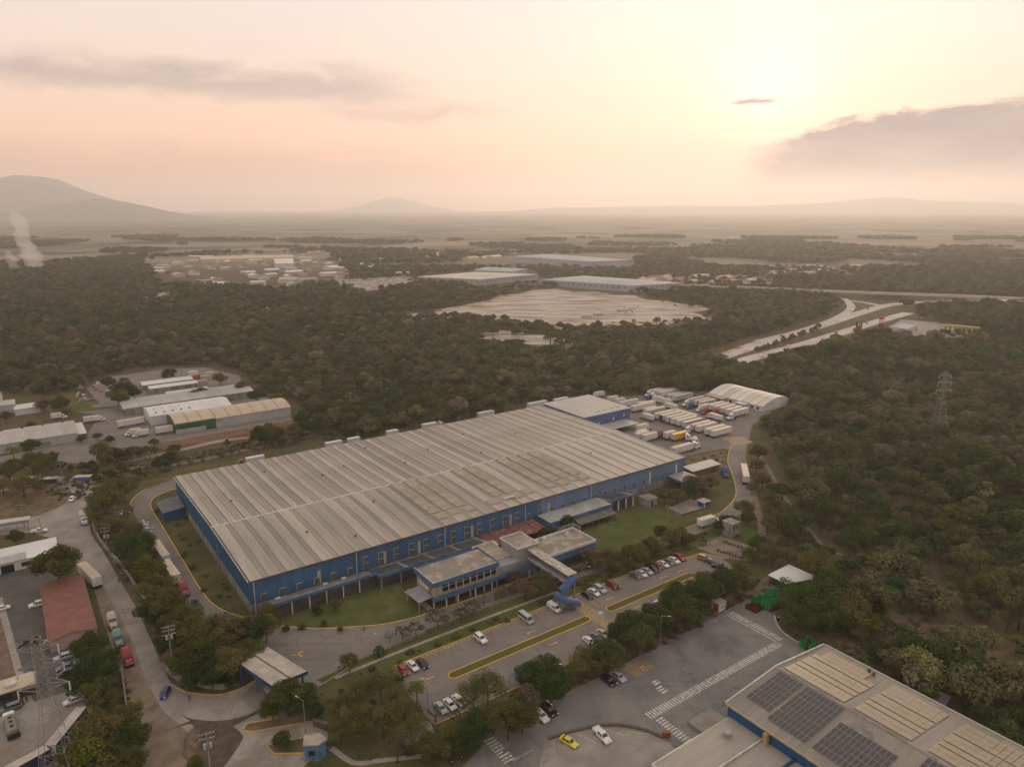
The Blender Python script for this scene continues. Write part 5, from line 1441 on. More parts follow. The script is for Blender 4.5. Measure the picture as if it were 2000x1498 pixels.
tractor(B(270.0, 107.6), ANG + PI, 'white', 'white tractor unit at the back left corner of the farthest trailer row', 'tractor units')
tractor(B(268.4, 103.0), ANG + PI, 'white', 'white tractor unit beside another at the farthest trailer row', 'tractor units')
tractor(B(264.6, 100.4), ANG + PI / 2, 'bluecab', 'dark blue tractor unit coupled to the crosswise white trailer', 'tractor units')
trailer(B(264.6, 84.0), ANG + PI / 2, 14, 'white', 'long white trailer crosswise in the middle of the yard, blue tractor at its end', YG)
box_truck(B(259.7, 75.5), ANG + PI / 2, 8, 'white box lorry crosswise beside the long crosswise trailer', 'box lorries')
for i, (u0, u1, v, c) in enumerate(((237, 251.4, 98.2, 'white'), (236.5, 253, 87.8, 'white'), (236.9, 251, 76.8, 'grey'))):
    trailer(B(u0, v), ANG, u1 - u0, c, '%s trailer right of the grey annex roof, %s from the back' % (c, ordinal(i)), YG)
trailer(B(245, 91.5), ANG - .25, 11, 'white', 'white trailer set at an angle behind the one beside the annex', YG)
trailer(B(238.5, 79.8), ANG, 9, 'white', 'short white trailer tucked behind the grey one near the annex', YG)
for i, (u, v) in enumerate(((239.5, 110), (239.5, 104.3))):
    trailer(B(u, v), ANG, 7, 'white', 'short white container trailer behind the annex, %s from the back' % ordinal(i), YG)
box_truck(B(233.3, 68.2), ANG + PI / 2, 7, 'white box lorry nosing away from the front of the middle row', 'box lorries')
box_truck(B(248.4, 124.2), ANG + PI, 7, 'white box lorry alone by the trees at the back of the yard', 'box lorries')
box_truck(B(263.4, 46.6), ANG + PI / 2, 8, 'white box lorry standing crosswise before the oval roofed shed', 'box lorries')
box_truck(B(278, 67.2), ANG + PI, 8, 'white box lorry left of the red tractor units', 'box lorries')
for i, (v, c) in enumerate(((79.6, 'grey'), (75.2, 'grey'), (71.5, 'grey'))):
    trailer(B(275, v), ANG, 13, c, 'grey trailer in the row under the shed awning, %s from the back' % ordinal(i), YG)
tractor(B(271.5, 79.0), ANG + PI, 'white', 'white tractor unit before the grey trailer row', 'tractor units')
tractor(B(270.0, 74.5), ANG + PI, 'bluecab', 'blue tractor unit before the grey trailer row', 'tractor units')
for i, (v, c) in enumerate(((64.4, 'white'), (60.6, 'white'), (56.4, 'white'), (52.2, 'white'), (48.0, 'white'))):
    trailer(B(274.6, v), ANG + .04, 13, c, 'white trailer in the row against the oval roofed shed, %s from the back' % ordinal(i), YG)
tractor(B(268.0, 61.6), ANG + PI, 'red', 'red tractor unit left of the other red one', 'tractor units')
tractor(B(271.4, 57.6), ANG + PI, 'red', 'red tractor unit right of the other red one', 'tractor units')
tractor(B(270.6, 46.4), ANG + PI, 'white', 'white tractor unit at the near end of the row by the oval roofed shed', 'tractor units')
box_truck(B(213.5, 60.4), ANG, 7, 'white box lorry backed up to the annex dock, farther one', 'box lorries')
box_truck(B(206, 53.2), ANG, 7, 'white box lorry backed up to the annex dock, nearer one', 'box lorries')
trailer(B(203, 46.0), ANG, 9, 'white', 'short white trailer just past the warehouse roof edge', YG)
trailer(B(202, 49.6), ANG, 8, 'white', 'short white trailer half hidden behind another at the warehouse roof edge', YG)
tractor(B(214.6, 45.8), ANG + PI, 'maroon', 'dark maroon tractor unit by the short white trailer', 'tractor units')
trailer(B(214.8, 42.4), ANG, 7, 'white', 'short white container left of the yellow one', YG)
trailer(B(216, 38.4), ANG, 8, 'yellow', 'bright yellow container trailer in the yard', YG)
tractor(B(223.6, 34.6), ANG - 1.2, 'white', 'white tractor unit standing loose right of the yellow container', 'tractor units')
tractor(B(221.6, 28.6), ANG - 1.9, 'white', 'white tractor unit standing loose near the yard exit', 'tractor units')
trailer(B(200.4, 24.2), ANG, 13, 'white', 'long white trailer along the corner of the bare earth', YG)
tractor(B(216.6, 24.2), ANG, 'white', 'white tractor unit coupled to the long trailer by the bare earth', 'tractor units')
BG = 'lorries behind the warehouse'
for i, (u0, u1) in enumerate(((33.6, 42), (70.7, 79), (82, 87), (102.6, 108.5), (123, 130.5))):
    trailer(B(u0, 124.6), ANG, max(6, u1 - u0), 'pale', 'white trailer roof showing behind the warehouse ridge, %s from the left' % ordinal(i), BG)
tractor(B(30.5, 124.6), ANG + PI, 'maroon', 'dark tractor unit showing behind the left of the warehouse roof', 'tractor units')
tractor(B(134.5, 125.0), ANG, 'white', 'white tractor unit behind the warehouse right of the last trailer roof', 'tractor units')
tractor(B(146.5, 125.5), ANG, 'bluecab', 'blue tractor unit behind the warehouse roof', 'tractor units')
trailer(B(158, 126), ANG, 10, 'pale', 'white trailer behind the warehouse near the annex', BG)
trailer(B(192, 126), ANG, 13, 'pale', 'white trailer behind the annex roof', BG)
trailer(B(210, 124.5), ANG, 10, 'pale', 'white trailer left of the lone box lorry behind the annex', BG)
# street and drive
trailer(B(-34.2, 41.2), up_ + .2, 14, 'white', 'white trailer with tan roof parked on the street shoulder', None)
trailer(B(-14.2, 44.6), up_ + .06, 14, 'grey', 'grey trailer farther of two parked along the perimeter drive', None)
trailer(B(-14.2, 28.9), up_ + .06, 13, 'grey', 'grey trailer nearer of two parked along the perimeter drive', None)
tractor(B(-13.6, 23.0), dn + .06, 'red', 'red tractor unit half hidden by trees on the perimeter drive', 'tractor units')
sdir = (G(250, 1290) - G(219, 1212)); sh_a = math.atan2(sdir.y, sdir.x)
for x, y, c, lab in ((220, 1216, 'beige', 'beige tractor unit farthest of three on the street shoulder'), (231, 1250, 'teal', 'grey green tractor unit between a beige and a red one'), (249, 1286, 'red', 'red tractor unit nearest of three on the street shoulder')):
    tractor(G(x, y, 1.2), sh_a, c, lab, 'tractor units')
p = G(163, 1008, 1.0); box_truck((p.x, p.y), math.atan2(G(168, 1040).y - G(160, 1000).y, G(168, 1040).x - G(160, 1000).x), 5, 'white lorry driving down the street from the roundabout', None)
# lower-left containers and tank lorry
a_ = G(93, 1459, 4.0); b_ = G(153, 1386, 4.0); trailer((a_.x, a_.y + .6), math.atan2(b_.y - a_.y, b_.x - a_.x), (b_ - a_).length, 'navy', 'navy blue trailer with tan roof behind the left lattice pylon', None)
a_ = G(30, 1499, 4.0); b_ = G(79, 1472, 4.0); trailer((a_.x - 3, a_.y - 2.4), math.atan2(b_.y - a_.y, b_.x - a_.x), 10, 'navy', 'second navy trailer with tan roof at the bottom left corner', None)
tk = thing('tank_lorry', 'olive grey tank lorry parked at the left edge of the yard', 'lorry', G(23, 1422, .8), math.atan2(G(15, 1395).y - G(28, 1445).y, G(15, 1395).x - G(28, 1445).x))
tk.location.z = .05
mb = MB(); n = 12
rgk = lambda x, k: [(x, k * 1.15 * math.cos(2 * PI * i / n), 1.75 + k * .85 * math.sin(2 * PI * i / n)) for i in range(n)]
mb.loft([rgk(-3.4, .6), rgk(-3.3, .95), rgk(-3.0, 1), rgk(2.4, 1), rgk(2.7, .95), rgk(2.8, .6)]); mb.build('tank', mat('tank_olive', (0.20, 0.185, 0.14), 0.5, var=0.3, coord='object'), tk, smooth=True)
for x in (-2.0, -.2, 1.6):
    mb = MB(); mb.tube((x, 0, 2.5), (x, 0, 2.75), .35, .35, 10); mb.build('hatch', M_under, tk)
mb = MB(); mb.loft([[(x, -1.1, .7), (x, 1.1, .7), (x, 1.1, zt - .2), (x, .9, zt), (x, -.9, zt), (x, -1.1, zt - .2)] for x, zt in ((3.0, 2.6), (4.2, 2.55), (4.7, 1.9), (4.9, 1.2))]); mb.build('cab', PAINT['white'], tk)
mb = MB(); mb.quad((4.26, -.9, 2.45), (4.72, -.95, 1.9), (4.72, .95, 1.9), (4.26, .9, 2.45)); mb.build('windscreen', M_cgl, tk)
mb = MB(); mb.box(-3.6, 4.6, -.5, .5, .5, .95); mb.box(-3.9, -3.45, -1.2, 1.2, .6, 1.5); mb.build('chassis', M_under, tk)
for x in (-2.6, -1.5, 3.8):
    for sy in (-1, 1): put('wheel', WH['truck'], tk, loc=(x, sy * .98, .5))
# right-hand track and hook road
box_truck(B(148.6, -36.0), ANG - .08, 7, 'white box lorry on the hook of the drive by the lawn', None)
trailer(B(197.5, -19.2), ANG + .72, 16, 'grey', 'long dusty grey trailer rolling down the right hand drive', None)
tractor(B(199.0, -7.0), ANG - 2.2, 'bluecab', 'bright blue cab on bare earth beside the right hand drive', 'tractor units')
# left works yard
trailer(B(-5, 222.2), ANG + .15, 13, 'white', 'white trailer backed to the white shed of the left works', None)
for i, (px, py) in enumerate(((275, 843), (290, 845))):
    p = G(px, py, 1.5); box_truck((p.x, p.y), ANG + PI, 5, 'white lorry before the green front of the arched shed, %s from the left' % ordinal(i), None)
p = G(325, 841, 1.5); trailer((p.x - 4, p.y - 3), ANG, 8, 'white', 'white box trailer beside the green front of the arched shed', None, legs=False)
p = G(163, 822, 1.5); box_truck((p.x, p.y), ANG - .1, 8, 'white box lorry beside the left arched warehouse', None)
p = G(100, 815, 1.5); box_truck((p.x, p.y), ANG - .2, 5, 'small white lorry left of the box lorry at the left works', None)


# ---- motorcycles
def moto(label, group, p, hd, c):
    o = thing('motorcycle', label, 'motorcycle', (p[0], p[1], .05), hd, group)
    o.rotation_euler = (.12, 0, hd)
    for x in (-.62, .62): put('wheel', WH['moto'], o, loc=(x, 0, .31))
    for nm, me in MOTO[c]: put(nm, me, o)
    return o


MOTO = {}
for c in ('black', 'red', 'blue', 'silver'):
    b = MB(); b.loft([[(x, -w, z0), (x, w, z0), (x, w * .7, z1), (x, -w * .7, z1)] for x, w, z0, z1 in ((-.15, .1, .55, .75), (.05, .16, .6, .95), (.35, .14, .65, .98), (.48, .06, .7, .9))])
    f = MB(); f.tube((-.62, 0, .31), (-.1, 0, .62), .05); f.tube((.62, .09, .31), (.42, .09, .95), .035); f.tube((.62, -.09, .31), (.42, -.09, .95), .035); f.box(-.2, .25, -.13, .13, .25, .6); f.tube((.4, -.36, 1.05), (.4, .36, 1.05), .025)
    s = MB(); s.loft([[(x, -w, .74), (x, w, .74), (x, w * .8, z), (x, -w * .8, z)] for x, w, z in ((-.75, .07, .86), (-.5, .13, .88), (.05, .12, .84))])
    h = MB(); h.box(.52, .62, -.1, .1, .78, .98)
    MOTO[c] = [('tank', b.mesh('tank', PAINT[c])), ('frame', f.mesh('frame', M_under)), ('seat', s.mesh('seat', M_under)), ('headlight', h.mesh('headlight', M_hl))]
rows = [((146.8, -48.6), (148.4, -56.6), 9), ((139.9, -51.6), (142.0, -59.6), 9)]
for r_i, (a, b_, n) in enumerate(rows):
    for i in range(n):
        f = i / (n - 1); u = a[0] + (b_[0] - a[0]) * f; v = a[1] + (b_[1] - a[1]) * f
        moto('motorcycle in the %s row on bare ground past the car park, %s from the left' % ('farther' if r_i == 0 else 'nearer', ordinal(i)), 'motorcycles past the car park', B(u, v), ANG + .5 + random.uniform(-.25, .25), random.choice(['black', 'red', 'blue', 'silver', 'silver', 'red']))
for i, (px, py) in enumerate(((881, 1487), (899, 1477), (997, 1423), (1004, 1420), (1012, 1416))):
    p = G(px, py, .5); moto(('lone motorcycle by the kerb near the zebra crossing, %s of two' % ('left' if i == 0 else 'right')) if i < 2 else 'motorcycle under the tree at the kerb, %s of three from the left' % ordinal(i - 2), 'motorcycles along the kerb', p, dn + random.uniform(-.2, .2), 'black')

# ------------------------------------------------------------------ vegetation
def leaf_mat(name, stops, transl=0.25):
    m = D.materials.new(name); m.use_nodes = True
    t = m.node_tree; t.nodes.clear()
    oi = NN(t, 'ShaderNodeObjectInfo')
    at = NN(t, 'ShaderNodeAttribute', attribute_name='tint')
    c = ramp(t, oi.outputs['Random'], stops)
    c = mixc(t, 1.0, c, ramp(t, at.outputs['Fac'], [(0, (0.55, 0.55, 0.52)), (0.5, (0.95, 0.95, 0.92)), (1, (1.45, 1.42, 1.3))]), 'MULTIPLY')
    d = NN(t, 'ShaderNodeBsdfDiffuse'); tr = NN(t, 'ShaderNodeBsdfTranslucent'); mx = NN(t, 'ShaderNodeMixShader'); o = NN(t, 'ShaderNodeOutputMaterial')
    t.links.new(c, d.inputs[0]); t.links.new(c, tr.inputs[0]); mx.inputs[0].default_value = transl
    t.links.new(d.outputs[0], mx.inputs[1]); t.links.new(tr.outputs[0], mx.inputs[2]); t.links.new(mx.outputs[0], o.inputs[0])
    return m


L_forest = leaf_mat('forest_leaves', [(0, (0.064, 0.096, 0.036)), (0.22, (0.092, 0.116, 0.044)), (0.45, (0.118, 0.128, 0.056)), (0.66, (0.140, 0.132, 0.066)), (0.84, (0.160, 0.138, 0.078)), (0.94, (0.184, 0.178, 0.072)), (1, (0.22, 0.185, 0.135))])
L_dark = leaf_mat('dark_leaves', [(0, (0.046, 0.070, 0.022)), (0.5, (0.066, 0.088, 0.026)), (1, (0.092, 0.100, 0.030))])
L_olive = leaf_mat('olive_leaves', [(0, (0.098, 0.110, 0.034)), (0.5, (0.128, 0.122, 0.042)), (1, (0.150, 0.128, 0.050))])
L_yel = leaf_mat('yellow_green_leaves', [(0, (0.098, 0.120, 0.022)), (1, (0.132, 0.142, 0.029))], 0.35)
L_brown = leaf_mat('dry_brown_leaves', [(0, (0.126, 0.086, 0.048)), (1, (0.156, 0.110, 0.067))])
L_grey = leaf_mat('grey_twigs', [(0, (0.105, 0.088, 0.072)), (1, (0.150, 0.126, 0.105))], 0.0)
L_flower = leaf_mat('grey_olive_leaves', [(0, (0.092, 0.086, 0.056)), (1, (0.120, 0.108, 0.074))], 0.2)
L_dead = leaf_mat('dead_vine_leaves', [(0, (0.20, 0.175, 0.14)), (1, (0.25, 0.215, 0.175))], 0.1)
M_bark = mat('bark', (0.105, 0.078, 0.058), 0.95, var=0.45, scale=1.2, coord='object', spec=0.05)


def leaves(nl, lobes, size, rg, up=0.15, shell=0.55, flat=1.0):
    """leaf-sized faces spread through the outer volume of the crown's lobes"""
    L = np.array(lobes)                                # cx cy cz r tint
    wts = L[:, 3] ** 2; wts = wts / wts.sum()
    k = rg.choice(len(L), nl, p=wts)
    d = rg.normal(size=(nl, 3)); d[:, 2] += up; d /= np.linalg.norm(d, axis=1)[:, None]
    rr = L[k, 3] * (shell + (1.08 - shell) * rg.random(nl) ** 0.6)
    c = L[k, :3] + d * rr[:, None] * np.array([1, 1, 0.78 * flat])
    n = d + rg.normal(size=(nl, 3)) * 0.55; n[:, 2] += 0.35
    n /= np.linalg.norm(n, axis=1)[:, None]
    a = np.cross(n, rg.normal(size=(nl, 3))); a /= np.linalg.norm(a, axis=1)[:, None]
    b = np.cross(n, a)
    s = size * (0.55 + 0.75 * rg.random(nl))
    s2 = s * (0.45 + 0.3 * rg.random(nl))
    v = np.empty((nl, 4, 3))
    v[:, 0] = c - a * s[:, None]; v[:, 1] = c - b * s2[:, None]; v[:, 2] = c + a * s[:, None]; v[:, 3] = c + b * s2[:, None]
    tint = np.clip(L[k, 4] + rg.normal(size=nl) * 0.13, 0, 1)
    return v.reshape(-1, 3), np.repeat(tint, 4)


def quads_mesh(name, v, tint, m, extra=None):
    """mesh of loose quads (+ an MB of trunk faces as second material)"""
    nq = len(v) // 4
    ev = np.array(extra.v) if extra else np.zeros((0, 3))
    me = D.meshes.new(name)
    nv = len(v) + len(ev)
    me.vertices.add(nv)
    me.vertices.foreach_set('co', np.concatenate([v, ev]).astype(np.float32).ravel())
    ef = extra.f if extra else []
    loops = list(range(nq * 4)); starts = list(range(0, nq * 4, 4)); tot = [4] * nq
    p = nq * 4
    for f in ef:
        loops.extend([i + len(v) for i in f]); starts.append(p); tot.append(len(f)); p += len(f)
    me.loops.add(len(loops)); me.loops.foreach_set('vertex_index', loops)
    me.polygons.add(len(starts)); me.polygons.foreach_set('loop_start', starts)
    mi = [0] * nq + [1] * len(ef)
    me.materials.append(m)
    if extra:
        me.materials.append(M_bark); me.polygons.foreach_set('material_index', mi)
    at = me.attributes.new('tint', 'FLOAT', 'POINT')
    at.data.foreach_set('value', np.concatenate([tint, np.full(len(ev), .5)]).astype(np.float32))
    me.update(calc_edges=True); me.validate()
    return me


def make_tree(seed, R=3.5, H=8.0, nl=900, leaf=0.45, nlobes=8, spread=0.62, lobe=0.46, flat=0.8, trunk_h=0.45, tr=0.18, sparse=False):
    """returns (leaf verts, tint, trunk MB); base at z = 0"""
    r = random.Random(seed); rg = np.random.default_rng(seed)
    zc = H - R * flat
    lobes = []
    for i in range(nlobes):
        a = 2 * PI * (i / nlobes) + r.uniform(-.5, .5)
        q = R * spread * (0.25 if i % 4 == 3 else r.uniform(.65, 1.05))
        z = zc + (r.uniform(.15, .6) if i % 4 == 3 else r.uniform(-.35, .25)) * R * flat
        lobes.append((math.cos(a) * q, math.sin(a) * q, z, R * lobe * r.uniform(.75, 1.2), r.uniform(.2, .8)))
    v, t = leaves(nl, lobes, leaf, rg, shell=0.25 if sparse else 0.5)
    tb = MB()
    fork = Vector((r.uniform(-.2, .2), r.uniform(-.2, .2), max(.8, (zc - R * flat * .7) * trunk_h / .45)))
    fork.z = min(fork.z, zc * .8)
    tb.tube((0, 0, -.15), fork, tr * 1.25, tr * .85, 6, caps=False)
    for lb in lobes[::2] if not sparse else lobes:
        mid = fork.lerp(Vector(lb[:3]), .55) + Vector((r.uniform(-.2, .2), r.uniform(-.2, .2), -.1))
        tb.tube(fork, mid, tr * .7, tr * .45, 5, caps=False); tb.tube(mid, lb[:3], tr * .45, tr * .15, 4, caps=False)
    return v, t, tb


def twig_mesh(seed, R, H, n0=7, flowers=0, tw=0.035):
    """bare branching crown: branches as thin tubes; flowers = blossom faces at the tips"""
    r = random.Random(seed); rg = np.random.default_rng(seed)
    tb = MB(); tw_b = MB(); tips = []
    top = Vector((0, 0, H * .35)); tb.tube((0, 0, -.1), top, .16, .12, 6, caps=False)

    def grow(p, d, ln, rad, dep):
        q = p + d * ln
        (tb if dep == 0 else tw_b).tube(p, q, rad, rad * .6, 3 if dep else 5, caps=False)
        if dep == 3:
            tips.append(q); return
        for _ in range(3 if dep < 2 else 2):
            e = (d + Vector((r.uniform(-.8, .8), r.uniform(-.8, .8), r.uniform(-.35, .6)))).normalized()
            grow(p.lerp(q, r.uniform(.55, 1)), e, ln * r.uniform(.55, .8), rad * .6, dep + 1)
    for i in range(n0):
        a = 2 * PI * i / n0 + r.uniform(-.3, .3)
        grow(top, Vector((math.cos(a) * .8, math.sin(a) * .8, r.uniform(.4, 1.1))).normalized(), H * .27, tw * 2.2, 0)
    ext = max(max(abs(p.x), abs(p.y)) for p in tips) or 1
    k = R / ext
    for b in (tb, tw_b): b.v = [(x * (k if z > H * .36 else 1), y * (k if z > H * .36 else 1), z) for x, y, z in b.v]
    tips = [Vector((p.x * k, p.y * k, p.z)) for p in tips]
    fv = None
    if flowers:
        lob = [(p.x, p.y, p.z, .42, r.uniform(.4, .9)) for p in tips]
        fv = leaves(flowers, lob, .17, rg, shell=.1)
    return tb, tw_b, fv


TK = {}     # kind -> list of (trunk mesh, crown mesh, R, H)


def kind(name, m, n, seed, **kw):
    out = []
    for i in range(n):
        kk = dict(kw); v, t, tb = make_tree(seed + i, **kk)
        out.append((tb.mesh('trunk', M_bark), quads_mesh('crown', v, t, m), kk.get('R', 3.5), kk.get('H', 8.0)))
    TK[name] = out


kind('dark', L_dark, 4, 100, R=4.2, H=8.5, nl=6000, leaf=.205, nlobes=15, lobe=.36, spread=.68, flat=.85)
kind('olive', L_olive, 4, 140, R=4.2, H=8.5, nl=4600, leaf=.19, nlobes=15, lobe=.34, spread=.70, flat=.85, sparse=True)
kind('yellow', L_yel, 2, 180, R=3.6, H=7.0, nl=2800, leaf=.24, nlobes=10, lobe=.44, flat=.9)
kind('brown', L_brown, 3, 200, R=3.8, H=7.2, nl=1900, leaf=.25, nlobes=11, lobe=.40, flat=.8, sparse=True)
kind('feathery', L_olive, 4, 240, R=4.6, H=9.0, nl=3600, leaf=.165, nlobes=14, lobe=.34, spread=.75, flat=.7, sparse=True)
kind('shrub', L_dark, 3, 280, R=1.7, H=2.6, nl=700, leaf=.19, nlobes=6, lobe=.55, flat=.75, trunk_h=.2, tr=.07)
kind('hedge', L_dark, 3, 300, R=2.6, H=4.4, nl=1500, leaf=.24, nlobes=8, lobe=.5, flat=.8, trunk_h=.3, tr=.1)
kind('spreading', L_dark, 2, 320, R=6.8, H=9.0, nl=8000, leaf=.23, nlobes=18, lobe=.30, spread=.78, flat=.5, tr=.3)
kind('umbrella', L_olive, 2, 340, R=6.0, H=7.5, nl=3200, leaf=.28, nlobes=16, lobe=.28, spread=.8, flat=.4, tr=.25)
for nm, fl in (('bare', 0), ('flowering', 1300)):
    TK[nm] = []
    for i in range(3):
        tb, twb, fv = twig_mesh(400 + i + (10 if fl else 0), 3.4, 5.6, 7, fl)
        tr_me = tb.mesh('trunk', L_grey)
        if fl:
            me = quads_mesh('crown', fv[0], fv[1], L_flower, twb); me.materials[1] = L_grey
        else:
            me = twb.mesh('crown', L_grey)
        TK[nm].append((tr_me, me, 3.4, 5.6))


def palm_mesh(seed, H=5.5, fr=13, ln=2.6, m=None):
    r = random.Random(seed); rg = np.random.default_rng(seed)
    tb = MB(); p = Vector((0, 0, -.1))
    for i in range(4):
        q = p + Vector((r.uniform(-.1, .1), r.uniform(-.1, .1), H / 4)); tb.tube(p, q, .17 - .02 * i, .15 - .02 * i, 7, caps=False); p = q
    vs = []; ti = []
    for i in range(fr):
        a = 2 * PI * i / fr + r.uniform(-.2, .2); el = r.uniform(.1, 1.0)
        prev = p.copy(); dirv = Vector((math.cos(a) * math.cos(el), math.sin(a) * math.cos(el), math.sin(el)))
        for s_ in range(9):
            dirv.z -= .17; dirv.normalize()
            nxt = prev + dirv * ln / 9
            side = dirv.cross(Vector((0, 0, 1))).normalized()
            wl = .75 * math.sin(PI * (s_ + 1) / 10.5) + .08
            for sg in (-1, 1):
                for off in (0, .5):
                    b0 = prev.lerp(nxt, off); tip = b0 + side * sg * wl + dirv * .25 + Vector((0, 0, -.3 * wl))
                    vs += [b0, b0 + dirv * .13, tip + dirv * .05, tip]; ti += [r.uniform(.3, .9)] * 4
            prev = nxt
    return tb.mesh('trunk', M_bark), quads_mesh('crown', np.array([tuple(q) for q in vs]), np.array(ti), m or L_yel)


TK['palm'] = [palm_mesh(7 + i)[:2] + (2.5, 5.8) for i in range(2)]
TK['cycad'] = [palm_mesh(21 + i, 2.2, 16, 2.6, L_dark)[:2] + (2.5, 3.2) for i in range(2)]
ADJ = {'dark': 'dense dark green tree', 'olive': 'open olive tree', 'yellow': 'bright yellow green tree', 'brown': 'dry brown leaved tree', 'feathery': 'airy feathery tree',
       'shrub': 'small dark shrub', 'hedge': 'rounded dark bush', 'spreading': 'broad spreading dark tree', 'umbrella': 'flat topped umbrella tree', 'bare': 'bare grey twigged tree',
       'flowering': 'sparse grey leaved tree', 'palm': 'small yellow green palm', 'cycad': 'dark spiky palm'}
TREE_AT = []


def plant(kd, x, y, scale, label, group, name='tree', rz=None, var=None):
    ms = TK[kd]; k = random.randrange(len(ms)) if var is None else var
    o = thing(name, label, 'tree' if kd not in ('shrub', 'hedge') else 'bush', (x, y, 0), random.uniform(0, 6.28) if rz is None else rz, group)
    o.scale = (scale, scale, scale * random.uniform(.92, 1.1))
    put('trunk', ms[k][0], o); put('crown', ms[k][1], o)
    TREE_AT.append((x, y, ms[k][2] * scale))
    return o


def in_poly(px, py, poly):
    x = np.asarray(px); y = np.asarray(py); ins = np.zeros(x.shape, bool); n = len(poly)
    for i in range(n):
        x1, y1 = poly[i][0], poly[i][1]; x2, y2 = poly[(i + 1) % n][0], poly[(i + 1) % n][1]
        c = ((y1 > y) != (y2 > y)) & (x < (x2 - x1) * (y - y1) / (y2 - y1 + 1e-9) + x1)
        ins ^= c
    return ins


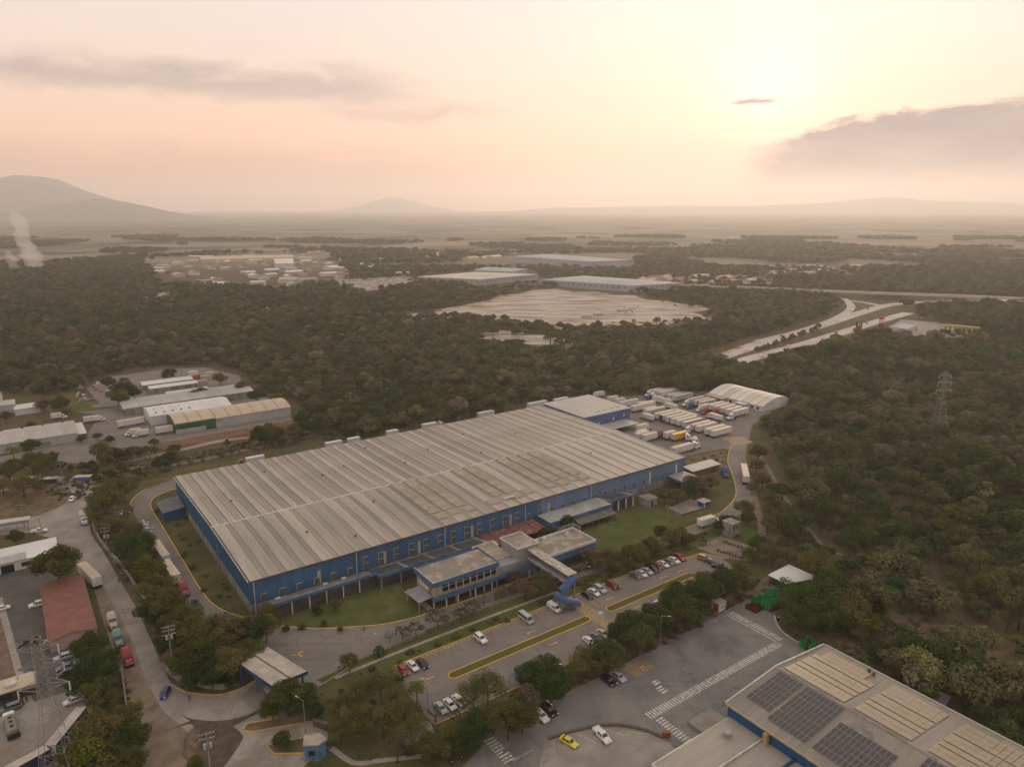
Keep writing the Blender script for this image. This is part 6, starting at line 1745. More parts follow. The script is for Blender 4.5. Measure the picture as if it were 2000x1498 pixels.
# trees of the site: where they stand (centre of the crown in the photograph, radius there), by what is next to them
SITE_TREES = {
    'the red roofed shed': [(112, 1100, 40, 'dark'), (172, 1262, 30, 'dark'), (192, 1298, 34, 'dark'), (168, 1322, 34, 'dark'), (216, 1296, 20, 'brown'), (192, 1352, 28, 'olive')],
    'the left lattice pylon': [(190, 1424, 40, 'olive'), (160, 1478, 46, 'yellow'), (244, 1395, 30, 'olive'), (262, 1436, 28, 'dark'), (252, 1482, 30, 'olive'), (215, 1460, 26, 'olive'), (205, 1495, 30, 'brown')],
    'the street wall': [(205, 972, 32, 'olive'), (232, 1004, 26, 'flowering'), (262, 1064, 36, 'dark'), (288, 1104, 30, 'yellow'), (300, 1138, 34, 'olive'), (240, 950, 26, 'olive'), (212, 1022, 24, 'olive'), (332, 1178, 36, 'olive'), (298, 1186, 30, 'dark'), (256, 1030, 24, 'brown'), (270, 1090, 26, 'dark'), (190, 1000, 22, 'olive'), (218, 950, 24, 'brown'), (282, 1068, 22, 'brown')],
    'the entrance gate': [(356, 1212, 36, 'olive'), (384, 1228, 38, 'olive'), (420, 1218, 34, 'brown'), (455, 1232, 38, 'olive'), (490, 1226, 34, 'dark'), (518, 1222, 28, 'olive'), (400, 1272, 36, 'dark'), (440, 1284, 38, 'olive'), (480, 1268, 34, 'olive'), (366, 1298, 26, 'dark'), (412, 1310, 30, 'dark'), (330, 1246, 26, 'dark'), (346, 1280, 22, 'olive'), (380, 1322, 22, 'hedge'), (525, 1192, 20, 'yellow'), (455, 1330, 12, 'hedge')],
    'the gate canopy': [(560, 1352, 36, 'dark'), (592, 1350, 26, 'dark'), (532, 1378, 24, 'dark'), (682, 1290, 20, 'olive'), (562, 1365, 30, 'cycad'), (610, 1378, 20, 'hedge')],
    'the blue guardhouse': [(552, 1440, 18, 'hedge'), (660, 1372, 26, 'feathery'), (700, 1352, 34, 'feathery'), (742, 1332, 34, 'feathery'), (772, 1364, 34, 'feathery'), (702, 1402, 34, 'feathery'), (746, 1404, 36, 'feathery'), (790, 1392, 36, 'feathery'), (664, 1424, 24, 'feathery'), (620, 1490, 22, 'bare'), (700, 1455, 26, 'bare'), (380, 1488, 16, 'yellow')],
    'the small blue kiosk': [(806, 1432, 34, 'feathery'), (838, 1452, 30, 'olive'), (764, 1312, 12, 'palm'), (814, 1352, 18, 'palm'), (850, 1392, 20, 'bare'), (775, 1462, 26, 'bare'), (778, 1322, 10, 'shrub')],
    'the car park edge': [(952, 1340, 38, 'feathery'), (925, 1356, 34, 'feathery'), (1066, 1306, 40, 'dark'), (1034, 1310, 32, 'dark'), (1078, 1336, 32, 'dark'), (992, 1402, 38, 'olive'), (962, 1394, 34, 'olive'), (1020, 1392, 34, 'olive'), (934, 1408, 36, 'dark'), (910, 1434, 34, 'dark'), (880, 1440, 32, 'olive'), (1026, 1364, 36, 'brown'), (900, 1396, 30, 'bare'), (1100, 1318, 26, 'olive')],
    'the neighbouring lot': [(1148, 1284, 36, 'olive'), (1182, 1268, 36, 'dark'), (1198, 1290, 28, 'olive'), (1214, 1230, 30, 'dark'), (1246, 1240, 36, 'dark'), (1232, 1212, 28, 'dark'), (1284, 1196, 32, 'dark'), (1264, 1216, 28, 'dark'), (1322, 1160, 34, 'dark'), (1342, 1188, 36, 'dark'), (1356, 1168, 34, 'dark'), (1376, 1140, 34, 'dark'), (1408, 1132, 34, 'dark'), (1438, 1136, 30, 'dark'), (1446, 1114, 22, 'olive'), (1310, 1184, 26, 'dark'), (1300, 1206, 24, 'olive')],
    'the dry slope': [(1720, 1215, 20, 'bare'), (1790, 1225, 26, 'bare'), (1850, 1250, 22, 'bare'), (1760, 1240, 16, 'brown'), (1900, 1270, 20, 'olive'), (1960, 1300, 22, 'bare'), (1680, 1232, 18, 'olive'), (1830, 1235, 14, 'brown')],
    'the white open canopy': [(1576, 1166, 52, 'spreading'), (1616, 1188, 44, 'spreading'), (1628, 1148, 46, 'dark'), (1600, 1108, 38, 'olive'), (1560, 1200, 34, 'dark'), (1660, 1180, 40, 'olive'), (1486, 1060, 24, 'dark'), (1464, 1078, 16, 'yellow'), (1510, 1080, 26, 'olive'), (1540, 1080, 26, 'brown')],
    'the office front': [(855, 1204, 26, 'flowering'), (922, 1184, 20, 'flowering'), (900, 1198, 18, 'flowering'), (1026, 1142, 26, 'brown'), (1058, 1132, 24, 'olive'), (1000, 1124, 18, 'brown'), (786, 1232, 18, 'flowering'), (812, 1224, 18, 'flowering'), (760, 1240, 16, 'bare'), (945, 1170, 16, 'bare'), (1085, 1140, 20, 'olive'), (740, 1268, 12, 'shrub')],
    'the grass verge': [(1150, 1082, 22, 'brown'), (1186, 1080, 22, 'brown'), (1206, 1092, 24, 'olive'), (1230, 1086, 28, 'dark'), (1250, 1074, 20, 'olive'), (1292, 1036, 18, 'dark'), (1310, 1046, 22, 'olive'), (1332, 1040, 20, 'olive'), (1270, 1056, 16, 'olive'), (1345, 1050, 16, 'brown'), (1280, 1070, 18, 'olive'), (1170, 1098, 16, 'olive')],
    'the right hand drive': [(1478, 905, 16, 'olive'), (1490, 935, 18, 'brown'), (1470, 950, 12, 'olive'), (1505, 975, 20, 'olive'), (1520, 1010, 20, 'brown'), (1500, 1020, 16, 'olive'), (1480, 880, 18, 'dark'), (1545, 1030, 22, 'dark'), (1460, 1010, 14, 'dark')],
    'the small booth': [(1358, 942, 26, 'brown'), (1388, 938, 20, 'olive'), (1347, 954, 20, 'dark'), (1298, 962, 18, 'olive'), (1322, 966, 18, 'olive'), (1406, 1024, 14, 'dark'), (1420, 1016, 16, 'dark'), (1454, 990, 20, 'olive'), (1374, 956, 14, 'brown')],
    'the red patio roof': [(1109, 1016, 18, 'dark'), (1070, 1036, 15, 'dark')],
    'the front lawn': [(618, 1188, 11, 'hedge'), (654, 1178, 14, 'olive'), (590, 1222, 7, 'shrub'), (632, 1216, 7, 'shrub'), (560, 1225, 8, 'shrub'), (664, 1228, 6, 'shrub')],
    'the roundabout': [(44, 946, 30, 'umbrella'), (4, 950, 20, 'umbrella'), (15, 915, 22, 'olive'), (80, 908, 22, 'olive'), (60, 895, 22, 'dark'), (30, 1045, 14, 'dark')],
    'the lorry yard': [(1344, 752, 26, 'spreading'), (1376, 744, 24, 'spreading'), (1325, 742, 20, 'olive'), (1300, 748, 16, 'dark'), (1210, 760, 20, 'umbrella'), (1235, 752, 18, 'olive')],
    'the left works yard': [(150, 742, 16, 'olive'), (210, 742, 14, 'dark'), (330, 728, 14, 'dark'), (430, 735, 15, 'olive'), (500, 770, 18, 'dark'), (540, 776, 16, 'olive'), (590, 815, 18, 'dark'), (300, 862, 10, 'olive'), (255, 880, 16, 'brown'), (340, 876, 12, 'dark'), (10, 810, 12, 'olive'), (60, 830, 10, 'hedge'), (128, 800, 10, 'olive'), (215, 858, 9, 'hedge'), (118, 788, 16, 'dark'), (240, 760, 22, 'dark'), (232, 772, 20, 'olive'), (262, 768, 12, 'dark'), (85, 785, 16, 'brown'), (60, 868, 16, 'dark'), (158, 855, 9, 'olive'), (190, 850, 9, 'brown'), (380, 768, 12, 'brown'), (395, 762, 13, 'brown'), (470, 752, 16, 'brown'), (195, 880, 22, 'olive'), (25, 888, 14, 'palm')],
}
spots = []
for lm, lst in SITE_TREES.items():
    for px, py, r, kd in lst:
        R0, H0 = TK[kd][0][2], TK[kd][0][3]
        zc = H0 * .6; sc_ = 1.0
        for _ in range(3):
            p = G(px, py, zc * sc_); dist = math.hypot(p.x, math.hypot(p.y, CAM_H - zc))
            sc_ = r * dist / FPX / R0
        spots.append((lm, kd, px, p.x, p.y, sc_))
cnts = {}
for s in spots: cnts.setdefault((s[0], s[1]), []).append(s)
for (lm, kd), lst in cnts.items():
    lst.sort(key=lambda s: s[2])
    for i, s in enumerate(lst):
        lab = '%s by %s' % (ADJ[kd], lm)
        if len(lst) > 1: lab += ', ' + ('%s of %d from the left' % (ordinal(i), len(lst)))
        plant(kd, s[3], s[4], s[5], lab, 'trees near ' + lm, 'palm_tree' if kd in ('palm', 'cycad') else ('bush' if kd in ('shrub', 'hedge') else 'tree'))
# belt of trees along the back boundary of the warehouse
belt = smooth_path(P((505, 872), (560, 862), (640, 846), (720, 832), (800, 816), (880, 800), (960, 785), (1040, 770), (1110, 758), (1152, 752)), 5)
nb = 44
for i in range(nb):
    f = i / (nb - 1) * (len(belt) - 1); k = min(int(f), len(belt) - 2); p = belt[k].lerp(belt[k + 1], f - k)
    plant(random.choice(['dark', 'dark', 'olive', 'dark']), p.x + random.uniform(-2, 2), p.y + random.uniform(-2.5, 2.5), random.uniform(.9, 1.3), 'tree in the dense belt along the back fence, %s of %d from the left' % (ordinal(i), nb), 'belt of trees behind the warehouse')
slope = P((0, 912), (200, 893), (330, 884), (600, 852), (640, 862), (480, 886), (330, 916), (200, 958), (60, 932))
r7 = random.Random(31); k = 0; slp = []
while k < 60:
    p = Vector((r7.uniform(-290, -70), r7.uniform(250, 350), 0))
    if in_poly(np.array([p.x]), np.array([p.y]), slope)[0]:
        kd = r7.choice(['olive', 'brown', 'dark', 'hedge', 'bare']); k += 1
        slp.append((kd, p.x, p.y, r7.uniform(.4, .8)))
for kd in ADJ:
    ls = sorted([q for q in slp if q[0] == kd], key=lambda q: q[1] / q[2])
    for n_, q in enumerate(ls): plant(kd, q[1], q[2], q[3], '%s on the scrubby slope behind the warehouse, %s from the left' % (ADJ[kd], ordinal(n_)), '%ss on the slope' % ADJ[kd])
for (px, py, h) in ((1075, 655, 20), (1108, 650, 12)):
    p = G(px, py + 22); s_ = h / 8.5
    plant('feathery', p.x, p.y, s_, 'tall lone tree standing over the sand patch' if px < 1100 else 'shorter tree right of the tall lone tree by the sand', None)

# the woods
def near_path(px, py, path, d):
    m = np.zeros(px.shape, bool)
    for a, b in zip(path[:-1], path[1:]):
        ax, ay, bx, by = a[0], a[1], b[0], b[1]
        t = np.clip(((px - ax) * (bx - ax) + (py - ay) * (by - ay)) / ((bx - ax) ** 2 + (by - ay) ** 2 + 1e-9), 0, 1)
        m |= (px - ax - t * (bx - ax)) ** 2 + (py - ay - t * (by - ay)) ** 2 < d * d
    return m


CLEAR = [
    BB((-75, 150), (-25, 140), (40, 136), (180, 130), (200, 134), (252, 130), (272, 114), (300, 104), (326, 78), (336, 52), (312, 34), (296, 30), (272, 28), (254, 12), (236, 0), (220, -13), (206, -25), (192, -35), (178, -43), (170, -54), (156, -66), (152, -90), (128, -90), (124, -104), (112, -112), (112, -200), (-200, -200), (-200, 120)),
    P((-400, 1000), (-400, 820), (-60, 770), (40, 770), (110, 772), (165, 752), (205, 733), (320, 716), (420, 712), (485, 735), (500, 760), (590, 788), (600, 820), (640, 845), (640, 900), (200, 960), (-100, 1010)),
    P((764, 624), (800, 612), (880, 600), (948, 586), (1000, 572), (1080, 562), (1250, 580), (1310, 590), (1400, 604), (1430, 620), (1360, 636), (1290, 650), (1190, 646), (1120, 656), (1040, 644), (940, 630)),
    P((870, 655), (930, 652), (985, 646), (1050, 652), (1125, 668), (1130, 698), (1040, 688), (980, 676), (900, 668)),
    P((265, 574), (342, 570), (350, 588), (275, 590)),
    P((640, 548), (790, 540), (830, 552), (730, 575), (680, 574)),
    P((1600, 664), (1640, 614), (1630, 582), (1700, 580), (1780, 590), (1800, 606), (1720, 642), (1640, 670)), P((1700, 650), (1735, 622), (1840, 626), (1925, 648), (1880, 672), (1760, 674)),
    P((1640, 1240), (1700, 1200), (1800, 1200), (1900, 1240), (2040, 1295), (2040, 1350), (1900, 1302), (1760, 1264)),
    P((790, 540), (960, 525), (1060, 530), (1060, 560), (940, 572)), P((1040, 545), (1300, 545), (1320, 575), (1150, 580)), P((980, 495), (1240, 500), (1240, 530), (1000, 525)),
    P((270, 505), (640, 490), (700, 545), (560, 570), (300, 560)),
    P((1260, 540), (1520, 540), (1530, 565), (1250, 560)), P((1480, 520), (1680, 518), (1700, 545), (1480, 545)),
]
PATHS = [(hw1, 19), (hw2, 18), (smooth_path(P((1480, 668), (1560, 648), (1620, 628), (1655, 610), (1662, 598), (1650, 586), (1640, 578))), 10),
         (smooth_path(P((515, 602), (580, 604), (650, 612), (760, 618), (830, 612))), 9), (P((1240, 548), (1400, 558), (1560, 566), (1700, 574), (2060, 586)), 12),
         (smooth_path(P((1480, 885), (1500, 915), (1520, 950), (1545, 990), (1580, 1035), (1610, 1068), (1660, 1090), (1780, 1118), (1860, 1160), (1940, 1195), (2030, 1225))), 3.0),
         (hw1[-16:], 42), (smooth_path(P((1470, 960), (1480, 1000), (1488, 1040), (1484, 1070))), 3.0)]


def scatter(y0, y1, step, margin=60):
    ys = np.arange(y0, y1, step)
    pts = []
    for y in ys:
        hw = (y + margin * .3) * 1000 / FPX / math.cos(PITCH) * 1.06 + margin
        xs = np.arange(-hw, hw, step)
        pts.append(np.stack([xs, np.full(xs.shape, y)], 1))
    p = np.concatenate(pts)
    p = p + rng.uniform(-.48, .48, p.shape) * step
    bad = np.zeros(len(p), bool)
    jx = rng.normal(0, 7.0, len(p)); jy = rng.normal(0, 20.0, len(p))
    for i_, c in enumerate(CLEAR): bad |= in_poly(p[:, 0], p[:, 1], c) if i_ < 2 else in_poly(p[:, 0] + jx, p[:, 1] + jy, c) & (rng.random(len(p)) > (.30 if i_ >= 13 else 0))
    for path, d in PATHS: bad |= near_path(p[:, 0], p[:, 1], path, d)
    return p[~bad]


def vnoise(x, y, s, seed):
    r = np.random.default_rng(seed); g_ = r.random((64, 64))
    u = (x / s) % 63; v = (y / s) % 63
    i = u.astype(int); j = v.astype(int); fu = u - i; fv = v - j
    fu = fu * fu * (3 - 2 * fu); fv = fv * fv * (3 - 2 * fv)
    return (g_[i, j] * (1 - fu) + g_[i + 1, j] * fu) * (1 - fv) + (g_[i, j + 1] * (1 - fu) + g_[i + 1, j + 1] * fu) * fv


near = scatter(60, 720, 5.3)
mid = scatter(720, 1400, 8.0)
far = scatter(1400, 2900, 17.0, 120)
far = far[vnoise(far[:, 0] + 5000, far[:, 1], 160, 5) > np.interp(far[:, 1], [1400, 2000, 2900], [.40, .56, .66])]
nn = vnoise(near[:, 0] + 3000, near[:, 1], 34, 9)
near = near[rng.random(len(near)) > np.where(nn < .20, .40, .03)]

FT = []
for i in range(14):
    sparse = i in (5, 9, 12)
    v, t, tb = make_tree(900 + i, R=3.6 + .25 * (i % 4), H=6.6 + .45 * (i % 5), nl=2200 if not sparse else 1000, leaf=.29, nlobes=9 + i % 6, lobe=.33 + .04 * (i % 3), spread=.62 + .05 * (i % 3), flat=.62 + .08 * (i % 3), sparse=sparse)
    FT.append((v, t, tb))
tb, twb, fv = twig_mesh(977, 3.8, 6.5, 8, 0)
PROTO = D.collections.new('forest_prototypes')
for i, (v, t, tbk) in enumerate(FT):
    m = L_forest if i < 11 else (L_dark if i < 13 else L_yel)
    o = D.objects.new('proto_%02d' % i, quads_mesh('forest_tree', v, t, m, tbk)); PROTO.objects.link(o)
    TK.setdefault('forest', []).append((tbk.mesh('trunk', M_bark), quads_mesh('crown', v, t, m), 4.0, 8.0))
bt = MB(); bt.v = tb.v + twb.v; bt.f = list(tb.f) + [tuple(i + len(tb.v) for i in f) for f in twb.f]; bt.m = [0] * len(bt.f)
o = D.objects.new('proto_14', bt.mesh('bare_tree', L_grey)); PROTO.objects.link(o)
TK['forest'].append((tb.mesh('trunk', L_grey), twb.mesh('crown', L_grey), 3.8, 6.5))
# low-detail clumps for the distance
for i in range(4):
    v, t, tbk = make_tree(960 + i, R=6.5, H=9.0, nl=420, leaf=1.05, nlobes=10, lobe=.42, spread=.7, flat=.6)
    o = D.objects.new('proto_%02d' % (15 + i), quads_mesh('far_clump', v, t, L_forest if i < 3 else L_dark, tbk)); PROTO.objects.link(o)
for i in range(3):
    v, t, tbk = make_tree(980 + i, R=1.3, H=1.5, nl=260, leaf=.2, nlobes=5, lobe=.55, flat=.6, trunk_h=.1, tr=.04)
    o = D.objects.new('proto_%02d' % (19 + i), quads_mesh('scrub', v, t, L_forest if i < 2 else L_brown, tbk)); PROTO.objects.link(o)


def pick_kinds(p):
    a = vnoise(p[:, 0] + 4000, p[:, 1], 60, 21); r = rng.random(len(p))
    idx = rng.integers(0, 11, len(p))
    idx = np.where((r < .16 + .5 * (a > .72)), rng.integers(11, 13, len(p)), idx)
    idx = np.where(r > .985, 13, idx)
    idx = np.where((r > .92) & (r < .975), 14, idx)
    return idx


def gn_scatter(name, pts, idx, scl, label, cat):
    me = D.meshes.new(name); n = len(pts)
    me.vertices.add(n)
    me.vertices.foreach_set('co', np.concatenate([pts, np.zeros((n, 1))], 1).astype(np.float32).ravel())
    for nm, ty, arr in (('idx', 'INT', idx.astype(np.int32)), ('scl', 'FLOAT', scl.astype(np.float32)), ('rot', 'FLOAT', rng.uniform(0, 6.28, n).astype(np.float32))):
        me.attributes.new(nm, ty, 'POINT').data.foreach_set('value', arr)
    o = put(name, me, label=label, cat=cat, kind='stuff')
    ng = D.node_groups.new(name, 'GeometryNodeTree')
    ng.interface.new_socket('Geometry', in_out='INPUT', socket_type='NodeSocketGeometry')
    ng.interface.new_socket('Geometry', in_out='OUTPUT', socket_type='NodeSocketGeometry')
    gi = ng.nodes.new('NodeGroupInput'); go = ng.nodes.new('NodeGroupOutput')
    ci = ng.nodes.new('GeometryNodeCollectionInfo'); ci.inputs['Collection'].default_value = PROTO
    ci.inputs['Separate Children'].default_value = True; ci.inputs['Reset Children'].default_value = True
    ip = ng.nodes.new('GeometryNodeInstanceOnPoints'); ip.inputs['Pick Instance'].default_value = True

    def attr(nm, ty):
        a = ng.nodes.new('GeometryNodeInputNamedAttribute'); a.data_type = ty; a.inputs['Name'].default_value = nm
        return a.outputs['Attribute']
    ng.links.new(gi.outputs[0], ip.inputs['Points']); ng.links.new(ci.outputs[0], ip.inputs['Instance'])
    ng.links.new(attr('idx', 'INT'), ip.inputs['Instance Index'])
    cx = ng.nodes.new('ShaderNodeCombineXYZ'); ng.links.new(attr('rot', 'FLOAT'), cx.inputs[2])
    er = ng.nodes.new('FunctionNodeEulerToRotation'); ng.links.new(cx.outputs[0], er.inputs[0]); ng.links.new(er.outputs[0], ip.inputs['Rotation'])
    ng.links.new(attr('scl', 'FLOAT'), ip.inputs['Scale'])
    ng.links.new(ip.outputs[0], go.inputs[0])
    md = o.modifiers.new('scatter', 'NODES'); md.node_group = ng
    return o


def proj(x, y, z=4.0):
    dz = z - CAM_H; d = y * math.cos(PITCH) - dz * math.sin(PITCH); u = y * math.sin(PITCH) + dz * math.cos(PITCH)
    return 1000 + FPX * x / d, 749 - FPX * u / d, d


kn = pick_kinds(near); sn = np.clip(rng.lognormal(-.19, .34, len(near)), .38, 1.8) * np.where(kn == 13, .8, 1)
ppx, ppy, dep = proj(near[:, 0], near[:, 1])
vis = (ppx > 5) & (ppx < 1995) & (ppy < 1490)
order = np.argsort(np.where(vis, dep / sn, 1e9))
single = order[:300]
FAD = ['olive green', 'dark olive', 'brownish', 'dull green', 'dry olive', 'thin leaved', 'brown tinged', 'greyish green', 'dusty green', 'sparse', 'rusty olive', 'deep green', 'blackish green', 'yellow green', 'bare grey']
LMK = [((1830, 790), 'the right pylon'), ((1560, 1000), 'the wood path'), ((1480, 850), 'the yard exit'), ((1600, 1130), 'the white open canopy'), ((1800, 1230), 'the dry slope'), ((1800, 1360), 'the solar building'),
       ((1990, 1150), 'the right picture edge'), ((1990, 900), 'the upper right picture edge'), ((1700, 1050), 'the middle of the right wood'), ((1640, 900), 'the left of the right wood'), ((1450, 760), 'the oval roofed shed'), ((1990, 1400), 'the lower right corner'), ((100, 850), 'the left works'), ((700, 780), 'the tree belt')]
zones = {}
for i in single:
    lm = min(LMK, key=lambda q: (q[0][0] - ppx[i]) ** 2 + (q[0][1] - ppy[i]) ** 2)[1]
    zones.setdefault((int(kn[i]), lm), []).append(i)
for (k, lm), lst in zones.items():
    lst.sort(key=lambda i: ppx[i])
    for n_, i in enumerate(lst):
        plant('forest', near[i][0], near[i][1], sn[i], '%s wood tree near %s' % (FAD[k], lm) + (', %s from the left' % ordinal(n_) if len(lst) > 1 else ''), 'wood trees near ' + lm, 'forest_tree', var=k)
keep = np.ones(len(near), bool); keep[single] = False
gn_scatter('forest', np.concatenate([near[keep], mid]), np.concatenate([kn[keep], pick_kinds(mid)]), np.concatenate([sn[keep], rng.uniform(.75, 1.5, len(mid))]), 'dry olive and brown woodland covering the plain around the site', 'forest')
gn_scatter('far_woods', far, rng.integers(15, 19, len(far)), rng.uniform(.7, 1.5, len(far)), 'hazy patches of wood far out on the plain', 'woods')
# scrub and tufts on the unpaved margins of the site
sc_pts = []
for poly, dens in ((P((178, 1010), (208, 1078), (276, 1190), (330, 1310), (372, 1348), (470, 1330), (500, 1260), (440, 1210), (350, 1160), (270, 1040), (205, 990)), .16),
                   (BB((10, -71.5), (131, -71.5), (150, -73), (150, -77.5), (12, -80)), .22), (BB((-9, 98), (-8.6, 22), (-4, 4), (-1, 0), (-1, 98)), .05),
                   (P((60, 950), (160, 925), (330, 895), (600, 845), (600, 858), (340, 915), (250, 960), (120, 985)), .14), (BB((8, -42.5), (76, -42.5), (76, -45.2), (10, -45.2)), .10), (BB((84, -39.2), (150, -39.4), (146, -46), (110, -45), (84, -45)), .22),
                   (P((613, 1352), (760, 1302), (850, 1420), (930, 1458), (870, 1520), (660, 1520)), .05), (BB((113, -95), (124, -92), (150, -90), (160, -120), (112, -125)), .05), (BB((184, 13), (225, 14), (205, -5), (183, -5)), .06),
                   (P((1640, 1240), (1740, 1225), (1900, 1260), (2030, 1310), (2030, 1420), (1850, 1330), (1680, 1300), (1600, 1260)), .05), (BB((150, -38), (176, -37), (170, -48), (152, -50)), .05), (P((200, 1240), (262, 1380), (285, 1500), (180, 1500), (170, 1380)), .18)):
    xs = [q.x for q in poly]; ys = [q.y for q in poly]
    n = int((max(xs) - min(xs)) * (max(ys) - min(ys)) * dens)
    pp = np.stack([rng.uniform(min(xs), max(xs), n), rng.uniform(min(ys), max(ys), n)], 1)
    sc_pts.append(pp[in_poly(pp[:, 0], pp[:, 1], poly)])
sc_pts = np.concatenate(sc_pts)
gn_scatter('scrub', sc_pts, rng.integers(19, 22, len(sc_pts)), rng.uniform(.3, .95, len(sc_pts)), 'low dry scrub and weeds on the unpaved margins', 'scrub')


# ivy-grown fence walls beside the drive
def ivy_wall(u0, u1, v, h, label, m=L_olive, th=.9):
    o = site('ivy_wall', label, 'wall', u0, v)
    MB().box(0, u1 - u0, -.1, .1, 0, h - .3).build('wall', M_plinth, o)
    n = int((u1 - u0) * 150); rg = np.random.default_rng(int(u0))
    L = [(x, 0, z, .55, rg.random()) for x in np.arange(.2, u1 - u0, .6) for z in np.arange(.4, h, .6)]
    v_, t_ = leaves(n, L, .17, rg, shell=.6)
    put('ivy', quads_mesh('ivy', v_, t_, m), o)
    if 'dead' in label:
        L2 = [(x, 0, h - .1, .6, rg.random()) for x in np.arange(.2, u1 - u0, .5)]
        v_, t_ = leaves(int((u1 - u0) * 60), L2, .16, rg, shell=.3); v_[:, 2] += .15
        put('dead_vines', quads_mesh('dead_vines', v_, t_, L_dead), o)


ivy_wall(60.7, 76, -33.9, 3.4, 'tall fence box overgrown with green and dead pale vines by the office drive')
ivy_wall(86, 101, -35.2, 2.2, 'low vine covered fence with dead pale top below the right office wing')
ivy_wall(108, 127, -34.6, 2.0, 'vine covered fence with dead pale top along the green lawn')

# ------------------------------------------------------------------ other buildings
def shed(name, label, u0, v0, Lx, Ly, eave, rise, n, wallm, roofm, ribm, style='arch', rot=0.0, cat='shed', ribw=.5, base=None, endwall=None):
    """shed of length Lx (local x) and depth Ly, roof of n panels between ribs"""
    o = thing(name, label, cat, base if base is not None else B(u0, v0), ANG + rot)
    ns = 8 if style == 'arch' else 2
    prof = []
    for i in range(ns + 1):
        t = i / ns
        z = eave + (rise * math.sin(PI * t) if style == 'arch' else rise * (1 - abs(2 * t - 1)))
        prof.append((-.3 + (Ly + .6) * t, z))
    b = MB(); b.quad((0, 0, 0), (Lx, 0, 0), (Lx, 0, eave), (0, 0, eave)); b.quad((Lx, Ly, 0), (0, Ly, 0), (0, Ly, eave), (Lx, Ly, eave)); b.build('long_walls', wallm, o)
    for x, f in ((0, -1), (Lx, 1)):
        pts = [(x, 0, 0)] + [(x, max(0, min(Ly, y)), z) for y, z in prof] + [(x, Ly, 0)]
        b = MB(); b.poly(pts if f < 0 else pts[::-1]); b.build('end_wall', endwall or wallm, o)
    b = MB(); b.loft([[(x, y, z - .03) for y, z in prof] for x in (-.3, Lx + .3)], closed=False); rf = b.build('roof', ribm, o)
    w = (Lx + .6) / n
    pm = MB(); pm.loft([[(x, y, z + .08) for y, z in prof] for x in (0, w - ribw)], closed=False)
    pm.loft([[(x, y, z - .02) for y, z in prof] for x in (0,)] + [[(x, y, z + .08) for y, z in prof] for x in (0,)], closed=False)
    me = pm.mesh('roof_panel', roofm)
    for i in range(n): put('roof_panel', me, rf, loc=(-.3 + ribw / 2 + i * w, 0, 0))
    return o


M_ribt = mat('tan_rib', (0.30, 0.235, 0.165), 0.8, var=0.25, scale=0.5)
M_ribp = mat('pale_rib', (0.50, 0.44, 0.34), 0.8, var=0.25, scale=0.5)
a1 = shed('arched_shed', 'long arched shed with cream ribbed roof and green front', 18, 193.4, 59.5, 22.5, 5.2, 2.2, 9, M_lgrey, M_cream, M_ribt, endwall=M_green)
MB().box(0, 19.5, -.25, -.02, 2.6, 5.6).build('green_front', M_green, a1)
MB().box(14.5, 19.5, -.40, -.26, 0, 5.6).build('green_corner_panel', M_green, a1)
for i in range(8): MB().box(2.0 + i * 1.45, 3.0 + i * 1.45, -.32, -.26, 2.9 + (i % 2) * .1, 3.4).build('window', M_glass, a1)
for i in range(3): MB().box(20.2 + i * .8, 20.7 + i * .8, -.08, -.01, 3.6, 4.2).build('vent', M_black, a1)
a2 = shed('white_shed', 'white roofed shed behind the arched green fronted one', 10.4, 217.6, 41.6, 22.0, 5.0, 1.8, 6, mat('white_wall', (0.55, 0.54, 0.53), 0.8, var=0.15, scale=0.2), M_rwhite, M_rwhite, 'gable', ribw=.15)
for i in range(9): MB().box(3 + (i % 5) * 4.2, 3.9 + (i % 5) * 4.2, 3.2 + (i // 5) * 6, 5.4 + (i // 5) * 6, 5.75 + (i // 5) * .75, 6.0 + (i // 5) * .75).build('roof_light', M_greyw, a2)
shed('grey_shed', 'long low grey shed at the back of the left works', 1.5, 246, 71, 23, 4.2, 1.3, 8, M_plinth, M_greyroof, M_slab, 'gable', ribw=.12)
a4 = shed('left_arched_warehouse', 'grey arched warehouse with pale roof ribs at the left edge', -60.5, 209.2, 36.5, 26, 4.6, 2.2, 5, M_lgrey, corrugated('grey_arched_sheet', (0.40, 0.36, 0.32), (0.35, 0.315, 0.28), 0.7, 0), M_ribp, cat='warehouse', ribw=.8)
for i in range(4): MB().tube((6 + i * 8.6, 17.5, 6.6), (6 + i * 8.6, 17.5, 7.6), .45, .6, 8).build('roof_fan', M_louv, a4)
MB().box(36.6, 40.6, 1.0, 24, 3.4, 3.6).build('side_lean_to', M_rwhite, a4)
for y in (1.4, 12, 23.4): MB().tube((40.2, y, 0), (40.2, y, 3.4), .1).build('lean_to_post', M_steel, a4)
MB().box(21, 25, -.12, -.01, .6, 2.6).build('window', mat('green_shutter', (0.20, 0.24, 0.13), 0.7, var=0.2), a4)
for i, (u, v, lx, ly) in enumerate(((20, 303, 30, 11), (22, 290, 28, 9))):
    shed('small_white_shed', 'small white roofed shed at the top of the left works, %s one' % ('farther' if i == 0 else 'nearer'), u, v, lx, ly, 3.6, .9, 4, M_plinth, M_rwhite, M_rwhite, 'gable', ribw=.1)
for i, (v) in enumerate((279, 276)):
    shed('cycle_roof', 'thin white shelter roof before the small sheds, %s one' % ('farther' if i == 0 else 'nearer'), 29, v, 24, 1.8, 2.6, .2, 3, M_plinth, M_rwhite, M_rwhite, 'gable', ribw=.1, cat='shelter')
shed('left_white_house', 'white flat building with chimney at the far left edge', 0, 0, 17, 13, 5.4, .8, 3, M_lgrey, M_greyroof, M_greyroof, 'gable', base=G(-40, 817), ribw=.12, cat='building')
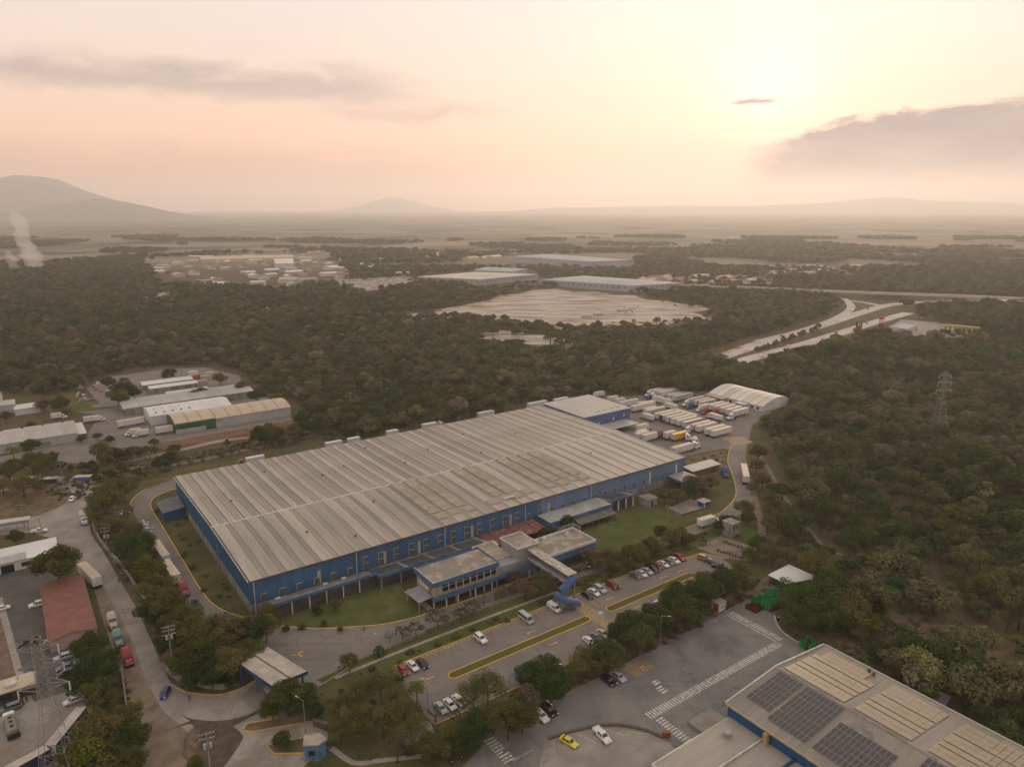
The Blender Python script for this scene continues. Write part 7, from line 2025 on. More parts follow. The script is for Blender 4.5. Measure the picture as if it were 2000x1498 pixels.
h2 = shed('left_white_annex', 'small white annex right of the chimney building', 0, 0, 12, 12, 3.4, .7, 2, mat('white_wall', (0, 0, 0)), M_rwhite, M_rwhite, 'gable', base=G(30, 812), ribw=.12, cat='building')
ch = thing('chimney', 'short white metal chimney above the left edge building', 'chimney', G(5, 800)); MB().tube((0, 0, 0), (0, 0, 9.5), .9, .9, 10).build('shaft', M_white, ch); MB().tube((0, 0, 9.5), (0, 0, 10.6), 1.1, .7, 10).build('cap', M_steel, ch)
# oval roofed shed of the lorry yard
q1 = shed('oval_roof_shed', 'pale shed with faceted rounded roof behind the trailers of the lorry yard', 298, 84.2, 38.5, 29, 3.2, 3.5, 8, mat('white_wall', (0, 0, 0)), corrugated('pale_warm_sheet', (0.60, 0.53, 0.45), (0.53, 0.465, 0.395), 0.8, 0), M_ribt, 'arch', -PI / 2, ribw=.45)
MB().box(0, 14, -4.6, -.05, 2.9, 3.1).build('awning', M_greyroof, q1); MB().box(22, 29, -4.0, -.05, 2.7, 2.9).build('awning', M_rwhite, q1)
for x in (15.5, 20, 30.5, 34.5): MB().box(x, x + 1.6, -.1, -.01, .9, 2.4).build('window', M_black, q1)
for x in (.5, 7, 13.5, 22.4, 28.6): MB().tube((x, -3.7, 0), (x, -3.7, 2.75), .07).build('awning_post', M_steel, q1)
# red roofed shed, white building and long canopy on the left
r1 = shed('red_roof_shed', 'open shed with red gabled roof between the dark lot and the street', -37.6, 11.2, 35, 10.8, 3.4, 1.0, 5, mat('pale_pink_wall', (0.36, 0.27, 0.22), 0.8, var=0.2), M_redtile, M_redtile, 'gable', PI / 2, ribw=.10)
wb = thing('white_yard_building', 'low white flat roofed building above the dark left lot', 'building', B(-66, 69.5), ANG)
MB().box(0, 23.5, 0, 12, 0, 3.3).build('wall', mat('white_wall', (0, 0, 0)), wb)
MB().box(-.4, 24, -.5, 12.4, 3.31, 3.6).build('roof', M_rwhite, wb)
MB().box(6, 15, -.9, 5, 3.61, 3.75).build('roof_slab', M_greyroof, wb)
MB().box(8, 11.5, -.06, -.005, 0, 2.6).build('door', M_black, wb); MB().box(13.5, 16, -.06, -.005, 1.0, 2.4).build('window', M_glass, wb); MB().box(17.2, 19, -.06, -.005, 0, 2.6).build('gate_panel', M_greyw, wb)
lc = thing('long_pale_canopy', 'long pale canopy with lilac underside left of the street', 'canopy', G(-60, 1052), math.atan2(G(62, 1028, 3.6).y - G(-60, 1046, 3.6).y, G(62, 1028, 3.6).x - G(-60, 1046, 3.6).x))
LCL = (G(62, 1028, 3.6) - G(-60, 1046, 3.6)).length
MB().box(0, LCL, 0, 3.6, 3.7, 4.0).build('roof', mat('canopy_cream', (0.46, 0.40, 0.33), 0.7, var=0.15), lc); MB().box(0, LCL, -.25, -.02, 2.9, 3.9).build('fascia', mat('lilac_fascia', (0.23, 0.23, 0.31), 0.7, var=0.2), lc)
for i in range(6): MB().tube((.5 + i * (LCL - 1) / 5, .4, 0), (.5 + i * (LCL - 1) / 5, .4, 3.7), .12).build('post', M_steel, lc)
bk = thing('beige_kiosk', 'low beige flat roofed kiosk at the left edge below the paver strip', 'kiosk', G(-25, 1385), ANG)
MB().box(0, 9.5, 0, 5, 0, 2.8).build('wall', M_recess, bk); MB().box(-.5, 10, -.5, 5.5, 2.81, 3.1).build('roof', M_cream, bk); MB().box(4, 6, 1, 3, 3.1, 3.7).build('roof_unit', M_white, bk); MB().box(2, 5, -.06, -.005, .9, 2.2).build('window', M_glass, bk)
for i, (px, py, lx) in enumerate(((42, 948, 11), (92, 948, 8))):
    st = thing('roadside_stall', 'roadside stall with pale patched roof behind the roundabout, %s one' % ('left' if i == 0 else 'right'), 'stall', G(px - 22, py + 2), ANG * .5)
    for k in range(3): MB().box(k * lx / 3, (k + 1) * lx / 3 - .12, 0, 3.2, 2.5 + .12 * (k % 2), 2.6 + .12 * (k % 2)).build('roof_sheet', [M_cream, M_rwhite, M_greyroof][k], st)
    for x in (.1, lx - .2):
        for y in (.1, 3.0): MB().tube((x, y, 0), (x, y, 2.5), .07).build('post', M_bark if False else M_steel, st)
    MB().box(.3, lx - .3, 1.2, 1.3, 0, 2.3).build('back_panel', M_recess, st)
bs = thing('blue_tarp_stall', 'stall hung with blue tarpaulin beside the roundabout', 'stall', G(144, 944), ANG * .2)
MB().box(0, 6.6, 0, 3, 2.5, 2.65).build('roof', M_cream, bs)
for k in range(2): MB().box(.05 + k * 3.3, 3.15 + k * 3.3, -.1, -.02, 1.2 - .2 * k, 2.5).build('tarpaulin', mat('blue_tarpaulin', (0.04, 0.12, 0.42), 0.5, var=0.25), bs)
for x in (.15, 3.3, 6.4): MB().tube((x, .2, 0), (x, .2, 2.5), .07).build('post', M_steel, bs)
hs = thing('roofless_tower_house', 'small pale two storey ruin with dark windows beside the right hand drive', 'building', G(1428, 1052), ANG)
MB().box(0, 4.2, 0, 4.2, 0, 5.2).build('wall', M_plinth, hs); MB().box(-.2, 4.4, -.2, 4.4, 5.21, 5.4).build('roof', M_slab, hs)
for x in (.7, 2.5): MB().box(x, x + .9, -.06, -.005, 3.2, 4.3).build('window', M_black, hs)
# gate canopy and guard houses
gz = 5.6
gcs = [G(459, 1290, gz), G(522, 1263, gz), G(600, 1311, gz), G(531, 1339, gz)]
gc = thing('gate_canopy', 'flat double slab canopy with blue edge over the site entrance', 'canopy', (0, 0, 0))
mids = (gcs[0].lerp(gcs[1], .5), gcs[3].lerp(gcs[2], .5))
for k, (a, b_, c, d) in enumerate(((gcs[0], gcs[0].lerp(gcs[1], .49), gcs[3].lerp(gcs[2], .49), gcs[3]), (gcs[0].lerp(gcs[1], .53), gcs[1], gcs[2], gcs[3].lerp(gcs[2], .53)))):
    MB().prism([a, d, c, b_], gz - .25, gz + (0 if k == 0 else .14)).build('roof_slab', mat('canopy_concrete', (0.40, 0.34, 0.275), 0.85, col2=(0.28, 0.235, 0.19), scale=0.3), gc)
for a, b_ in ((gcs[0], gcs[3]), (gcs[3], gcs[2]), (gcs[2], gcs[1]), (gcs[1], gcs[0])):
    d = (b_ - a).normalized(); nrm = Vector((d.y, -d.x, 0)) * .12
    if (a + nrm - (gcs[0] + gcs[2]) / 2).length < (a - (gcs[0] + gcs[2]) / 2).length: nrm = -nrm
    MB().prism([a, b_, b_ + nrm, a + nrm] if nrm.cross(d).z < 0 else [a + nrm, b_ + nrm, b_, a], gz - .75, gz + .12).build('fascia', mat('gate_blue', (0.025, 0.065, 0.20), 0.6, var=0.25, scale=0.5), gc)
cg = sum((Vector(q) for q in gcs), Vector()) / 4
for q in gcs + [(gcs[0] + gcs[3]) / 2, (gcs[1] + gcs[2]) / 2]:
    w_ = q.lerp(cg, .14); MB().box(w_.x - .25, w_.x + .25, w_.y - .25, w_.y + .25, 0, gz - .26).build('column', M_fascia, gc)
gb = thing('gate_booth', 'blue guard booth under the entrance canopy', 'booth', gcs[3].lerp(cg, .35) - Vector((0, 0, gz)), ANG)
MB().box(-1.6, 1.6, -1.2, 1.2, 0, 3.0).build('wall', _M['bright_blue_wall'], gb); MB().box(-1.7, 1.7, -1.3, 1.3, 3.01, 3.15).build('roof', M_slab, gb); MB().box(-1, 1, -1.26, -1.21, 1.2, 2.3).build('window', M_glass, gb)
ro = [G(595, 1435, 4), G(625, 1432, 4), G(638, 1444, 4), G(621, 1454, 4), G(593, 1455, 4)]
ro = ro[::-1]
g2 = thing('guardhouse', 'blue five sided guardhouse with flat tan roof at the bottom of the picture', 'guardhouse', (0, 0, 0))
cc = sum((Vector(q) for q in ro), Vector()) / 5
MB().prism([cc + (q - cc) * .92 for q in ro], 0, 3.8).build('wall', mat('guard_blue', (0.055, 0.14, 0.27), 0.7, col2=(0.10, 0.18, 0.30), scale=0.6), g2)
MB().prism([cc + (q - cc) * 1.06 for q in ro], 3.81, 4.05).build('roof', M_offroof, g2)
wl = cc + (ro[0] - cc) * .93; wl2 = cc + (ro[1] - cc) * .93
dd_ = (wl2 - wl).normalized(); nn_ = Vector((dd_.y, -dd_.x, 0)) * .05
MB().prism([wl.lerp(wl2, .25), wl.lerp(wl2, .25) + nn_, wl.lerp(wl2, .75) + nn_, wl.lerp(wl2, .75)], 1.3, 2.5).build('window', M_glass, g2)
kk = thing('blue_kiosk', 'small blue kiosk with mossy pitched roof under the garden trees', 'kiosk', G(800, 1470), ANG)
MB().box(0, 5.5, 0, 3.8, 0, 2.6).build('wall', _M['bright_blue_wall'], kk)
MB().add([(-.6, -.6, 2.55), (6.1, -.6, 2.55), (6.1, 1.9, 3.4), (-.6, 1.9, 3.4), (6.1, 4.4, 2.55), (-.6, 4.4, 2.55)], [(0, 1, 2, 3), (3, 2, 4, 5)]).build('roof', M_greyw, kk); MB().box(1, 2, -.06, -.005, 0, 2.0).build('door', M_black, kk)
bc = thing('bay_canopy', 'dark blue pitched canopy under the trees at the lower car park edge', 'canopy', B(41.5, -73.2), ANG)
MB().add([(0, 0, 2.7), (6, 0, 2.7), (6, 2.5, 3.5), (0, 2.5, 3.5), (6, 5, 2.7), (0, 5, 2.7)], [(0, 1, 2, 3), (3, 2, 4, 5)]).build('roof', mat('slate_blue_sheet', (0.05, 0.07, 0.13), 0.6, var=0.3), bc)
for x in (.2, 5.8):
    for y in (.2, 4.8): MB().tube((x, y, 0), (x, y, 2.72), .08).build('post', M_steel, bc)
kw = thing('striped_kiosk', 'small white kiosk with red door beside the blue kerb', 'kiosk', B(109.2, -77.0), ANG)
MB().box(0, 2.9, 0, 2.4, 0, 2.6).build('wall', mat('white_wall', (0, 0, 0)), kw); MB().box(-.2, 3.1, -.2, 2.6, 2.61, 2.8).build('roof', M_greyroof, kw)
MB().box(-.06, -.005, .3, 2.1, .1, 2.4).build('door', mat('red_panel', (0, 0, 0)), kw)
for x in (.8, 1.6, 2.4): MB().box(x, x + .3, -.05, -.004, 1.2, 1.7).build('vent', M_black, kw)
wc = thing('open_canopy', 'white flat open canopy on thin posts beside the green crates', 'canopy', B(134, -85.2), ANG)
MB().add([(0, 3.5, 3.4), (11, 0, 3.5), (11, 10.2, 3.6), (0, 10, 3.5), (0, 3.5, 3.25), (11, 0, 3.35), (11, 10.2, 3.45), (0, 10, 3.35)], [(0, 1, 2, 3), (7, 6, 5, 4), (0, 4, 5, 1), (1, 5, 6, 2), (2, 6, 7, 3), (3, 7, 4, 0)]).build('roof', M_rwhite, wc)
for x, y in ((.2, 3.8), (.2, 9.7), (5.5, 2.2), (5.5, 9.8), (10.7, .4), (10.7, 9.9)): MB().tube((x, y, 0), (x, y, 3.35), .08).build('post', mat('rusty_post', (0.16, 0.08, 0.05), 0.8, var=0.3), wc)
hp = thing('straw_hut', 'small hut with tan hipped roof by the street gate', 'hut', G(372, 1294), 0.3)
MB().add([(-2, -2, 2.4), (2, -2, 2.4), (2, 2, 2.4), (-2, 2, 2.4), (-.5, 0, 3.6), (.5, 0, 3.6)], [(0, 1, 5, 4), (1, 2, 5), (2, 3, 4, 5), (3, 0, 4)]).build('roof', M_cream, hp); MB().box(-1.4, 1.4, -1.4, 1.4, 0, 2.38).build('wall', M_recess, hp)
sp2 = thing('yard_hut', 'tiny hut with pale tilted roof in the grass behind the annex', 'hut', G(1238, 762), ANG); MB().add([(-2, -2, 2.3), (2, -2, 2.3), (2, 2, 2.9), (-2, 2, 2.9)], [(0, 1, 2, 3)]).build('roof', M_rwhite, sp2)
for x in (-1.7, 1.7):
    for y in (-1.7, 1.7): MB().tube((x, y, 0), (x, y, 2.35 + (.45 if y > 0 else 0)), .09).build('post', M_steel, sp2)
gt = thing('gate_tank_shelter', 'dark grey lean-to with blue wall at the far left corner of the warehouse', 'shelter', B(-8.2, 82), ANG)
MB().box(0, 7.6, 0, 13, 0, 3.6).build('wall', M_blue2, gt); MB().add([(-.3, -.3, 3.62), (7.7, -.3, 4.3), (7.7, 13.3, 4.3), (-.3, 13.3, 3.62)], [(0, 1, 2, 3)]).build('roof', mat('dark_sheet_roof', (0.11, 0.11, 0.105), 0.6, var=0.25, scale=0.3), gt)
sm = thing('rubble_slab', 'pale heap of broken slabs beside the perimeter drive', 'rubble', G(244, 1000))
for i in range(14):
    a = random.uniform(0, 6.28); r_ = random.uniform(0, 3.2); MB().obox((math.cos(a) * r_, math.sin(a) * r_, 0), (math.cos(a), math.sin(a), 0), (-math.sin(a), math.cos(a), 0), random.uniform(1, 2.4), random.uniform(.8, 1.8), 0, random.uniform(.2, .8)).build('slab', M_rwhite if i % 2 else M_slab, sm)
rb = thing('junk_heap', 'scattered white junk heap between drive and street trees', 'heap', G(289, 1028))
for i in range(26):
    f = random.random(); q = G(282 + 12 * f, 1016 + 26 * f) - G(289, 1028); MB().obox((q.x + random.uniform(-1.2, 1.2), q.y + random.uniform(-1, 1), 0), (1, 0, 0), (0, 1, 0), random.uniform(.4, 1.4), random.uniform(.4, 1.2), 0, random.uniform(.2, .9)).build('scrap', random.choice([M_rwhite, M_slab, M_greyw]), rb)
md = thing('earth_mound', 'long brown spoil mound in the dug up junction', 'mound', G(376, 1452))
mb = MB(); ax = (G(372, 1478) - G(383, 1420)).normalized(); ay = Vector((-ax.y, ax.x, 0))
rings = []
for i in range(9):
    t = i / 8 * 2 - 1; h = 1.1 * (1 - t * t) ** .5 + .02; wv = 1.7 * (1 - t * t) ** .5 + .05
    rings.append([tuple(ax * t * 5.2 + ay * (math.cos(PI * k / 8) * wv * (1 + .15 * math.sin(i * 2.1 + k))) + Vector((0, 0, math.sin(PI * k / 8) * h * (1 + .2 * math.sin(i * 1.7 + k * 1.3))))) for k in range(9)])
mb.loft(rings, closed=False); mb.build('soil', mat('spoil_earth', (0.16, 0.11, 0.078), 0.97, var=0.4, scale=0.8, bump=0.6, bscale=4), md, smooth=True)
rbx = thing('red_barrier_box', 'red box standing on the lot beside the zebra crossing', 'box', G(1301, 1440), ANG - .4); MB().box(-.9, .9, -.4, .4, 0, 1.5).build('box', mat('faded_red_box', (0.33, 0.085, 0.06), 0.7, var=0.25), rbx); MB().box(-1.0, 1.0, -.5, .5, 0, .12).build('base', M_slab, rbx)
bn_ = thing('rubbish_barrel', 'black rubbish barrel on the kerb by the green crates', 'barrel', G(1520, 1212)); MB().tube((0, 0, 0), (0, 0, 1.1), .38, .36, 12).build('drum', M_under, bn_); MB().tube((0, 0, 1.1), (0, 0, 1.16), .4, .4, 12).build('rim', M_steel, bn_)


# ---- walls and fences
def wall_run(name, label, pts, h, th, m, cat='wall'):
    o = thing(name, label, cat, (0, 0, 0))
    for a, b_ in zip(pts[:-1], pts[1:]):
        d = (b_ - a); L = d.length; d.normalize()
        MB().obox((a + b_) / 2, d, Vector((-d.y, d.x, 0)), L - .05, th, 0, h).build('wall_panel', m, o)
    return o


def subdiv(pts, step):
    out = [pts[0]]
    for a, b_ in zip(pts[:-1], pts[1:]):
        n = max(1, int((b_ - a).length / step))
        out += [a.lerp(b_, (i + 1) / n) for i in range(n)]
    return out


M_sw = mat('street_wall', (0.34, 0.31, 0.275), 0.9, col2=(0.20, 0.175, 0.15), scale=0.4)
wall_run('street_wall', 'long weathered wall along the right side of the street', subdiv(P((181, 1028), (196, 1058), (214, 1082), (240, 1110), (268, 1152), (300, 1200)), 5), 1.6, .25, M_sw)
wall_run('gate_wall', 'curved pale wall left of the entrance gate', subdiv(smooth_path(P((318, 1302), (332, 1318), (352, 1330), (380, 1338), (410, 1345), (440, 1345), (468, 1334)), 3), 4), 1.5, .3, M_sw)
wall_run('left_yard_wall', 'low wall along the right side of the street shoulder yard', subdiv(P((238, 1310), (246, 1370), (252, 1410), (246, 1450)), 5), 1.4, .25, M_sw)
wall_run('garden_wall', 'brown garden wall behind the guardhouse', subdiv(P((612, 1416), (640, 1428), (665, 1424), (715, 1412), (760, 1404)), 5), 1.8, .3, mat('brown_wall', (0, 0, 0)))


def fence(label, path, step, h, m, name='fence'):
    o = thing(name, label, 'fence', (0, 0, 0))
    pts = subdiv(path, step)
    pm = MB().box(-.09, .09, -.09, .09, 0, h).mesh('post', m)
    for p_ in pts: put('post', pm, o, loc=(p_.x, p_.y, 0))
    for z in (.35, h * .6, h - .15):
        b = MB()
        for a, b_ in zip(pts[:-1], pts[1:]): b.tube((a.x, a.y, z), (b_.x, b_.y, z), .045, n=4)
        b.build('rail', m, o)
    return o


M_post = mat('fence_concrete', (0.135, 0.115, 0.105), 0.9, var=0.3)
fence('dark post and rail fence curving round the back of the warehouse', smooth_path(P((252, 948), (300, 930), (360, 912), (430, 900), (520, 880), (640, 856), (760, 832), (900, 802), (1040, 775)), 5), 3.4, 2.6, M_post)
fence('second post fence on the slope behind the warehouse', smooth_path(P((230, 925), (330, 905), (420, 885), (500, 874)), 4), 3.4, 2.2, M_post)
fence('pale mesh fence along the footpath of the verge', BB((10, -38.9), (40, -38.2), (60, -38.2)), 3.5, 1.2, M_post)


# ---- poles, lamps and pylons
def lamp_post(label, base, h, arm=1.8, ang=0.0, group='lamp posts'):
    o = thing('lamp_post', label, 'lamp post', base, ang, group)
    MB().tube((0, 0, 0), (0, 0, h), .11, .07, 8).build('pole', M_steel, o)
    MB().tube((0, 0, h - .1), (arm, 0, h + .25), .05, .04, 6).build('arm', M_steel, o)
    MB().loft([[(arm - .1, -.1, h + .18), (arm - .1, .1, h + .18), (arm - .1, .08, h + .3), (arm - .1, -.08, h + .3)], [(arm + .6, -.14, h + .2), (arm + .6, .14, h + .2), (arm + .6, .1, h + .34), (arm + .6, -.1, h + .34)]]).build('lamp_head', M_white, o)
    MB().box(-.2, .2, -.2, .2, 0, .15).build('base', M_slab, o)


for px, py, h, a, lab in ((597, 1429, 8, 2.6, 'lamp post at the entrance islands'), (1137, 1152, 7.9, -.3, 'lamp post just right of the footbridge stair'), (1289, 1254, 8, -.4, 'lamp post with angled arm on the blue kerb'),
                          (836, 1392, 7.5, 2.2, 'lamp post at the lower left corner of the car park'), (745, 1296, 7.5, 2.4, 'lamp post on the verge left of the car park'), (247, 1110, 8, 2.6, 'lamp post among the street wall trees'), (1078, 1345, 7, -.3, 'lamp post among the trees below the car park'),
                          (1370, 852 + 6, 9, 3.0, 'lamp post on the edge of the lorry yard hatching'), (1495, 1090, 7.5, 2.6, 'lamp post by the wood right of the motorcycles')):
    lamp_post(lab, G(px, py), h, 1.8, a)


def utility_pole(label, base, h, ang=0.0, arms=2, trafo=False):
    o = thing('utility_pole', label, 'utility pole', base, ang, 'utility poles')
    MB().tube((0, 0, 0), (0, 0, h), .17, .11, 8).build('pole', mat('pole_concrete', (0.26, 0.24, 0.215), 0.9, var=0.25), o)
    for i in range(arms):
        z = h - .35 - i * 1.1
        MB().box(-1.5, 1.5, -.07, .07, z, z + .13).build('cross_arm', M_steel, o)
        for x in (-1.35, -.7, .7, 1.35): MB().tube((x, 0, z + .13), (x, 0, z + .38), .06, .04, 6).build('insulator', M_white, o)
    if trafo:
        for sx in (-.55, .55): MB().tube((sx, .35, h - 3.9), (sx, .35, h - 2.8), .28, .28, 10).build('transformer', M_lgrey, o)


for px, py, h, a, ar, tf, lab in ((339, 1312, 13, .5, 3, True, 'tall utility pole with three cross arms by the street gate'), (212, 1084, 10, .3, 2, True, 'utility pole with transformers on the street wall'), (124, 948, 11, .2, 2, False, 'utility pole beside the blue tarpaulin stall'),
                                (412, 1512, 10, .4, 2, True, 'utility pole by the dug up junction at the bottom edge'), (485, 862, 9, .3, 1, False, 'utility pole before the arched green fronted shed'), (172, 768, 9, .3, 1, False, 'utility pole in the upper left works yard'), (81, 808, 8, .3, 1, False, 'utility pole left of the green patch'),
                                (48, 1030, 9, .3, 1, False, 'utility pole by the long pale canopy'), (84, 1058, 9, .3, 1, False, 'utility pole at the corner of the white yard building'), (852, 770, 11, .3, 1, False, 'utility pole behind the warehouse tree belt left of centre'), (996, 752, 12, .3, 1, False, 'utility pole behind the tree belt near the annex'), (1150, 748, 14, .3, 1, False, 'pale pole at the back corner of the lorry yard'),
                                (1264, 752, 14, .3, 1, False, 'pale pole beside the yard hut'), (685, 800, 10, .3, 1, False, 'utility pole behind the tree belt above the warehouse'), (1300, 722, 13, .3, 1, False, 'utility pole at the wood edge left of the highway'), (1412, 698, 13, .3, 1, False, 'utility pole beside the highway foot'), (1365, 712, 12, .3, 1, False, 'utility pole between two others left of the highway'),
                                (356, 742, 9, .3, 1, False, 'utility pole by the orange container stack'), (1530, 668, 12, .3, 1, False, 'utility pole on the far side of the highway')):
    utility_pole(lab, G(px, py), h, a, ar, tf)


def pylon(label, base, h, hw, ang, m):
    o = thing('lattice_pylon', label, 'pylon', base, ang)
    hwz = lambda z: hw + (hw * .30 - hw) * min(1, z / (h * .62)) if z < h * .62 else hw * .30 - hw * .10 * (z - h * .62) / (h * .38)
    lv_ = [h * f for f in (0, .12, .23, .33, .42, .50, .57, .63, .68, .73, .78, .83, .88, .93, 1.0)]
    cs = ((-1, -1), (1, -1), (1, 1), (-1, 1))
    for sx, sy in cs:
        b = MB()
        for a, c in zip(lv_[:-1], lv_[1:]): b.tube((sx * hwz(a), sy * hwz(a), a), (sx * hwz(c), sy * hwz(c), c), .06, .055, 4)
        b.build('leg', m, o)
    for k in range(4):
        b = MB(); (x0, y0), (x1, y1) = cs[k], cs[(k + 1) % 4]
        for a, c in zip(lv_[:-1], lv_[1:]):
            wa, wc_ = hwz(a), hwz(c)
            b.tube((x0 * wa, y0 * wa, a), (x1 * wc_, y1 * wc_, c), .030, n=4); b.tube((x1 * wa, y1 * wa, a), (x0 * wc_, y0 * wc_, c), .030, n=4); b.tube((x0 * wc_, y0 * wc_, c), (x1 * wc_, y1 * wc_, c), .030, n=4)
        b.build('bracing', m, o)
    for f, L in ((.70, 4.2), (.82, 3.8), (.93, 3.4)):
        z = h * f
        for s_ in (-1, 1):
            b = MB(); wz = hwz(z)
            for sy in (-1, 1): b.tube((s_ * wz, sy * wz, z), (s_ * L, 0, z + .3), .08, n=4); b.tube((s_ * wz, sy * wz, z + 1.4), (s_ * L, 0, z + .3), .07, n=4)
            b.build('cross_arm', m, o)
            MB().tube((s_ * L, 0, z + .3), (s_ * L, 0, z - 1.5), .16, .16, 6).build('insulator', M_white, o)
    return o


pylon('large grey lattice pylon rising from the lower left corner', (-88.5, 119.5, 0), 35.5, 3.4, .35, mat('pylon_steel', (0.27, 0.26, 0.25), 0.5, var=0.25, metal=0.2))
pylon('lattice pylon standing in the wood on the right', G(1830, 850), 33.5, 3.2, .2, mat('far_pylon_steel', (0.30, 0.30, 0.29), 0.6, var=0.2))


# ---- crates
def crate_mesh(m):
    b = MB(); b.box(-.3, .3, -.4, .4, 0, .05); b.box(-.3, .3, -.4, -.36, .05, .34); b.box(-.3, .3, .36, .4, .05, .34); b.box(-.3, -.26, -.36, .36, .05, .34); b.box(.26, .3, -.36, .36, .05, .34)
    return b.mesh('crate', m)


CRM = {'green': crate_mesh(mat('green_plastic', (0.012, 0.26, 0.065), 0.5, var=0.25, coord='object')), 'red': crate_mesh(mat('dark_red_plastic', (0.13, 0.016, 0.014), 0.5, var=0.3, coord='object'))}


def crate_pile(u0, u1, v0, v1, colf, label, group, skew=0.0, hmax=5):
    nu = int((u1 - u0) / .72); nv = int((v1 - v0) / .92)
    for i in range(nu):
        for j in range(nv):
            if random.random() < .10: continue
            u = u0 + i * .72 + random.uniform(-.08, .08) + j * skew; v = v0 + j * .92 + random.uniform(-.1, .1)
            c = colf(i / nu, j / nv)
            o = site('crate_stack', label % c, 'crate stack', u, v, group % c)
            o.rotation_euler = (0, 0, ANG + random.uniform(-.12, .12))
            for k in range(random.randint(max(2, hmax - 3), hmax)): put('crate', CRM[c], o, loc=(random.uniform(-.03, .03), random.uniform(-.03, .03), .03 + k * .345))


crate_pile(121.5, 134, -84.6, -77.4, lambda a, b_: 'green', 'stack of %s plastic crates in the big pile before the white canopy', '%s crates before the canopy', hmax=6)
crate_pile(117.6, 122.5, -83.0, -78.4, lambda a, b_: 'red', 'stack of %s plastic crates at the left end of the big pile', '%s crates before the canopy', hmax=4)
crate_pile(122, 128, -85.4, -84.0, lambda a, b_: 'red', 'stack of %s plastic crates along the near edge of the big pile', '%s crates at the pile edge', hmax=4)
crate_pile(113.4, 118.4, -105.0, -99.4, lambda a, b_: 'green' if random.random() < .85 else 'red', 'stack of %s plastic crates behind the solar building gable', '%s crates behind the gable', hmax=6)


# ---- people
def person_mesh(seed, walk, shirt, trousers):
    s = .30 if walk else .08
    V = {'pelvis': (0, 0, .95), 'spine': (0, 0, 1.15), 'chest': (0.02, 0, 1.36), 'neck': (.02, 0, 1.50), 'head': (.04, 0, 1.62), 'crown': (.04, 0, 1.74),
         'hl': (0, .10, .90), 'kl': (s * .6, .11, .50), 'al': (s * .9, .11, .09), 'tl': (s * .9 + .16, .12, .04), 'hr': (0, -.10, .90), 'kr': (-s * .3, -.11, .50), 'ar': (-s * 1.1, -.11, .10), 'tr': (-s * 1.1 + .16, -.12, .04),
         'sl': (.01, .19, 1.42), 'el': (-s * .5, .26, 1.15), 'wl': (-s * .3 + .08, .27, .92), 'fl': (-s * .3 + .12, .27, .80), 'sr': (.01, -.19, 1.42), 'er': (s * .5, -.26, 1.15), 'wr': (s * .7 + .08, -.27, .93), 'fr': (s * .7 + .12, -.27, .82)}
    E = [('pelvis', 'spine'), ('spine', 'chest'), ('chest', 'neck'), ('neck', 'head'), ('head', 'crown'), ('pelvis', 'hl'), ('hl', 'kl'), ('kl', 'al'), ('al', 'tl'), ('pelvis', 'hr'), ('hr', 'kr'), ('kr', 'ar'), ('ar', 'tr'),
         ('chest', 'sl'), ('sl', 'el'), ('el', 'wl'), ('wl', 'fl'), ('chest', 'sr'), ('sr', 'er'), ('er', 'wr'), ('wr', 'fr')]
    Rr = dict(pelvis=.145, spine=.13, chest=.155, neck=.055, head=.10, crown=.075, hl=.10, kl=.065, al=.045, tl=.04, hr=.10, kr=.065, ar=.045, tr=.04, sl=.065, el=.048, wl=.035, fl=.035, sr=.065, er=.048, wr=.035, fr=.035)
    ks = list(V); me = D.meshes.new('body'); me.from_pydata([V[k] for k in ks], [(ks.index(a), ks.index(b_)) for a, b_ in E], [])
    o = D.objects.new('tmp', me); COL.objects.link(o)
    o.modifiers.new('s', 'SKIN')
    for i, k in enumerate(ks):
        o.data.skin_vertices[0].data[i].radius = (Rr[k], Rr[k] * (1.15 if k in ('chest', 'pelvis') else 1)); o.data.skin_vertices[0].data[i].use_root = (k == 'pelvis')
    sb_ = o.modifiers.new('u', 'SUBSURF'); sb_.levels = 1; sb_.render_levels = 1
    dg = bpy.context.evaluated_depsgraph_get(); out = D.meshes.new_from_object(o.evaluated_get(dg)); D.objects.remove(o)
    out.materials.clear()
    for m in (trousers, shirt, mat('skin_tone', (0.25, 0.15, 0.10), 0.6, var=0.1), mat('dark_hair', (0.015, 0.012, 0.010), 0.7)): out.materials.append(m)
    for p_ in out.polygons:
        z = p_.center.z; y = abs(p_.center.y)
        p_.material_index = 3 if z > 1.68 else 2 if (z > 1.49 or (y > .2 and z < 1.12 and z > .7)) else 1 if z > .95 else 0
        p_.use_smooth = True
    return out


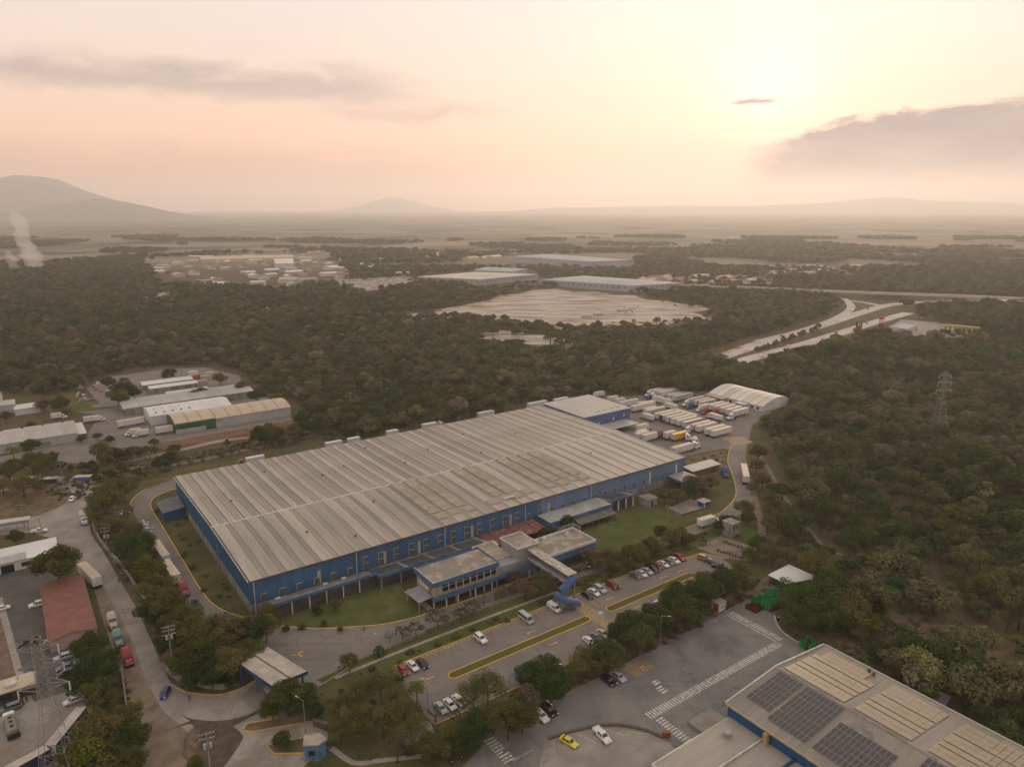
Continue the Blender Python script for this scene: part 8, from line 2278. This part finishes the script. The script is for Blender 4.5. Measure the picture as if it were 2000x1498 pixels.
CLO = {k: mat(k + '_cloth', c, 0.9, var=0.2, coord='object') for k, c in dict(dark=(0.02, 0.02, 0.022), navy=(0.025, 0.03, 0.06), white=(0.5, 0.48, 0.45), grey=(0.12, 0.12, 0.12), tan=(0.2, 0.15, 0.1), red=(0.25, 0.03, 0.03)).items()}
for px, py, hd, wk, sh_, tr_, lab in ((370, 1369, 1.2, True, 'dark', 'dark', 'person in dark clothes walking towards the entrance gate'), (711, 1233, .6, True, 'red', 'navy', 'person with a red top walking on the drive below the lawn'), (233, 1139, -1.0, True, 'dark', 'navy', 'person in dark clothes walking beside the street wall'),
                                      (1207, 1152, 2.0, False, 'dark', 'navy', 'person in dark clothes beside the maroon car'), (1213, 1151, .4, False, 'white', 'dark', 'person in a white top beside the maroon car'), (1378, 1064, 1, True, 'dark', 'dark', 'person in dark clothes on the grass left of the motorcycles'),
                                      (1130, 1087, .2, False, 'white', 'tan', 'person in white on the path below the right office wing'), (53, 1372, 2.2, False, 'navy', 'dark', 'person in dark blue beside the kiosk on the left lot'), (478, 1340, 1.0, False, 'dark', 'dark', 'guard in dark clothes standing under the gate canopy')):
    o = thing('person', lab, 'person', G(px, py) + Vector((0, 0, .04)), hd)
    put('body', person_mesh(1, wk, CLO[sh_], CLO[tr_]), o)

# ------------------------------------------------------------------ the plain beyond the wood
# flyover
fo = thing('flyover', 'long concrete flyover crossing the plain behind the highway', 'bridge', (0, 0, 0))
fz = 7.5
fpts = subdiv([G(1195, 549, fz), G(1320, 555, fz), G(1450, 561, fz), G(1600, 568, fz), G(1700, 572, fz), G(1850, 577, fz), G(2080, 587, fz)], 40)
b = MB(); l = offset_path(fpts, 7); r = offset_path(fpts, -7)
b.loft([[(l[i].x, l[i].y, fz - 1.4), (r[i].x, r[i].y, fz - 1.4), (r[i].x, r[i].y, fz), (l[i].x, l[i].y, fz)] for i in range(len(fpts))]); b.build('deck', M_hwy, fo)
for sd_ in (l, r):
    b = MB(); o2 = offset_path(sd_, .3); b.loft([[(sd_[i].x, sd_[i].y, fz), (o2[i].x, o2[i].y, fz), (o2[i].x, o2[i].y, fz + 1), (sd_[i].x, sd_[i].y, fz + 1)] for i in range(len(fpts))]); b.build('parapet', M_hwy, fo)
for i, p_ in enumerate(fpts):
    px_ = proj(p_.x, p_.y, fz)[0]
    if px_ > 1690: MB().box(p_.x - 1.1, p_.x + 1.1, p_.y - 3, p_.y + 3, 0, fz - 1.4).build('pier', M_hwy, fo)
eb = [p_ for p_ in fpts if proj(p_.x, p_.y, fz)[0] < 1700]
b = MB(); l = offset_path(eb, 6.8); r = offset_path(eb, -6.8); l2 = offset_path(eb, 15); r2 = offset_path(eb, -15)
b.loft([[(l2[i].x, l2[i].y, -.1), (r2[i].x, r2[i].y, -.1), (r[i].x, r[i].y, fz - 1.42), (l[i].x, l[i].y, fz - 1.42)] for i in range(len(eb))]); b.build('embankment', M_dryg, fo)


def foot(name, label, poly, h, wallm, roofm, cat='warehouse', nwin=0, group=None):
    c = sum((Vector(q) for q in poly), Vector()) / len(poly)
    ar = sum(poly[i][0] * poly[(i + 1) % len(poly)][1] - poly[(i + 1) % len(poly)][0] * poly[i][1] for i in range(len(poly)))
    if ar < 0: poly = poly[::-1]
    o = thing(name, label, cat, (c.x, c.y, 0), 0, group)
    lp = [q - c for q in poly]
    MB().prism(lp, 0, h).build('wall', wallm, o)
    n = len(lp); t = [Vector((q.x * 1.01, q.y * 1.01, 0)) for q in lp]
    b = MB(); b.v = [(q.x, q.y, h + .05) for q in t] + [(0, 0, h + .05 + min(4, h * .25))]
    for i in range(n): b.f.append((i, (i + 1) % n, n)); b.m.append(0)
    b.build('roof', roofm, o)
    if nwin:
        for i in range(n):
            a, q = lp[i], lp[(i + 1) % n]
            if (a.y + q.y) / 2 > 0: continue
            d = q - a; L = d.length; d.normalize(); nr = Vector((d.y, -d.x, 0)) * .15
            for k in range(int(L / 9)):
                s0 = a + d * (4 + k * 9)
                MB().prism([s0, s0 + nr, s0 + d * 2.2 + nr, s0 + d * 2.2], h * .45, h * .68).build('window', M_louv, o)
    return o


M_ww = mat('pale_blue_wall', (0.30, 0.33, 0.38), 0.8, var=0.15, scale=0.02); M_wr = mat('pale_tan_roof', (0.52, 0.44, 0.35), 0.8, var=0.15, scale=0.02); M_wr2 = mat('grey_far_roof', (0.36, 0.35, 0.34), 0.8, var=0.15, scale=0.02)
foot('far_warehouse', 'long white warehouse with tan roof beyond the sand field', P((815, 552), (937, 558), (1050, 547), (930, 542)), 9, M_ww, M_wr, nwin=1)
foot('far_warehouse', 'grey roofed long warehouse right of the tan roofed one', P((1053, 558), (1235, 571), (1335, 565), (1140, 550)), 9, M_ww, M_wr2, nwin=1)
foot('far_warehouse', 'largest hazy warehouse far behind the two nearer white ones', P((1002, 513), (1155, 525), (1232, 521), (1070, 508)), 13, M_ww, M_wr2, nwin=0)
foot('far_warehouse', 'arched grey far hall behind the tan roofed warehouse', P((925, 541), (1000, 544), (1030, 538), (950, 534)), 11, M_ww, M_wr2)
WALLC = [mat('house_%s' % n_, c, 0.85, var=0.15, scale=0.2) for n_, c in (('white', (0.56, 0.53, 0.49)), ('cream', (0.50, 0.41, 0.30)), ('pink', (0.46, 0.33, 0.27)), ('grey', (0.36, 0.35, 0.34)))]
ROOFC = [mat('roof_%s' % n_, c, 0.85, var=0.2, scale=0.2) for n_, c in (('white', (0.60, 0.56, 0.51)), ('tan', (0.48, 0.38, 0.27)), ('rust', (0.28, 0.12, 0.075)), ('grey', (0.30, 0.29, 0.28)))]
CN_ = ['white', 'tan', 'rust', 'grey']


def town(poly, n, w0, w1, where, roofs=(0, 0, 1, 3, 2), h0=3, h1=6, seed=1):
    r = random.Random(seed); xs = [q.x for q in poly]; ys = [q.y for q in poly]; k = 0; t = 0; made = {}
    while k < n and t < n * 20:
        t += 1
        x = r.uniform(min(xs), max(xs)); y = r.uniform(min(ys), max(ys))
        if not in_poly(np.array([x]), np.array([y]), poly)[0]: continue
        lx = r.uniform(w0, w1); ly = lx * r.uniform(.4, .8); h = r.uniform(h0, h1); c = r.choice(roofs)
        o = thing('far_house', '', 'house', (x, y, 0), r.choice([ANG, ANG + .3, ANG - .5, ANG + PI / 2]), '%s roofed buildings of the %s' % (CN_[c], where))
        MB().box(-lx / 2, lx / 2, -ly / 2, ly / 2, 0, h).build('wall', r.choice(WALLC), o)
        MB().add([(-lx / 2 - .4, -ly / 2 - .4, h), (lx / 2 + .4, -ly / 2 - .4, h), (lx / 2 + .4, 0, h + ly * .16), (-lx / 2 - .4, 0, h + ly * .16), (lx / 2 + .4, ly / 2 + .4, h), (-lx / 2 - .4, ly / 2 + .4, h)], [(0, 1, 2, 3), (3, 2, 4, 5), (0, 3, 5), (1, 4, 2)]).build('roof', ROOFC[c], o)
        k += 1; made.setdefault(c, []).append(o)
    for c, ls in made.items():
        ls.sort(key=lambda q: q.location.x / q.location.y)
        for n_, q in enumerate(ls): q['label'] = '%s roofed building in the %s' % (CN_[c], where) + (', %s from the left' % ordinal(n_) if len(ls) > 1 else '')


town(P((280, 508), (640, 494), (690, 545), (560, 566), (310, 556)), 80, 10, 30, 'hazy town on the left', seed=3)
town(P((560, 508), (760, 500), (800, 540), (660, 550)), 26, 10, 34, 'settlement left of the far warehouses', seed=4)
town(P((820, 494), (980, 492), (990, 506), (830, 512)), 14, 14, 34, 'hazy hamlet behind the far warehouses', seed=5)
town(P((1260, 542), (1500, 544), (1510, 556), (1270, 554)), 26, 14, 34, 'orange roofed rows beyond the flyover', (1, 2, 2, 1), seed=6)
town(P((1500, 522), (1680, 520), (1690, 540), (1500, 540)), 22, 10, 26, 'hamlet in the far right wood', (0, 1, 2), seed=7)
town(P((1900, 585), (2010, 586), (2010, 602), (1910, 600)), 7, 8, 16, 'houses under the flyover end', (0, 3), seed=8)
foot('far_hall', 'long low cream hall behind the hazy town', P((390, 508), (570, 503), (575, 509), (395, 514)), 7, WALLC[1], ROOFC[1])
foot('far_hall', 'pinkish hall right of the cream one behind the hazy town', P((535, 514), (572, 513), (575, 524), (540, 525)), 9, WALLC[0], ROOFC[0])
cht = thing('church_tower', 'tiny white tower rising above the hazy hamlet', 'tower', G(855, 508)); MB().box(-3, 3, -3, 3, 0, 14).build('shaft', WALLC[0], cht); MB().add([(-3.2, -3.2, 14), (3.2, -3.2, 14), (3.2, 3.2, 14), (-3.2, 3.2, 14), (0, 0, 19)], [(0, 1, 4), (1, 2, 4), (2, 3, 4), (3, 0, 4)]).build('spire', ROOFC[0], cht)
# small vehicles far away
_FC = {}
for c in ('white', 'silver', 'red', 'black', 'blue', 'grey', 'yellow'):
    b = MB(); b.v = list(CM['sedan']['body'].v); b.f = list(CM['sedan']['body'].f); b.m = list(CM['sedan']['body'].m); _FC[c] = b.mesh('far_car', PAINT[c])
r5 = random.Random(5)
for i in range(70):
    row = i % 5; f = (i // 5) / 14
    p_ = G(655 + row * 4 + 150 * f, 566 - row * 4.2 - 6 * f)
    put('parked_car', _FC[r5.choice(['white', 'white', 'silver', 'grey', 'red'])], label='car in the dense rows of the far storage lot', cat='car', group='cars in the far storage lot', loc=(p_.x, p_.y, .05), rz=ANG + r5.choice([0, PI]))
for i, (px, py) in enumerate(((1222, 613), (1228, 612), (1236, 611), (1243, 609), (1300, 600), (1306, 599), (1312, 598), (1318, 597), (1324, 596), (1280, 605), (1345, 600), (1170, 604), (1145, 592))):
    p_ = G(px, py); put('parked_car', _FC[r5.choice(['white', 'white', 'silver', 'blue'])], label='vehicle on the graded sand field, %s of 13 listed left to right' % ordinal(sorted([q for q in (1222, 1228, 1236, 1243, 1300, 1306, 1312, 1318, 1324, 1280, 1345, 1170, 1145)]).index(px)), cat='car', group='vehicles on the sand field', loc=(p_.x, p_.y, .15), rz=r5.uniform(0, 3))
for i, (px, py, L) in enumerate(((1135, 621, 12), (1205, 609, 14), (1222, 606, 12), (1160, 617, 10))):
    p_ = G(px, py); trailer((p_.x, p_.y), .25, L, 'pale', 'white site cabin on the sand field, %s from the left' % ordinal([0, 2, 3, 1][i]), 'site cabins on the sand field', legs=False, name='site_cabin', cat='cabin')
sg = thing('site_barrier_heap', 'line of red and white site materials at the near edge of the sand field', 'materials', G(1245, 632))
for i in range(12): MB().box(-40 + i * 7, -36 + i * 7, -1 + (i % 3), 1 + (i % 3), .1, 1.4).build('bundle', [ROOFC[2], ROOFC[0], M_tor][i % 3], sg)
hwv = [(hw1, .18, 'white'), (hw1, .30, 'red'), (hw1, .42, 'silver'), (hw1, .55, 'black'), (hw1, .63, 'white'), (hw1, .72, 'grey'), (hw2, .2, 'white'), (hw2, .38, 'silver'), (hw2, .52, 'red'), (hw2, .62, 'black'), (hw2, .70, 'white'), (hw2, .78, 'grey'), (hw2, .86, 'white'), (hw1, .86, 'black')]
for i, (path, f, c) in enumerate(hwv):
    k = int(f * (len(path) - 1)); p_ = path[k]; q = path[min(k + 1, len(path) - 1)]; d = (q - p_).normalized(); sdv = Vector((-d.y, d.x, 0)) * (3 if i % 2 else -3)
    put('moving_car', _FC[c], label='%s car on the %s carriageway of the highway, %s along it' % (c, 'left' if path is hw1 else 'right', ordinal(i if path is hw1 else i - 6)), cat='car', group='cars on the highway', loc=(p_.x + sdv.x, p_.y + sdv.y, .5), rz=math.atan2(d.y, d.x))
for i in range(13):
    p_ = hw1[10].lerp(hw2[9], .5) if False else G(1478 + i * 10.2, 690 - i * 3.9)
    plant('yellow', p_.x + random.uniform(-2, 2), p_.y, random.uniform(.7, 1.0), 'small green tree on the highway median, %s from the near end' % ordinal(i), 'median trees')
fsn = thing('filling_station', 'grey filling station canopy with yellow fascia strip beside the highway', 'filling station', (0, 0, 0))
c0, c1, c2, c3 = G(1742, 640, 5), G(1762, 633, 5), G(1790, 637, 5), G(1772, 645, 5)
MB().prism([c0, c3, c2, c1], 5, 5.8).build('canopy', M_wr2, fsn)
for q in (c0, c1, c2, c3): MB().box(q.x - .3, q.x + .3, q.y - .3, q.y + .3, 0, 5).build('post', M_steel, fsn)
p0, p1 = G(1846, 646), G(1912, 652); d = (p1 - p0).normalized(); nv_ = Vector((-d.y, d.x, 0))
MB().obox((p0 + p1) / 2, d, nv_, (p1 - p0).length, 5, 4.3, 6).build('yellow_canopy', mat('station_yellow', (0.36, 0.31, 0.10), 0.6, var=0.2), fsn)
for i in range(8):
    q = p0.lerp(p1, i / 7); MB().box(q.x - .4, q.x + .4, q.y - .4, q.y + .4, 0, 4.3).build('post', M_under, fsn)
MB().obox(G(1758, 655), Vector((1, .2, 0)).normalized(), Vector((-.2, 1, 0)).normalized(), 16, 9, 0, 4.2).build('shop', M_under if False else mat('station_shop', (0.10, 0.08, 0.075), 0.7, var=0.3), fsn)


def totem(px, py, h, w, label, cols):
    o = thing('sign_totem', label, 'sign', G(px, py), 0)
    MB().box(-w / 2 + .2, -w / 2 + .6, -.3, .3, 0, h).build('post', M_under, o); MB().box(w / 2 - .6, w / 2 - .2, -.3, .3, 0, h).build('post', M_under, o)
    z = h
    for m, hh, wf in cols:
        MB().box(-w / 2 * wf, w / 2 * wf, -.42, .42, z - hh + .1, z).build('sign_panel', m, o); z -= hh
    return o


m_r = mat('sign_red', (0.45, 0.02, 0.02), 0.5, var=0.1); m_k = mat('sign_black', (0.02, 0.02, 0.02), 0.5, var=0.1); m_g = mat('sign_green', (0.03, 0.16, 0.09), 0.5, var=0.1); m_w = mat('sign_white', (0.6, 0.6, 0.58), 0.5, var=0.1)
tt = totem(1675, 660, 14.5, 5.2, 'dark petrol price totem with red panel beside the highway', [(m_k, 5.2, 1), (m_r, 2.4, 1), (m_k, 1.2, 1), (m_g, 2.2, 1), (m_k, 2.0, 1)])
MB().box(-1.2, 1.2, -.5, -.43, 10.6, 13.4).build('emblem', m_w, tt); MB().box(-.7, .7, -.56, -.51, 11.2, 12.8).build('emblem_core', m_k, tt)
totem(1720, 642, 11, 4.6, 'reddish restaurant sign totem right of the petrol totem', [(m_r, 2.2, 1), (m_w, 3.2, .9), (m_r, 2.0, .8), (m_k, 1.5, .9)])
# stacked goods in the left works yard
for i, (px, py, c, lab) in enumerate(((388, 740, M_tor, 'orange'), (372, 744, ROOFC[2], 'rust'), (402, 742, M_tgrey, 'grey'), (378, 734, M_tside, 'white'), (395, 752, M_tgrey, 'grey green'), (410, 736, ROOFC[1], 'tan'))):
    g_ = thing('goods_stack', '%s stack of goods in the upper left works yard, %s from the left' % (lab, ordinal([2, 0, 4, 1, 3, 5][i])), 'stack', G(px, py), ANG, 'goods in the left works yard')
    for k in range(3): MB().box(-3, 3, -1.5 + .3 * k, 1.5, k * 1.1, k * 1.1 + 1.0).build('layer', c, g_)
r6 = random.Random(9)
for i in range(24):
    px, py = r6.uniform(150, 235), r6.uniform(748, 785)
    g_ = thing('scrap_pile', 'small pile of scrap in the upper left storage ground', 'scrap', G(px, py), r6.uniform(0, 3), 'scrap piles in the left storage ground')
    for k in range(3): MB().box(r6.uniform(-2, 0), r6.uniform(.3, 2), r6.uniform(-1.2, 0), r6.uniform(.3, 1.2), 0, r6.uniform(.3, 1.6) + k * .2).build('scrap', r6.choice([M_tgrey, ROOFC[0], M_steel, ROOFC[2]]), g_)


# smoke from burning fields
def plume(label, px, py, pts, seed):
    base = G(px, py); dist = math.hypot(base.y, CAM_H); k = dist / FPX
    r = random.Random(seed); rings = []; n = 14
    z0 = 0.0
    for i in range(len(pts) * 3 - 2):
        f = i / 3; a = pts[int(f)]; c = pts[min(int(f) + 1, len(pts) - 1)]; t = f - int(f)
        dx = a[0] + (c[0] - a[0]) * t; dz = a[1] + (c[1] - a[1]) * t; rad = (a[2] + (c[2] - a[2]) * t) * k * 1.2
        rings.append([(dx * k + math.cos(2 * PI * j / n) * rad * r.uniform(.6, 1.4), math.sin(2 * PI * j / n) * rad * r.uniform(.6, 1.4), dz * k + r.uniform(-.25, .25) * rad) for j in range(n)])
    b = MB(); b.loft(rings)
    me = b.mesh('smoke', SMK)
    o = put('smoke_plume', me, label=label, cat='smoke', loc=(base.x, base.y, 0), kind='stuff')
    sm_ = o.modifiers.new('soft', 'SUBSURF'); sm_.levels = 1; sm_.render_levels = 2
    return o


SMK = D.materials.new('smoke'); SMK.use_nodes = True; st_ = SMK.node_tree; st_.nodes.clear()
pv_ = NN(st_, 'ShaderNodeVolumePrincipled'); pv_.inputs['Color'].default_value = (0.95, 0.91, 0.87, 1); pv_.inputs['Density'].default_value = 0.028; pv_.inputs['Anisotropy'].default_value = 0.2
so_ = NN(st_, 'ShaderNodeOutputMaterial'); st_.links.new(pv_.outputs[0], so_.inputs['Volume'])
plume('tall pale smoke column rising at the far left', 70, 529, [(0, 0, 8), (1, 8, 14), (-3, 17, 12), (-4, 28, 17), (-8, 38, 12), (-10, 48, 15), (-16, 58, 10), (-18, 68, 13), (-14, 80, 10), (-16, 92, 14), (-22, 104, 9), (-28, 114, 5)], 4)
plume('smaller smoke column left of the tall one', 32, 532, [(0, 0, 5), (-1, 8, 9), (-3, 16, 7), (-5, 25, 10), (-8, 34, 6), (-12, 42, 4)], 6)

# ------------------------------------------------------------------ haze
HZ = D.materials.new('haze'); HZ.use_nodes = True
ht = HZ.node_tree
ht.nodes.clear()
pv = NN(ht, 'ShaderNodeVolumePrincipled')
pv.inputs['Color'].default_value = (0.982, 0.948, 0.922, 1)
pv.inputs['Density'].default_value = 0.00012
pv.inputs['Anisotropy'].default_value = 0.5
ho = NN(ht, 'ShaderNodeOutputMaterial')
ht.links.new(pv.outputs[0], ho.inputs['Volume'])
mb = MB(); mb.box(-21000, 21000, -600, 21000, -2.0, 545.0)
mb.build('haze', HZ, label='pale brown dusk haze lying over the whole plain', cat='haze', kind='stuff')
